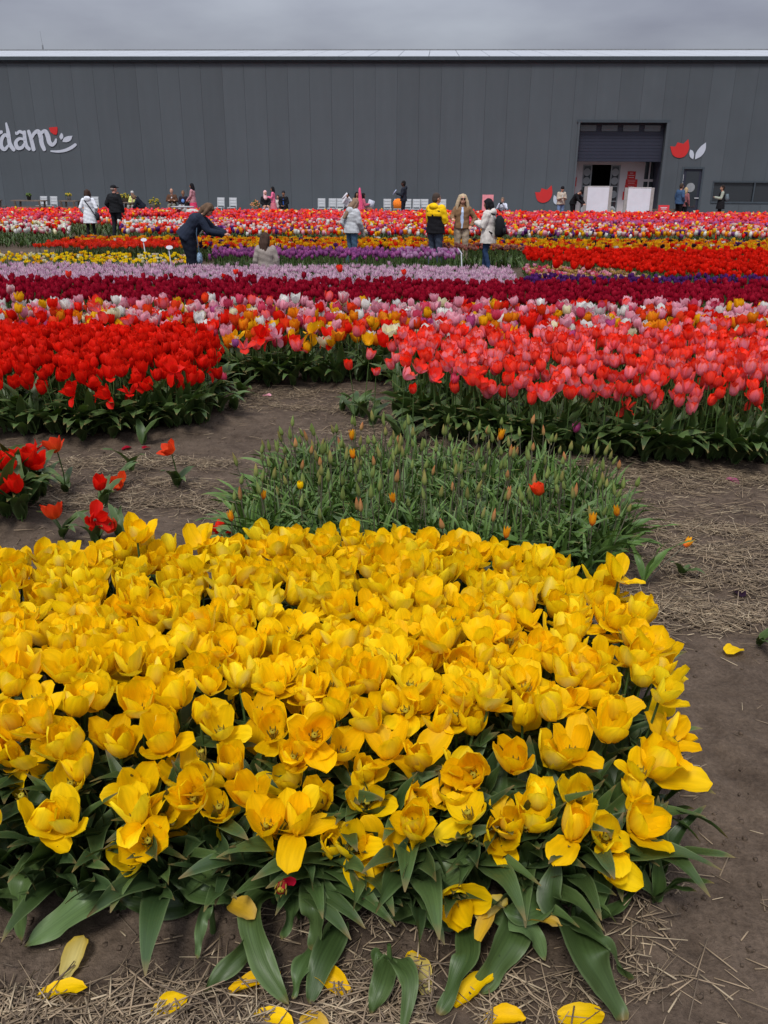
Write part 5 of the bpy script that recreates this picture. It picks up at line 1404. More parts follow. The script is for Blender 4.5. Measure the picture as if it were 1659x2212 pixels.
def receptacle():
    st = [(tube_tpl([(0, 0, -.004), (0, 0, .004), (0, 0, .026), (0, 0, .032)], [.005, .0085, .0065, .009], 6, 0, .9), MX())]
    st.append((tube_tpl([(0, 0, .030), (0, 0, .035), (0, 0, .037)], [.010, .011, .003], 6, 0, .0), MX()))
    for k in range(6):
        a = k * 1.047; c, s = math.cos(a), math.sin(a)
        st.append((tube_tpl([(c * .008, s * .008, .004), (c * .014, s * .014, .020)], [.0014, .0012], 4, 0, .4), MX()))
        st.append((tube_tpl([(c * .014, s * .014, .018), (c * .0165, s * .0165, .028), (c * .018, s * .018, .040)], [.0026, .0030, .0012], 4, 0, 1.0), MX()))
    return merge(st)
PIST = receptacle()
def bud_tpl(nu=8, L=.074, R=.0125, seed=0):
    v = np.linspace(0, 1, 9); prof = np.sin(np.pi * np.minimum(v * .97 + .03, 1) ** .62) ** .85 * R; prof[0] = .0045; prof[-1] = .0006
    k = np.linspace(0, 2 * np.pi, nu + 1); K, Vv = np.meshgrid(k, v)
    rr = prof[:, None] * (1 + .10 * np.cos(3 * K) * (Vv > .05))
    lean = .006 * Vv ** 2 * (1 if seed % 2 else -1)
    P = np.stack([rr * np.cos(K) + lean, rr * np.sin(K), Vv * L], -1).reshape(-1, 3)
    w = (.5 + .5 * np.sin(3 * K + .7)) * .6 + (1 - Vv) * .4
    w1 = np.clip(w, 0, 1).ravel()
    return Tpl(P, gridq(nu, 8), np.clip(1 - Vv * 1.2, 0, 1).ravel(), w1, np.zeros(len(P)), np.stack([K / 3, Vv], -1).reshape(-1, 2), 0)
BUDS = [bud_tpl(8, .074, .0125, 0), bud_tpl(8, .080, .0115, 1), bud_tpl(8, .062, .013, 0)]

# ------------------------------------------------------------------ tulip specs
def spec_yellow(r, cls, size=1.0, leaves=None, pal=None):
    pal = pal or ['yellow', 'yellow', 'yellow2', 'yellow3'][r.randint(4)]
    pools = {'cup': (['cup2', 'half', 'half'], ['cup', 'cup2']), 'half': (['half', 'open', 'half', 'open'], ['cup2', 'half']), 'open': (['open', 'open', 'half', 'wide'], ['half', 'half', 'open']),
             'messy': (['wide', 'reflex', 'side', 'half', 'droop'], ['half', 'open', 'cup2', 'wide']), 'star': (['wide', 'droop', 'droop', 'open'], ['half', 'open', 'open']), 'slim': (['cup2', 'side', 'cup2'], ['cup', 'cup'])}[cls]
    pet = []
    off = r.uniform(0, 360)
    for k in range(3):
        t = pools[0][r.randint(len(pools[0]))]; pet.append(((t, [1, 1, 2, 3, 4][r.randint(5)]), off + 120 * k + r.uniform(-20, 20), r.uniform(.86, 1.12) * size, r.normal(4, 11)))
    for k in range(3):
        t = pools[1][r.randint(len(pools[1]))]; pet.append(((t, [0, 0, 2, 4, 4][r.randint(5)]), off + 60 + 120 * k + r.uniform(-14, 14), r.uniform(.90, 1.0) * size, r.uniform(-5, 5)))
    if leaves is None:
        leaves = [(r.choice([0, 1, 1, 2, 7, 8]), r.uniform(0, 360), r.uniform(.8, 1.12), ['leaf', 'leaf2', 'leaf3'][r.randint(3)]) for _ in range(3)]
    return dict(pet=pet, pal=pal, leaves=leaves, stem=r.randint(3), btilt=(r.normal(0, 11), r.normal(0, 11)))

def align(d):
    return Vector(d).to_track_quat('Z', 'Y').to_matrix()

def add_yellow(sp, base, top, label, group, name='yellow_tulip', bare=False, sizeb=1.0, tiltb=None):
    """individual: tulip > stem, leaf..., blossom > petal..."""
    B = Vector(base); T = Vector(top); d = T - B; L = d.length
    R = align(d)
    root = link(name, None, None, B, R.to_euler()); root.empty_display_size = .02
    tag(root, label, name.replace('_', ' '), group)
    link('stem', pmesh('stem', ('sh', sp['stem']), [(STEM_HI[sp['stem']], None, 'stem')]), root, (0, 0, 0), (0, 0, 0), (1, 1, L))
    Ri = R.inverted()
    for (k, yaw, s, pal) in sp['leaves']:
        e = (Ri @ Euler((0, 0, RAD(yaw))).to_matrix()).to_euler()
        link('leaf', pmesh('leaf', ('lh', k, pal), [(LEAF_HI[k], None, pal)]), root, (0, 0, 0), e, s)
    bl = link('blossom', pmesh('blossom', ('pist',), [(PIST, None, 'pistil')]), root, (0, 0, L), (RAD(sp['btilt'][0]), RAD(sp['btilt'][1]), 0) if tiltb is None else tiltb, sizeb)
    if not bare:
        for (key, a, s, tl) in sp['pet']:
            link('petal', pmesh('petal', ('ph', key, sp['pal']), [(HI[key], None, sp['pal'])]), bl, (0, 0, 0), (0, RAD(tl), RAD(a)), s)
    return root

def bake_parts(sp, base, top, petals=True):
    B = Vector(base); T = Vector(top); d = T - B; L = d.length; R = align(d)
    M0 = np.array(Matrix.Translation(B) @ R.to_4x4()); res = [(STEM_HI[sp['stem']], M0 @ MX(s=(1, 1, L)), 'stem')]
    for (k, yaw, s, pal) in sp['leaves']:
        res.append((LEAF_HI[k], np.array(Matrix.Translation(B)) @ MX(rot=(0, 0, RAD(yaw)), s=s), pal))
    MB_ = M0 @ MX((0, 0, L), (RAD(sp['btilt'][0]), RAD(sp['btilt'][1]), 0))
    for (key, a, s, tl) in sp['pet']: res.append((HI[key], MB_ @ MX(rot=(0, RAD(tl), RAD(a)), s=s), sp['pal']))
    return res

def where(x, y, z, y0, y1):
    p = (x / (y * math.cos(PITCH) + (CAM_H - z) * math.sin(PITCH))) * FOC + CX
    c = ['near the left edge', 'left of centre', 'in the centre', 'right of centre', 'near the right edge'][int(min(4, max(0, p // 332)))]
    rws = ['front', 'second', 'middle', 'rear']; return c, rws[int(min(3, max(0, (y - y0) / (y1 - y0 + 1e-6) * 4)))]
def hexpts(poly, sp_, jit, r):
    P = np.array(poly); x0, y0 = P.min(0); x1, y1 = P.max(0)
    ys = np.arange(y0, y1, sp_ * .87); out_ = []
    for j, y in enumerate(ys):
        xs = np.arange(x0 + (j % 2) * sp_ / 2, x1, sp_); out_.append(np.stack([xs, np.full(len(xs), y)], 1))
    A = np.concatenate(out_); A = A + r.normal(0, jit * sp_, A.shape)
    return A[inside(poly, A[:, 0], A[:, 1])]
def visible(x, y, z, margin):
    depth = y * math.cos(PITCH) + (CAM_H - z) * math.sin(PITCH)
    return np.abs(x) < (829.5 / FOC) * depth + margin

# ------------------------------------------------------------------ the yellow bed
r = RS(5)
HEROES = [  # picture x, y, height, class, size, yaw-free label
 (155, 1672, .37, 'open', 1.0, 'wide open yellow tulip showing dark stamens, left part of the front edge'),
 (62, 1625, .40, 'messy', 1.0, 'yellow tulip with one long petal hanging down near the left picture edge'),
 (8, 1605, .41, 'cup', 1.0, 'yellow tulip cut by the left picture edge, its petals curling'),
 (135, 1600, .43, 'half', 1.1, 'yellow cup shaped tulip behind the wide open one at left'),
 (295, 1695, .35, 'star', .95, 'yellow tulip with three drooping petals spread like a star, front left'),
 (395, 1665, .36, 'messy', .95, 'yellow tulip with upright petals and one long petal hanging, left of centre front'),
 (290, 1832, .26, 'half', .85, 'lowest yellow tulip on the left, a tilted cup just above the broad leaves'),
 (355, 1582, .44, 'half', 1.2, 'very large smooth yellow cup standing out in the left middle of the bed'),
 (262, 1600, .42, 'cup', 1.0, 'rounded yellow tulip left of the very large cup'),
 (500, 1645, .38, 'cup', .95, 'tall narrow yellow tulip with dark pistil showing at its open foot'),
 (550, 1700, .35, 'messy', 1.05, 'yellow tulip whose lower petals hang like a skirt, centre left front'),
 (480, 1560, .44, 'open', 1.0, 'loose yellow tulip above the narrow one with the pistil'),
 (590, 1562, .43, 'open', 1.05, 'yellow tulip pair of cups showing stamens, left of centre'),
 (690, 1710, .34, 'slim', .95, 'slim closed yellow tulip with one petal stuck out to the right'),
 (718, 1812, .27, 'slim', .85, 'small creamy closed tulip with one yellow petal at its left'),
 (738, 1608, .41, 'messy', .95, 'yellow tulip with separate curved petals left of the creamy pair'),
 (790, 1655, .38, 'slim', .9, 'creamy yellow closed tulip above the star shaped one'),
 (792, 1712, .33, 'messy', .95, 'ragged yellow tulip with twisted petals in the centre front'),
 (822, 1802, .28, 'star', 1.0, 'star shaped yellow tulip with one petal hanging straight down, centre front'),
 (908, 1622, .40, 'slim', 1.05, 'slender pale striped yellow tulip above the broad spread one'),
 (972, 1690, .35, 'open', 1.1, 'broad spread yellow tulip with a petal hanging under it, right of centre'),
 (980, 1905, .20, 'open', 1.0, 'lowest yellow tulip right of centre, facing the camera, near the soil'),
 (1080, 1772, .30, 'star', 1.05, 'yellow tulip with two upright petals and a curled one, right of centre front'),
 (1112, 1625, .40, 'half', 1.05, 'pale hearted yellow tulip with petals spreading to both sides'),
 (1190, 1622, .40, 'half', 1.0, 'yellow tulip with a rolled petal pointing right'),
 (1250, 1700, .35, 'half', 1.0, 'yellow tulip with pale centre leaning right above the dark leaves'),
 (1370, 1752, .32, 'half', 1.1, 'large upright yellow cup at the lower right corner of the bed'),
 (1408, 1638, .40, 'open', 1.2, 'big yellow tulip with petals flung right, rightmost of the front'),
 (1305, 1838, .26, 'open', .95, 'lowest yellow tulip at the right front with one broad petal standing at the left'),
 (1310, 1565, .44, 'open', 1.1, 'wide yellow tulip showing its yellow stamens near the right edge'),
 (1432, 1452, .48, 'messy', 1.0, 'yellow tulip leaning out over the path with two petals hanging down'),
 (1395, 1385, .52, 'open', 1.05, 'many petalled yellow tulip at the right edge of the bed'),
 (1335, 1225, .60, 'messy', 1.0, 'ragged yellow tulip cluster head at the far right corner of the bed'),
 (1165, 1200, .55, 'half', .95, 'upright yellow tulip alone at the far right edge of the bed before the buds'),
 (1215, 1505, .46, 'cup', 1.05, 'smooth egg shaped yellow tulip on a visible stem at right'),
 (1128, 1528, .45, 'slim', 1.1, 'yellow tulip with white flamed outer petal, right of centre'),
 (297, 1140, .60, 'half', 1.0, 'tall yellow tulip rising above the far left edge of the bed'),
 (985, 1530, .46, 'open', 1.0, 'yellow tulip with long curled petals hanging, right of centre'),
]
hero_xy = []
for (hx, hy, hz, cls, size, lab) in HEROES:
    T = at(hx, hy + 30 * size, hz - .05)
    sp = spec_yellow(r, cls, size)
    if hy > 1600: sp['leaves'] = [(int(r.choice([1, 2, 3, 8, 0])), r.uniform(0, 360), r.uniform(.85, 1.1), ['leaf', 'leaf2'][r.randint(2)]) for _ in range(5)]
    back = .05 + .10 * max(0, (.45 - hz)) / .2
    Bx = T[0] + r.uniform(-.03, .03) - (.05 if hx > 1280 else 0); By = max(T[1] + back, 1.99)
    base = (Bx, By, float(gz(Bx, By)))
    tl = (RAD(6 if cls in ('open', 'star', 'half') and hy > 1550 else 0) + RAD(r.normal(0, 4)), RAD(r.normal(0, 6)), 0)
    add_yellow(sp, base, T, lab, None, tiltb=tl)
    hero_xy.append((T[0], T[1]))
# stems that have lost their petals
for (hx, hy, hz, lab) in [(57, 1728, .33, 'bare tulip stem with yellow pistil, leftmost, all petals gone'), (165, 1765, .31, 'two toned bare pistil with a last torn yellow petal, lower left'), (441, 1640, .38, 'bare tulip pistil standing left of the tall narrow yellow tulip'),
                          (600, 1862, .24, 'bare tulip pistil just above the small dark red tulip'), (1010, 1818, .28, 'bare tulip pistil above the lowest right of centre tulip'), (1130, 1792, .29, 'bare tulip pistil right of the tulip with two upright petals')]:
    T = at(hx, hy, hz); sp = spec_yellow(r, 'cup'); Bx, By = T[0] + r.uniform(-.04, .04), max(T[1] + .09, 2.0)
    rt_ = add_yellow(sp, (Bx, By, float(gz(Bx, By))), T, lab, None, name='spent_tulip', bare=True, sizeb=.95)
HX = np.array(hero_xy)
P = hexpts(BEDS['yellow'], .096, .20, r)
yb = BEDS['yellow']
ed = edge_dist(yb, P[:, 0], P[:, 1])
# front ones hang lower and lean towards the light
front = P[:, 1] - 2.0
hz = .425 + .015 * wnoise(P[:, 0], P[:, 1], .9, 8, 2) + r.normal(0, .018, len(P))
hz = np.where(front < .40, .27 + .17 * (front / .40), hz) + np.where(front < .4, r.normal(0, .035, len(P)), r.normal(0, .012, len(P)))
keep = visible(P[:, 0], P[:, 1], .5, .22)
hd_ = np.min(np.hypot(P[:, 0][:, None] - HX[:, 0], (P[:, 1][:, None] - .0) - HX[:, 1]), 1)
keep &= hd_ > np.where(P[:, 1] < 2.5, .070, .06)
keep &= ~((front < .20) & (r.rand(len(P)) < .25))
P = P[keep]; hz = hz[keep]; front = front[keep]; ed = ed[keep]
order = np.argsort(P[:, 1] + 5 * (~visible(P[:, 0], P[:, 1], .5, .02))); P = P[order]; hz = hz[order]; front = front[order]; ed = ed[order]
n_ind = 294 - len(HEROES)
stuff = []
for i in range(len(P)):
    x, y = P[i]; z0 = float(gz(x, y))
    cls = r.choice(['cup', 'half', 'half', 'open', 'open', 'messy'], p=[.16, .27, .20, .13, .08, .16]) if front[i] > .4 else r.choice(['half', 'messy', 'slim', 'star', 'cup', 'open'], p=[.2, .24, .2, .18, .1, .08])
    size = r.uniform(.80, 1.08)
    lv = None
    if front[i] < .35: lv = [(int(r.choice([0, 1, 2, 3, 4, 8, 9])), r.choice([r.uniform(-150, -30), r.uniform(0, 360)]), r.uniform(.85, 1.12), ['leaf', 'leaf2', 'leaf3'][r.randint(3)]) for _ in range(5)]
    elif ed[i] < .16: lv = [(int(r.choice([1, 2, 8])), r.uniform(0, 360), r.uniform(.8, 1.0), ['leaf', 'leaf2', 'leaf3'][r.randint(3)]) for _ in range(3)]
    sp = spec_yellow(r, cls, size, lv)
    lx, ly = r.normal(0, .02), r.normal(0, .02) - (.06 if front[i] < .3 else 0)
    if ed[i] < .15 and x > .6: lx += .04
    base = (x, y, z0); top = (x + lx, y + ly, hz[i])
    if i < n_ind:
        if front[i] < .55: lab = 'yellow tulip with petals loosening, low in the front rows of the yellow bed'; g = 'loosening yellow tulips in the front rows'
        elif cls == 'cup': lab = 'rounded cup shaped yellow tulip packed in the middle of the yellow bed'; g = 'cup shaped yellow tulips in the bed'
        elif cls == 'messy': lab = 'yellow tulip with curling and drooping petals packed in the middle of the yellow bed'; g = 'ragged yellow tulips in the bed'
        else: lab = 'open yellow tulip packed among its neighbours in the middle of the yellow bed'; g = 'open yellow tulips in the bed'
        c_, w_ = where(x, y, .5, 2.0, 3.9)
        look = {'cup': 'cup shaped yellow tulip', 'half': 'half open yellow tulip', 'open': 'wide open yellow tulip', 'messy': 'ragged curled yellow tulip', 'slim': 'slender yellow tulip', 'star': 'drooping yellow tulip'}[cls]
        add_yellow(sp, base, top, look + ' in the ' + w_ + ' rows of the yellow bed, ' + c_, look + 's in the yellow bed')
    else: stuff += bake_parts(sp, base, top)

def bake(name, parts, label, cat='tulips'):
    V = []; Q = []; C = []; CB = []; U = []; S = []; UZ = []; n = 0
    groups = {}
    for t, M, pal in parts: groups.setdefault((id(t), pal), (t, pal, []))[2].append(M)
    rr = RS(77)
    for t, pal, Ms in groups.values():
        Ms = np.array(Ms); k = len(Ms); nv = len(t.V)
        v = np.einsum('kij,vj->kvi', Ms[:, :3, :3], t.V) + Ms[:, None, :3, 3]
        V.append(v.reshape(-1, 3)); Q.append((t.Q[None] + (n + np.arange(k) * nv)[:, None, None]).reshape(-1, t.Q.shape[1])); n += k * nv
        c = np.repeat(colours(t, pal)[None], k, 0); jit = rr.uniform(.88, 1.1, (k, 1, 1)); c[:, :, :3] *= jit; C.append(c.reshape(-1, 4)); c = np.repeat(inner(t, pal)[None], k, 0); c[:, :, :3] *= jit; CB.append(c.reshape(-1, 4))
        U.append(np.repeat(t.uv[None], k, 0).reshape(-1, 2)); UZ.append(np.repeat(rr.uniform(0, 90, k), nv)); S.append(np.full(k * len(t.Q), t.slot))
    me = mesh_np(name, np.concatenate(V), np.concatenate(Q), [M_PETAL, M_LEAF], np.concatenate(C), np.concatenate(U), np.concatenate(S), uvz=np.concatenate(UZ), colb=np.concatenate(CB))
    return tag(link(name, me), label, cat, kind='stuff')
bake('yellow_tulip_mass', stuff, 'dense far rows of yellow tulips at the back of the yellow bed')

# broad leaves splayed over the soil at the front edge ---------------------------------
def ribbon(pts, W, seed=0, fold=.5, pal='leaf2', nu=8, nv=20, wave=.012):
    r = RS(seed); P = [np.array(p, float) for p in pts]; path = []
    n = len(P) - 1
    for v in np.linspace(0, n - 1e-6, nv + 1):
        i = int(v); t = v - i; p0 = P[max(i - 1, 0)]; p1 = P[i]; p2 = P[i + 1]; p3 = P[min(i + 2, n)]
        path.append(.5 * ((2 * p1) + (-p0 + p2) * t + (2 * p0 - 5 * p1 + 4 * p2 - p3) * t * t + (-p0 + 3 * p1 - 3 * p2 + p3) * t**3))
    path = np.array(path); V = []; w = []; uv = []; v = np.linspace(0, 1, nv + 1)
    prof = np.minimum(1, (v * 2.8 + .25)) ** .9 * np.clip(1 - v, 0, 1) ** .62 * 1.45; prof = np.minimum(prof, 1); prof[-1] = .03
    ph = r.uniform(0, 6, 3); roll = r.uniform(-.9, .9)
    for i in range(nv + 1):
        d = path[min(i + 1, nv)] - path[max(i - 1, 0)]; d /= np.linalg.norm(d)
        up = np.array([0, -.25, 1.]); up = up - d * up.dot(d); up /= np.linalg.norm(up); s = np.cross(d, up)
        a = roll * math.sin(v[i] * 2.2); s, up = s * math.cos(a) + up * math.sin(a), up * math.cos(a) - s * math.sin(a)
        for u in np.linspace(-1, 1, nu + 1):
            h = fold * abs(u) * W * prof[i] * (1.1 - v[i]) + wave * u * u * math.sin(v[i] * 12 + ph[0] + u) + wave * .7 * u * abs(u) * math.sin(v[i] * 7 + ph[1])
            q = path[i] + s * u * W * prof[i] + up * h
            q[2] = max(q[2], .008 + float(0)); V.append(q); w.append(.3 + .4 * abs(u) * v[i] + .3 * v[i]); uv.append((u, v[i]))
    V = np.array(V); g = gz(V[:, 0], V[:, 1]) + .006; V[:, 2] = np.maximum(V[:, 2], g)
    w = np.clip(np.array(w), 0, 1)
    return Tpl(V, gridq(nu, nv), w, w, np.zeros(len(V)), np.array(uv), 1)
LEAFSETS = [
 ('leaf clump in the lower left corner, its pale broad leaf pointing left', [([(262, 1915, .10), (190, 1950, .13), (120, 1998, .07), (52, 2045, .02)], .052, 'leaflit'), ([(95, 1885, .10), (58, 1895, .18), (42, 1960, .12), (48, 2035, .02)], .036, 'leaf2'), ([(60, 1930, .10), (20, 1925, .14), (-25, 1950, .08)], .045, 'leaf2')]),
 ('pair of long horizontal tulip leaves curling left above the soil', [([(535, 1922, .06), (450, 1925, .12), (400, 1900, .13), (362, 1882, .14)], .043, 'leaf'), ([(435, 1950, .04), (340, 1962, .05), (258, 1940, .09)], .034, 'leaf')]),
 ('single narrow bright leaf hanging down onto the bare soil', [([(455, 1960, .10), (437, 1985, .10), (430, 2030, .06), (424, 2068, .02)], .017, 'leaflit')]),
 ('large leafy clump with drooping blades left of the bottom centre', [([(590, 1920, .08), (548, 1975, .13), (565, 2070, .09), (625, 2172, .02)], .046, 'leaf2'), ([(560, 2030, .06), (510, 2070, .06), (440, 2142, .02)], .030, 'leaf2'), ([(600, 1900, .10), (625, 1960, .13), (610, 2030, .08)], .032, 'leaf')]),
 ('spotted leafy clump with blades hanging over the soil at the bottom centre', [([(672, 1890, .14), (678, 1950, .17), (682, 2000, .12), (677, 2050, .06)], .036, 'leaf2'), ([(775, 1945, .08), (728, 1985, .11), (680, 2045, .05)], .042, 'leaf2'), ([(738, 2000, .05), (695, 2080, .06), (668, 2170, .02)], .038, 'leaf'), ([(700, 2020, .04), (655, 2090, .05), (632, 2158, .02)], .026, 'leaf')]),
 ('broad pale fan like tulip leaf in front of the bed centre', [([(850, 1965, .04), (900, 1935, .11), (975, 1890, .19), (1030, 1850, .24)], .062, 'leaf2'), ([(985, 2000, .04), (890, 1982, .05), (812, 1960, .06)], .024, 'leaf')]),
 ('small tulip shoot with three leaves growing alone from the soil at bottom centre', [([(840, 2075, .05), (822, 2130, .07), (802, 2190, .03)], .032, 'leaf2'), ([(848, 2070, .05), (885, 2120, .09), (868, 2235, .02)], .026, 'leaf2'), ([(845, 2078, .04), (815, 2060, .06), (808, 2095, .03)], .012, 'leaf')]),
 ('leafy clump right of the bottom centre with a yellow petal caught on it', [([(1115, 1990, .06), (1100, 2030, .09), (1060, 2095, .06), (1032, 2148, .02)], .050, 'leaf2'), ([(1005, 2010, .06), (1012, 2060, .10), (985, 2120, .07), (948, 2192, .02)], .038, 'leaf'), ([(1070, 1985, .08), (1130, 1995, .12), (1160, 2030, .08), (1178, 2075, .03)], .030, 'leaflit'), ([(1180, 1900, .08), (1165, 1960, .14), (1120, 1975, .15), (1088, 1955, .14)], .036, 'leaf')]),
 ('largest drooping leaf cluster at the lower right corner of the bed', [([(1238, 1985, .06), (1262, 2060, .13), (1305, 2130, .08), (1345, 2205, .02)], .068, 'leaf2'), ([(1228, 1990, .08), (1290, 2030, .14), (1335, 2075, .09), (1358, 2118, .03)], .027, 'leaf2'), ([(1235, 1985, .05), (1300, 1985, .09), (1375, 1918, .10)], .032, 'leaf'), ([(1225, 1985, .06), (1190, 1940, .18), (1205, 1850, .26)], .044, 'leaf')]),
 ('dark pointed leaf sticking out over the path at the right edge of the bed', [([(1370, 1640, .16), (1415, 1605, .21), (1480, 1568, .22)], .028, 'leaf'), ([(1340, 1720, .12), (1390, 1740, .16), (1440, 1715, .16)], .022, 'leaf')]),
]
for k, (lab, lv) in enumerate(LEAFSETS):
    p0 = at(*lv[0][0][0]); root = link('leaf_clump', None, None, (p0[0], p0[1], float(gz(p0[0], p0[1])))); tag(root, lab, 'plant')
    off = np.array(root.location)
    for j, (pts, w, pal) in enumerate(lv):
        t = ribbon([at(*q) for q in pts], w, seed=k * 10 + j); t.V = t.V - off
        link('leaf', pmesh('leaf', ('rib', k, j), [(t, None, pal)]), root)
    tb = tube_tpl([(0, 0, -.01), (.002, 0, .04), (0, .01, .09)], [.010, .009, .006], 7); link('stem', pmesh('stem', ('ribs',), [(tb, None, 'stem')]), root)
# leafy plants without flowers filling the front and right edge of the yellow bed
fr = RS(41); cnt_ = 0
FE = [(x, 1.97 + fr.normal(0, .025)) for x in np.arange(-1.5, .86, .075)] + [(x, 2.09 + fr.normal(0, .03)) for x in np.arange(-1.55, .9, .10)] + [(.86 + .10 * (y - 2) + fr.normal(0, .02), y) for y in np.arange(2.05, 3.4, .12)]
for (x, y) in FE:
    root = link('leaf_clump', None, None, (x + fr.normal(0, .015), y, float(gz(x, y)))); right = x > .84 and y > 2.1
    tag(root, 'flowerless tulip leaves at the ' + ('path side edge of the yellow bed, ' + ['front', 'middle', 'rear'][int(min(2, (y - 2) / .47))] + ' stretch' if right else ('outer' if y < 2.03 else 'inner') + ' front foot of the yellow bed, ' + where(x, y, .1, 2, 3)[0]), 'plant', 'flowerless leaf clumps at the ' + ('right' if right else 'front') + ' edge of the yellow bed')
    for j in range(4):
        q = int(fr.choice([0, 1, 2, 6, 8, 9, 7, 3], p=[.2, .2, .15, .1, .12, .08, .1, .05])); pal = ['leaf', 'leaf2', 'leaf3'][fr.randint(3)]
        yaw = fr.uniform(-150, -30) if (fr.rand() < .45 and not right) else fr.uniform(0, 360)
        if right and fr.rand() < .4: yaw = fr.uniform(-50, 50)
        link('leaf', pmesh('leaf', ('lh', q, pal), [(LEAF_HI[q], None, pal)]), root, None, (0, 0, RAD(yaw)), tuple(np.array([1, fr.uniform(.8, 1.15), 1]) * fr.uniform(.62, .90)))
# dark red tulip remains low in the centre
T = at(612, 1905, .25); sp = spec_yellow(r, 'slim', .36, [(7, 200, .6, 'leaf'), (1, 320, .5, 'leaf2')], pal='crimson')
add_yellow(sp, (T[0] + .03, T[1] + .08, .03), T, 'small dark red broken tulip low in the leaves near the bottom centre', None, tiltb=(RAD(60), RAD(30), 0))
# fallen petals
FP = [(72, 2158, 15, 1.25, 'yellow', 'large fallen yellow petal with torn edge in the lower left corner'), (137, 2118, 80, 1.2, 'agedpetal', 'pale speckled fallen petal lying upright beside the lower left corner'), (325, 2200, 35, .9, 'yellow', 'thin fallen yellow petal cut off by the bottom edge at left'),
 (490, 2145, 20, 1.3, 'yellow2', 'large fallen yellow petal lying on straw left of the bottom centre'), (540, 2196, -10, 1.1, 'yellow', 'fallen yellow petal at the bottom edge below the large one'), (660, 2185, -60, 1.05, 'oldpetal', 'fallen yellow petal with a grey blotch at the bottom edge'),
 (760, 2152, 150, 1.3, 'yellow2', 'large three lobed fallen petal left of the small shoot'), (880, 2125, 75, .9, 'yellow', 'fallen petal standing on edge right of the small shoot'), (925, 2150, 115, 1.2, 'agedpetal', 'long pale fallen petal leaning right of the small shoot'),
 (975, 2175, 30, 1.35, 'yellow', 'crumpled fallen yellow petal right of the long pale one'), (1042, 2206, 0, 1.0, 'yellow2', 'fallen yellow petal half cut off by the bottom edge'), (1200, 2196, -5, 1.1, 'yellow', 'single fallen yellow petal near the bottom edge, rightmost'),
 (1110, 1978, -15, 1.2, 'oldpetal', 'aged yellow petal lying across a leaf right of the centre'), (1025, 1985, 25, 1.05, 'agedpetal', 'creamy narrow petal beside the aged one'), (494, 1950, -35, 1.0, 'oldpetal', 'dull brownish yellow petal hanging before the soil at left'),
 (1030, 2035, 60, 1.1, 'oldpetal', 'curled dull yellow petal under the leaves right of the centre'), (100, 1830, 20, .7, 'yellow', 'small yellow petal caught among the lower left leaves'), (430, 1800, 200, 1.1, 'yellow2', 'dull yellow petal lying on the leaves left of the skirt shaped tulip')]
for i, (x, y, a, s, pal, lab) in enumerate(FP):
    zz = .012 if y > 2080 else (.13 if y > 1920 else .2)
    p = at(x, y, zz); g = float(gz(p[0], p[1])); zz = max(g + .012, zz) if y < 2080 else g + .010
    p = at(x, y, zz)
    o = link('fallen_petal', pmesh('petal', ('ph', ('side', i % 4), pal), [(HI[('side', i % 4)], None, pal)]), None, p, (RAD(9 * ((i % 3) - 1)), RAD(-2), RAD(a)), (s * .84, s * (.52 + .1 * (i % 3)), s))
    tag(o, lab, 'petal')

# ------------------------------------------------------------------ bed of buds
r = RS(15)
def add_bud(base, top, kind, lab, g, nleaf=6, bs=1.0, leafs=1.0):
    B = Vector(base); T = Vector(top); d = T - B; L = d.length; R = align(d); root = link('budding_tulip', None, None, B, R.to_euler()); tag(root, lab, 'budding tulip', g); Ri = R.inverted()
    k = r.randint(2); link('stem', pmesh('stem', ('sb', k), [(STEM_BUD[k], None, 'stembud')]), root, None, None, (1, 1, L))
    for j in range(nleaf):
        q = int(r.choice([0, 1, 2, 3, 4, 5, 6, 7], p=[.18, .2, .16, .1, .12, .04, .1, .1])); pal = ['leafbud', 'leafbud', 'leafmid', 'leafbud'][r.randint(4)]
        e = (Ri @ Euler((0, 0, r.uniform(0, 6.28))).to_matrix()).to_euler()
        link('leaf', pmesh('leaf', ('lb', q, pal), [(LEAF_BUD[q], None, pal)]), root, (0, 0, 0), e, tuple(np.array([1, 1.45, 1.]) * r.uniform(.9, 1.25) * leafs))
    tl = (RAD(r.normal(0, 5)), RAD(r.normal(0, 5)), 0)
    if kind in ('orangeflame', 'yellowcup', 'redorange'):
        if kind == 'orangeflame': bl = link('blossom', pmesh('blossom', ('of', nleaf % 2), [(FLAME[nleaf % 2], None, 'orangeflame')]), root, (0, 0, L), tl, bs)
        elif kind == 'yellowcup': bl = link('blossom', pmesh('blossom', ('yc',), [(MID['closed'][0], None, 'yellow')]), root, (0, 0, L), tl, bs * .75)
        else: bl = link('blossom', pmesh('blossom', ('ro',), [(MID['half'][1], None, 'redorange'), (MID['open'][2], MX((0, 0, .004), (0, 0, .5), .85), 'redorange')]), root, (0, 0, L), tl, bs)
    else:
        q = r.randint(3); link('bud', pmesh('bud', ('bd', q, kind), [(BUDS[q], None, kind)]), root, (0, 0, L), tl, bs * r.uniform(.85, 1.15))
    return root
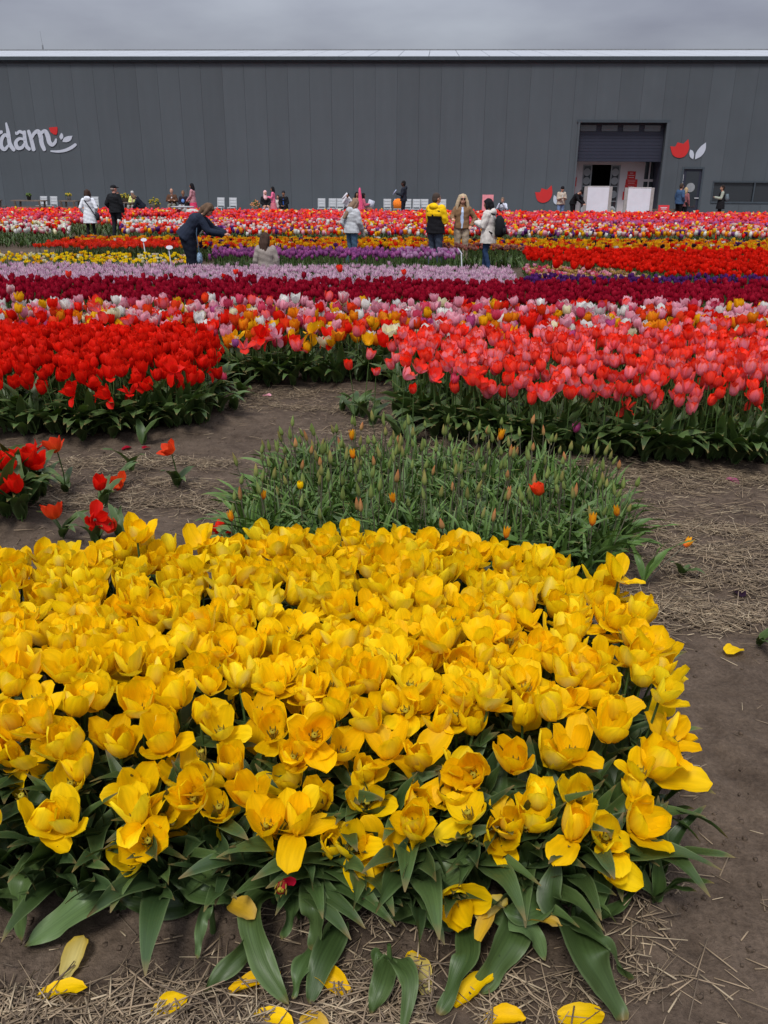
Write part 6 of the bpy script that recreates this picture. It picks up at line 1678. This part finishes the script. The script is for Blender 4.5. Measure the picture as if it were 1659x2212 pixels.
BH = [(760, 940, .50, 'orangeflame', .95, 'orange and yellow opening tulip at the back of the bud bed, upper of two'), (763, 980, .47, 'orangeflame', .85, 'orange and yellow opening tulip in the bud bed, lower of the two above the middle'),
 (1080, 940, .52, 'orangeflame', 1.0, 'tall orange yellow pointed tulip at the back right of the bud bed'), (1104, 972, .44, 'orangeflame', .7, 'small orange yellow tulip just right of the tall one in the bud bed'),
 (850, 1075, .45, 'orangeflame', .8, 'orange tulip in the middle of the bud bed above the yellow edge'), (570, 1068, .44, 'orangeflame', .7, 'orange opening tulip at the left of the bud bed'), (649, 1046, .44, 'yellowcup', .9, 'only plain yellow tulip inside the bud bed'),
 (1166, 1060, .46, 'redorange', 1.05, 'full double orange red tulip standing in the right half of the bud bed'), (1279, 1125, .42, 'orangeflame', .95, 'ruffled orange yellow tulip at the right of the bud bed, left of two'), (1333, 1104, .40, 'orangeflame', .85, 'orange and yellow striped tulip, rightmost upright one of the bud bed'),
 (501, 1115, .40, 'orangeflame', .8, 'orange yellow tulip at the left end of the bud bed'), (1093, 1152, .48, 'orangeflame', .8, 'orange tulip tip showing just above the yellow bed')]
for (x, y, z_, kd, bs, lab) in BH:
    T = at(x, y + 10, z_ - .02); add_bud((T[0] + r.normal(0, .02), T[1] + .02, float(gz(T[0], T[1]))), T, kd, lab, None, 5, bs)
# a stem fallen outwards over the path
T = at(1478, 1180, .17); Bp = at(1392, 1262, .03); add_bud(tuple(Bp), tuple(T), 'orangeflame', 'orange yellow tulip on a stem leaning far out over the straw at right', None, 3, 1.0)
P = hexpts(BEDS['bud'], .132, .32, r); P = P[visible(P[:, 0], P[:, 1], .4, .1)]
for (x, y) in P:
    ed_ = float(edge_dist(BEDS['bud'], x, y)); k = ['budgreen', 'budmix', 'budorange'][r.choice(3, p=[.58, .28, .14])]
    h = .47 + r.normal(0, .055) - (.05 if ed_ < .12 else 0); lean = r.normal(0, .03, 2)
    if ed_ < .14: lean += np.array([np.sign(x - .3) * .04, 0])
    lab = {'budgreen': 'unopened green tulip bud on a thin stem in the bud bed', 'budmix': 'unopened green and bronze tulip bud on a thin stem in the bud bed', 'budorange': 'unopened tulip bud flushed orange on a thin stem in the bud bed'}[k]
    c_, w_ = where(x, y, .4, 4.1, 5.9); lab = {'budgreen': 'closed green bud', 'budmix': 'closed bronze green bud', 'budorange': 'closed orange flushed bud'}[k] + ', ' + w_ + ' rows of the bud bed, ' + c_
    add_bud((x, y, float(gz(x, y))), (x + lean[0], y + lean[1], h), k, lab, {'budgreen': 'green buds in the bud bed', 'budmix': 'bronze green buds in the bud bed', 'budorange': 'orange flushed buds in the bud bed'}[k], 6 if ed_ > .12 else 7)
# extra leaves between the buds
ex = []
for (x, y) in hexpts(BEDS['bud'], .09, .3, r):
    for j in range(3): ex.append((LEAF_BUD[r.randint(8)], MX((x, y, float(gz(x, y))), (0, 0, r.uniform(0, 6.28)), r.uniform(1.0, 1.35)), ['leafbud', 'leafbud', 'leafmid'][r.randint(3)]))
bake('tulip_foliage', ex, 'dense narrow green tulip leaves filling the bud bed', 'foliage')

# ------------------------------------------------------------------ middle beds
def add_mid(base, top, bl_tpl, bkey, pal, lab, g, lv, name='tulip', bs=1.0, tl=None):
    B = Vector(base); T = Vector(top); d = T - B; L = d.length; R = align(d); root = link(kind_of(pal) + '_tulip', None, None, B, R.to_euler()); tag(root, lab, kind_of(pal) + ' tulip', g); Ri = R.inverted()
    link('stem', pmesh('stem', ('sl',), [(STEM_LO[0], None, 'stem')]), root, None, None, (1, 1, L))
    for (q, yaw, s, lp) in lv:
        e = (Ri @ Euler((0, 0, RAD(yaw))).to_matrix()).to_euler(); link('leaf', pmesh('leaf', ('lm', q, lp), [(LEAF_MID[q], None, lp)]), root, (0, 0, 0), e, s)
    link('blossom', pmesh('blossom', bkey, [(bl_tpl, None, pal)]), root, (0, 0, L), tl or (RAD(r.normal(0, 7)), RAD(r.normal(0, 7)), r.uniform(0, 6.28)), bs)
def parts_mid(base, top, bl_tpl, pal, lv, bs=1.0):
    B = Vector(base); d = Vector(top) - B; L = d.length; M0 = np.array(Matrix.Translation(B) @ align(d).to_4x4())
    res = [(STEM_LO[0], M0 @ MX(s=(1, 1, L)), 'stem'), (bl_tpl, M0 @ MX((0, 0, L), (RAD(r.normal(0, 7)), RAD(r.normal(0, 7)), r.uniform(0, 6.28)), bs), pal)]
    for (q, yaw, s, lp) in lv: res.append((LEAF_MID[q], np.array(Matrix.Translation(B)) @ MX(rot=(0, 0, RAD(yaw)), s=s), lp))
    return res
LP = ['leafmid', 'leaf2', 'leaf']
def mid_bed(key, spacing, h, hs, palf, clsf, labf, n_ind, massname, masslabel, bs=1.0, frontdrop=.10, jit=.22, sizef=None):
    P = hexpts(BEDS[key], spacing, jit, r); P = P[visible(P[:, 0], P[:, 1], h, .35)]
    order = np.argsort(P[:, 1] + 20 * (~visible(P[:, 0], P[:, 1], h, .02))); P = P[order]
    ed_ = edge_dist(BEDS[key], P[:, 0], P[:, 1]); y0 = P[:, 1].min(); mass = []
    for i, (x, y) in enumerate(P):
        pal = palf(x, y); cls = clsf(x, y, ed_[i]); z0 = float(gz(x, y)); e = ed_[i]
        hh = h + r.normal(0, hs) - (frontdrop * r.rand() * 1.5 if e < .22 else 0)
        lean = r.normal(0, .03, 2); 
        if e < .2: lean[1] -= .05
        if e < .25: lv = [(int(r.choice([1, 2, 3, 4, 5, 6])), r.choice([r.uniform(-160, -20), r.uniform(0, 360)]), r.uniform(.85, 1.25), LP[r.randint(3)]) for _ in range(5)]
        else: lv = [(int(r.choice([0, 1, 2])), r.uniform(0, 360), r.uniform(.85, 1.15), LP[r.randint(3)]) for _ in range(2)]
        k = r.randint(5); s_ = bs * r.uniform(.9, 1.1)
        if i < n_ind:
            lab, g = labf(pal, cls, e); c_, w_ = where(x, y, h, y0, P[:, 1].max())
            lk = {'closed': 'closed ', 'cup': 'rounded ', 'half': 'half open ', 'open': 'wide open ', 'messy': 'drooping '}[cls]; nm_ = {'red': 'bright red', 'redb': 'deep red', 'coral': 'coral pink', 'coral2': 'light coral', 'coral3': 'orange coral', 'pinkwhite': 'white edged red'}.get(pal) or names.get(pal, pal)
            lab = lk + nm_ + ' tulip, ' + w_ + ' rows of the ' + {'red': 'left red bed', 'coral': 'right coral bed', 'mixed': 'mixed row', 'redcorner': 'left edge clump'}[key] + ', ' + c_
            add_mid((x, y, z0), (x + lean[0], y + lean[1], hh), MID[cls][k], ('mb', cls, k, pal), pal, lab, g, lv, bs=s_)
        else: mass += parts_mid((x, y, z0), (x + lean[0], y + lean[1], hh), MID[cls][k], pal, lv[:2], s_)
    if mass: bake(massname, mass, masslabel)
names = {}
pick = lambda L_, p=None: L_[r.choice(len(L_), p=p)]
def cls_edge(c_in, c_out): return lambda x, y, e: pick(c_out) if e < .16 else pick(c_in)
mid_bed('red', .115, .53, .034, lambda x, y: pick(['red', 'red', 'redb']), cls_edge(['closed', 'cup', 'half'], ['cup', 'half', 'messy', 'half']),
        lambda p, c, e: (('bright red tulip with hanging petals at the edge of the left red bed', 'drooping red tulips at the edge of the left bed') if c == 'messy' else ('bright red tulip packed in the dense red bed on the left', 'red tulips in the left bed')),
        200, 'red_tulip_mass', 'dense far rows of bright red tulips in the left bed', bs=1.45, frontdrop=.07)
mid_bed('coral', .122, .575, .045, lambda x, y: pick(['coral', 'coral', 'coral2', 'coral2', 'coral3', 'coral3']), cls_edge(['cup', 'closed', 'half', 'cup'], ['half', 'cup', 'cup', 'half', 'closed', 'open']),
        lambda p, c, e: (('coral pink tulip with torn open petals at the edge of the right bed', 'ragged coral tulips at the edge of the right bed') if c in ('messy', 'open') else ('coral pink tulip with orange rimmed petals in the right bed', 'coral tulips in the right bed')),
        250, 'coral_tulip_mass', 'dense far rows of coral pink tulips in the right bed', bs=1.38, frontdrop=.05)
names = dict(pink='pale pink', red='bright red', redorange='orange red', orange='orange', coral='coral pink', gold='golden yellow', hotpink='deep pink', cream='cream', white='white', pinkwhite='red tulip with white edges, a', crimson='dark crimson', magenta='magenta')
MIXP = ['pink', 'red', 'redorange', 'orange', 'coral', 'gold', 'hotpink', 'cream', 'white', 'pinkwhite', 'crimson', 'magenta']
def mixpal(x, y):
    if y > 10.3: return pick(['pink', 'coral', 'redorange', 'gold', 'pink', 'white', 'hotpink', 'cream', 'red', 'pinkwhite'], [.50, .08, .06, .06, .0, .10, .07, .05, .03, .05])
    return pick(MIXP, [.20, .16, .15, .12, .10, .09, .06, .03, .03, .03, .01, .02])
names = dict(pink='pale pink', red='bright red', redorange='orange red', orange='orange', coral='coral pink', gold='golden yellow', hotpink='deep pink', cream='cream', white='white', pinkwhite='red tulip with white edges, a', crimson='dark crimson', magenta='magenta')
mid_bed('mixed', .146, .495, .055, mixpal, cls_edge(['cup', 'closed', 'half'], ['cup', 'half', 'open', 'messy']),
        lambda p, c, e: ((names[p] + ' tulip in the mixed colour row' + (' with drooping petals' if c == 'messy' else '')) if p != 'pinkwhite' else 'white edged red tulip in the mixed colour row', names[p] + ' tulips of the mixed row'),
        300, 'mixed_tulip_mass', 'far part of the row of tulips in mixed colours', bs=1.7, frontdrop=.06)
mid_bed('redcorner', .14, .36, .04, lambda x, y: 'red', lambda x, y, e: pick(['half', 'open', 'cup']),
        lambda p, c, e: ('bright red tulip in the small clump at the left picture edge', 'red tulips at the left picture edge'), 60, 'x', 'x', bs=1.6, frontdrop=.1)
# single plants on the paths
SOLO = [(78, 968, .30, 'messy', 'red', .95, 'red tulip with hanging petal right of the left edge clump'), (124, 968, .33, 'open', 'redorange', 1.2, 'widely open red tulip leaning right from the left edge clump'),
 (371, 972, .30, 'open', 'redorange', 1.0, 'single open red tulip standing alone on the straw of the left path'), (215, 1050, .17, 'half', 'red', 1.05, 'short stemmed red cup tulip on the left path'), (259, 1036, .06, 'open', 'redorange', .95, 'open red tulip with yellow heart lying on the left path'),
 (120, 1112, .17, 'open', 'redorange', 1.15, 'collapsed red tulip just behind the yellow bed, leftmost'), (205, 1115, .20, 'messy', 'red', 1.1, 'collapsed red tulip with twisted petals behind the yellow bed, second from left'), (245, 1130, .12, 'open', 'redorange', .9, 'low red tulip with yellow heart touching the yellow bed'), (472, 1145, .20, 'messy', 'red', .9, 'small broken red tulip between the yellow bed and the bud bed'),
 (485, 815, .30, 'half', 'hotpink', .9, 'pink tulip on a long stem leaning left over the path between the beds'), (755, 790, .48, 'half', 'coral3', 1.0, 'coral tulip standing free left of the coral bed, lower one'), (797, 768, .58, 'half', 'coral2', 1.0, 'pink coral tulip standing free left of the coral bed, upper one'), (812, 803, .5, 'half', 'coral', .75, 'small coral tulip beside the free standing ones'),
 (1243, 925, .28, 'closed', 'magenta', .9, 'single lilac pink closed tulip low before the leaves of the coral bed'), (1108, 850, .48, 'closed', 'coral2', 1.1, 'large closed coral tulip hanging low at the front of the coral bed'), (1035, 830, .56, 'open', 'coral3', 1.1, 'wide open orange red tulip at the front of the coral bed'),
 (875, 812, .56, 'open', 'coral2', 1.1, 'pink coral tulip with spread petals at the left corner of the coral bed'), (937, 812, .57, 'open', 'coral', 1.1, 'coral tulip with spread petals second from the left corner of the coral bed'), (893, 842, .48, 'half', 'coral3', .8, 'small orange red tulip low at the left corner of the coral bed'), (980, 822, .55, 'closed', 'hotpink', .9, 'closed deep pink tulip at the front of the coral bed'),
 (1295, 845, .52, 'messy', 'coral3', 1.1, 'torn coral tulip with hanging petals at the front of the coral bed'), (1350, 875, .45, 'messy', 'coral3', 1.0, 'low torn coral tulip with a hanging petal at the front of the coral bed'), (1420, 862, .48, 'open', 'coral', 1.0, 'low open coral tulip right of the torn ones'), (1618, 855, .50, 'messy', 'coral3', 1.1, 'coral tulip with one petal hanging near the right picture edge'),
 (160, 845, .45, 'messy', 'redb', 1.1, 'dark red drooping tulip low at the front of the red bed, left'), (235, 850, .42, 'messy', 'red', 1.2, 'red tulip with several hanging petals at the front of the red bed'), (305, 815, .5, 'messy', 'red', 1.1, 'red tulip spreading sideways at the front of the red bed'), (508, 742, .55, 'closed', 'mauve', .9, 'single violet tulip at the right end of the red bed'),
 (735, 580, .60, 'cup', 'coral3', 1.7, 'lone red tulip rising from the pale pink row right of the seated woman'), (873, 586, .60, 'cup', 'coral3', 1.3, 'lone red tulip in the pale pink row below the silver jacket girl'), (148, 592, .5, 'cup', 'coral3', 1.6, 'lone red tulip in the left part of the pale pink row'), (508, 585, .6, 'cup', 'coral3', 1.2, 'small red tulip in the pale pink row left of the seated woman'), (484, 594, .5, 'cup', 'red', 1.1, 'small red tulip low in the pale pink row'),
 (1200, 572, .60, 'half', 'red', 2.3, 'large red tulip among the fringed yellow ones, leftmost of three'), (1240, 574, .60, 'half', 'red', 1.8, 'middle red tulip of three among the fringed yellow ones'), (1268, 575, .60, 'half', 'red', 2.2, 'right red tulip of three among the fringed yellow ones'), (22, 628, .62, 'closed', 'pinkwhite', 1.3, 'pink and white tulip standing above the crimson row at the far left')]
for (x, y, z_, cls, pal, bs, lab) in SOLO:
    T = at(x, y + 8, z_ - .02); dist = T[1]
    Bx, By = T[0] + r.normal(0, .03), T[1] + .05
    if lab.startswith('pink tulip on a long'): q = at(508, 884, .02); Bx, By = q[0], q[1]
    lv = [(int(r.choice([2, 3, 5, 6])), r.uniform(0, 360), (.62 if z_ < .4 else .85), LP[r.randint(2)]) for _ in range(4 if z_ > .1 else 2)]
    tl = (RAD(25), RAD(r.normal(0, 12)), r.uniform(0, 6)) if cls in ('open', 'messy') else None
    if cls == 'messy': tl = (RAD(38), RAD(r.normal(0, 25)), r.uniform(0, 6))
    bs *= 1.3 if dist < 12 else 1.0
    add_mid((Bx, By, float(gz(Bx, By))), T, MID[cls][r.randint(5)], ('solo', cls, pal, len(_mesh)), pal, lab, None, lv, bs=bs, tl=tl)
# leaf rosettes without a flower on the path
for (x, y, lab) in [(740, 888, 'flowerless tulip leaves lying on the path left of the coral bed'), (818, 885, 'flowerless tulip clump at the left foot of the coral bed'), (580, 842, 'small leaf clump with withered red petals before the mixed row'), (500, 885, 'flat pair of tulip leaves lying on the middle path'), (285, 1020, 'small bent tulip leaf on the left path'), (232, 1075, 'dark bent tulip leaf behind the yellow bed'), (1640, 1395, 'pale green tulip leaf lying on the straw at the right picture edge'), (1470, 1250, 'flattened narrow leaves on the straw right of the yellow bed'), (880, 930, 'splayed tulip leaves at the left front of the coral bed'), (310, 965, 'tulip leaf clump hanging from the corner of the red bed')]:
    c = at(x, y, 0); root = link('leaf_clump', None, None, (c[0], c[1], float(gz(c[0], c[1])))); tag(root, lab, 'plant')
    for j in range(3 if 'pair' not in lab and 'bent' not in lab else 2):
        q = [3, 4, 5, 2][r.randint(4)]; link('leaf', pmesh('leaf', ('lm', q, 'leaf2'), [(LEAF_MID[q], None, 'leaf2')]), root, None, (0, 0, r.uniform(0, 6.28)), r.uniform(.5, .8) * (.6 if 'straw' in lab else 1))
# orange glove-like fallen petals and litter
for (x, y, pal, s, lab) in [(567, 853, 'pink', .8, 'pale pink petal lying on the middle path'), (1600, 1040, 'magenta', .8, 'magenta petal on the straw at the right'), (1600, 1392, 'yellow', .9, 'yellow petal on the straw at the right picture edge'), (262, 970, 'crimson', .6, 'small dark red petal on the straw of the left path'), (325, 968, 'crimson', .6, 'second small dark red petal on the straw of the left path'), (1590, 1275, 'black', .7, 'small dark scrap lying on the straw at the right')]:
    c = at(x, y, .02); o = link('fallen_petal', pmesh('petal', ('ph', ('side', 2), pal), [(HI[('side', 2)], None, pal)]), None, (c[0], c[1], float(gz(c[0], c[1])) + .012), (0, 0, r.uniform(0, 6)), s); tag(o, lab, 'petal')

# ------------------------------------------------------------------ far beds
def plant_tpl(h, blossom, nl, seed, stem=True):
    """one low detail plant: list of (tpl, M, kind)"""
    q = RS(seed); res = []
    if stem: res.append((STEM_LO[0], MX(s=(1.3, 1.3, h)), 'stem'))
    for k in range(nl): res.append((LEAF_LO[q.randint(3)], MX(rot=(0, 0, q.uniform(0, 6.28)), s=h / .48 * q.uniform(.85, 1.1)), LP[q.randint(3)]))
    res.append((blossom, MX((0, 0, h), (q.normal(0, .12), q.normal(0, .12), q.uniform(0, 6.28))), None))
    return res
def simple_blossom(n=5, L=.085, R=.036, open_=.8):
    v = [0, .28, .7, 1.0]; rr = [.010, R, R, R * open_]
    k = np.linspace(0, 2 * np.pi, n + 1)[:-1]; V = np.concatenate([np.stack([np.cos(k + i * .4) * rr[i], np.sin(k + i * .4) * rr[i], np.full(n, v[i] * L) + (np.where(np.arange(n) % 2, .012, 0) if i == 3 else 0)], 1) for i in range(4)] + [np.array([[0, 0, L * .75]] * n)])
    Q = [(i * n + a, i * n + (a + 1) % n, (i + 1) * n + (a + 1) % n, (i + 1) * n + a) for i in range(4) for a in range(n)]
    N = len(V); w = np.repeat([0, .2, .6, 1, .8], n)
    return Tpl(V, np.array(Q), 1 - w, w, np.zeros(N), np.zeros((N, 2)), 0)
SB = [simple_blossom(5, .09, .038, .8), simple_blossom(5, .085, .042, 1.15), simple_blossom(4, .095, .034, .6)]
def far_bed(poly, spacing, h, palf, blossoms, labf, n_ind, name, label, bs=1.0, nl=2, stem=True, jit=.28, gap=None, hj=.05):
    P = hexpts(poly, spacing, jit, r); P = P[visible(P[:, 0], P[:, 1], h, .4)]; ylo, yhi = P[:, 1].min(), P[:, 1].max()
    if gap is not None: P = P[gap(P[:, 0], P[:, 1])]
    P = P[np.argsort(P[:, 1])]; nvar = 6
    vars_ = [plant_tpl(h, blossoms[i % len(blossoms)], nl, 7000 + i, stem) for i in range(nvar)]
    parts = []
    inv = visible(P[:, 0], P[:, 1], h, .0); cnt = 0
    for i, (x, y) in enumerate(P):
        k = r.randint(nvar); pal = palf(x, y); s = bs_ = r.uniform(.92, 1.08); z0 = 0.0
        if pal is None:        # foliage only
            parts += [(t, MX((x, y, z0), (0, 0, r.uniform(0, 6.28)), s) @ M, lp) for t, M, lp in vars_[k][:-1]]; continue
        sz = s * (1 + r.normal(0, hj))
        if inv[i] and cnt < n_ind:
            cnt += 1; lab, g = labf(pal); c_, w_ = where(x, y, h, ylo, yhi); lab = lab + ', ' + c_
            vp = [(t, (M if lp else M @ MX(s=bs)), lp or pal) for t, M, lp in vars_[k]]
            kd = 'dwarf' if 'smallyellow' in name else ('fringed' if 'fringed' in name else kind_of(pal)); o = link(kd + '_tulip', pmesh('tulip', ('far', name, k, pal), vp), None, (x, y, z0), (0, 0, r.uniform(0, 6.28)), sz); tag(o, lab, kd + ' tulip', g)
        else:
            M0 = MX((x, y, z0), (0, 0, r.uniform(0, 6.28)), sz)
            for t, M, lp in vars_[k]: parts.append((t, M0 @ M if lp else M0 @ M @ MX(s=bs), lp or pal))
    if parts: bake(name, parts, label)
lab1 = lambda a, g: (lambda p: (a, g))
LOc, LOh, LOo = LO2['closed'], LO2['cup'] + LO2['half'], LO2['open'] + LO2['half']
far_bed(BEDS['crimson'], .122, .44, lambda x, y: 'crimson', LOc + LOh, lab1('dark crimson tulip in the long crimson row', 'crimson tulips of the long row'), 300, 'crimson_tulip_mass', 'rest of the long row of crimson tulips across the field', bs=1.3, nl=3)
far_bed(BEDS['palepink'], .125, .34, lambda x, y: pick(['palepink', 'palepink2']), LO2P, lab1('slender pink striped tulip in the pale row', 'pink and white tulips of the pale row'), 300, 'palepink_tulip_mass', 'rest of the row of slender pink and white tulips', bs=1.0, nl=2)
far_bed(BEDS['darkpurple'], .125, .42, lambda x, y: 'darkpurple', LOc, lab1('deep violet tulip in the narrow dark row', 'deep violet tulips on the right'), 300, 'darkpurple_tulip_mass', 'rest of the narrow dark purple row on the right', bs=1.1, nl=2)
far_bed(BEDS['fringed'], .15, .34, lambda x, y: pick(['fringed', 'fringed', 'pink', 'hotpink']) if x < 4.3 else pick(['fringed', 'fringed', 'peach']), LOo, lambda p: (('fringed yellow and brown tulip on the right', 'fringed yellow brown tulips on the right') if p == 'fringed' else ('pink tulip low among the fringed yellow ones', 'pink tulips among the fringed ones')), 300, 'fringed_tulip_mass', 'fringed tulips on the right', bs=1.05)
far_bed(BEDS['redright'], .15, .46, lambda x, y: pick(['red', 'redb']), LOh, lab1('bright red tulip in the broad red bed on the right side', 'red tulips in the right hand bed'), 0, 'redright_tulip_mass', 'rest of the broad red tulip bed on the right side', bs=1.4, nl=2)
far_bed(BEDS['purple'], .145, .46, lambda x, y: pick(['mauve', 'purple', 'mauve']) if x < .2 else pick(['lilac', 'lilac', 'mauve']), LOc + LO2['cup'], lab1('mauve tulip in the purple row', 'mauve tulips of the purple row'), 300, 'purple_tulip_mass', 'rest of the mauve purple tulip row', bs=1.35, nl=3)
far_bed(BEDS['smallyellow'], .175, .30, lambda x, y: pick(['yellow3', 'gold', 'yellow3', 'cream', 'peach', None], [.30, .12, .16, .08, .03, .31]), LOo + LOc, lambda p: ({'cream': 'pale cream', 'peach': 'peach coloured'}.get(p, 'small yellow') + ' tulip in the low yellow row on the left', 'tulips of the low yellow row, ' + {'cream': 'cream', 'peach': 'peach'}.get(p, 'yellow')), 300, 'smallyellow_tulip_mass', 'rest of the low yellow tulip row on the left', bs=.95, nl=3)
far_bed(BEDS['maroon'], .15, .45, lambda x, y: 'maroon', LOo, lab1('small maroon tulip behind the purple row', 'maroon tulips right of the purple row'), 200, 'maroon_tulip_mass', 'rest of the maroon tulips', bs=1.1)
def flamepal(x, y):
    if x < -5.4 - (y - 23) * .2 and y < 24.6: return pick(['coral3', 'redorange', 'coral3'])
    return pick(['gold', 'orange', 'redorange', 'red', 'black', 'darkpurple', 'white'], [.44, .18, .14, .08, .09, .05, .02])
far_bed(BEDS['flame'], .17, .36, flamepal, LOo + LOh, lambda p: ({'gold': 'golden yellow', 'orange': 'orange', 'redorange': 'orange red', 'red': 'red', 'black': 'almost black', 'darkpurple': 'dark purple', 'white': 'white', 'coral3': 'salmon red'}[p] + ' tulip in the yellow and orange row behind the purple one', p.replace('coral3', 'salmon') + ' tulips of the orange row'), 0, 'flame_tulip_mass', 'rest of the row of yellow, orange and dark tulips', bs=1.45, nl=2)
def pastelpal(x, y):
    if -9.5 < x < -7.4 and 31.5 < y < 33.5: return 'white'
    if x < -9.5 and y < 29.6: return pick(['white', 'cream', 'pinkwhite', 'crimson', None, 'gold', 'pink', 'red'], [.22, .12, .12, .10, .14, .08, .12, .10])
    if x < -9 and 29.6 < y < 31: return None if r.rand() < .5 else pick(['white', 'cream'])
    if x > 8 and y > 33.4: return pick(['magenta', 'hotpink', 'mauve'])
    if y > 31.2: return pick(['pinkwhite', 'pink', 'coral', 'red', 'gold', 'peach', 'hotpink', 'redorange', 'white', 'cream', 'purple'], [.08, .10, .18, .18, .14, .05, .14, .06, .02, .03, .02])
    if y < 29: return pick(['white', 'darkpurple', 'red', 'pink', 'gold', 'pinkwhite', 'coral', 'peach', 'purple', 'orange', None], [.13, .13, .16, .09, .12, .07, .09, .04, .06, .06, .05])
    return pick(['white', 'pinkwhite', 'pink', 'coral', 'red', 'gold', 'darkpurple', 'peach', 'redorange', 'hotpink', 'lilac'], [.05, .09, .12, .15, .20, .13, .06, .04, .06, .08, .02])
far_bed(BEDS['pastel'], .245, .44, pastelpal, SB, lab1('', ''), 0, 'pastel_tulip_mass', 'broad distant bed of tulips in white, pink, red, yellow and purple', bs=1.5, nl=2, stem=False, jit=.33, gap=lambda x, y: ~((x / y > -.356) & (x / y < -.300) & (y < 32.6)))
def rosepal(x, y):
    if y < 39.5: return pick(['coral3', 'hotpink', 'red', 'crimson', 'magenta'], [.16, .38, .26, .12, .08])
    return pick(['rosy', 'coral3', 'hotpink', 'red', 'gold', 'peach', 'cream', 'crimson'], [.24, .20, .20, .18, .08, .02, .02, .06])
def rosegap(x, y): return ~((x > -11.2) & (x < -9.0) & (y < 40.5) & (y > 34)) | (np.asarray([r.rand() for _ in x]) < .0)
far_bed(BEDS['rose'], .27, .38, rosepal, SB, lab1('', ''), 0, 'rose_tulip_mass', 'farthest bed of pink, red and some yellow tulips before the warehouse', bs=1.75, nl=1, stem=False, jit=.33, gap=rosegap)
gapf = []
for (x, y) in hexpts([(-11.4, 35.6), (-8.8, 35.6), (-9.2, 40.5), (-11.8, 40.5)], .2, .3, r):
    gapf += [(LEAF_LO[r.randint(3)], MX((x, y, 0), (0, 0, r.uniform(0, 6.28)), 1.1), LP[r.randint(3)]) for _ in range(3)]
bake('tulip_foliage', gapf, 'patch of green tulip leaves without flowers in the farthest bed', 'foliage')
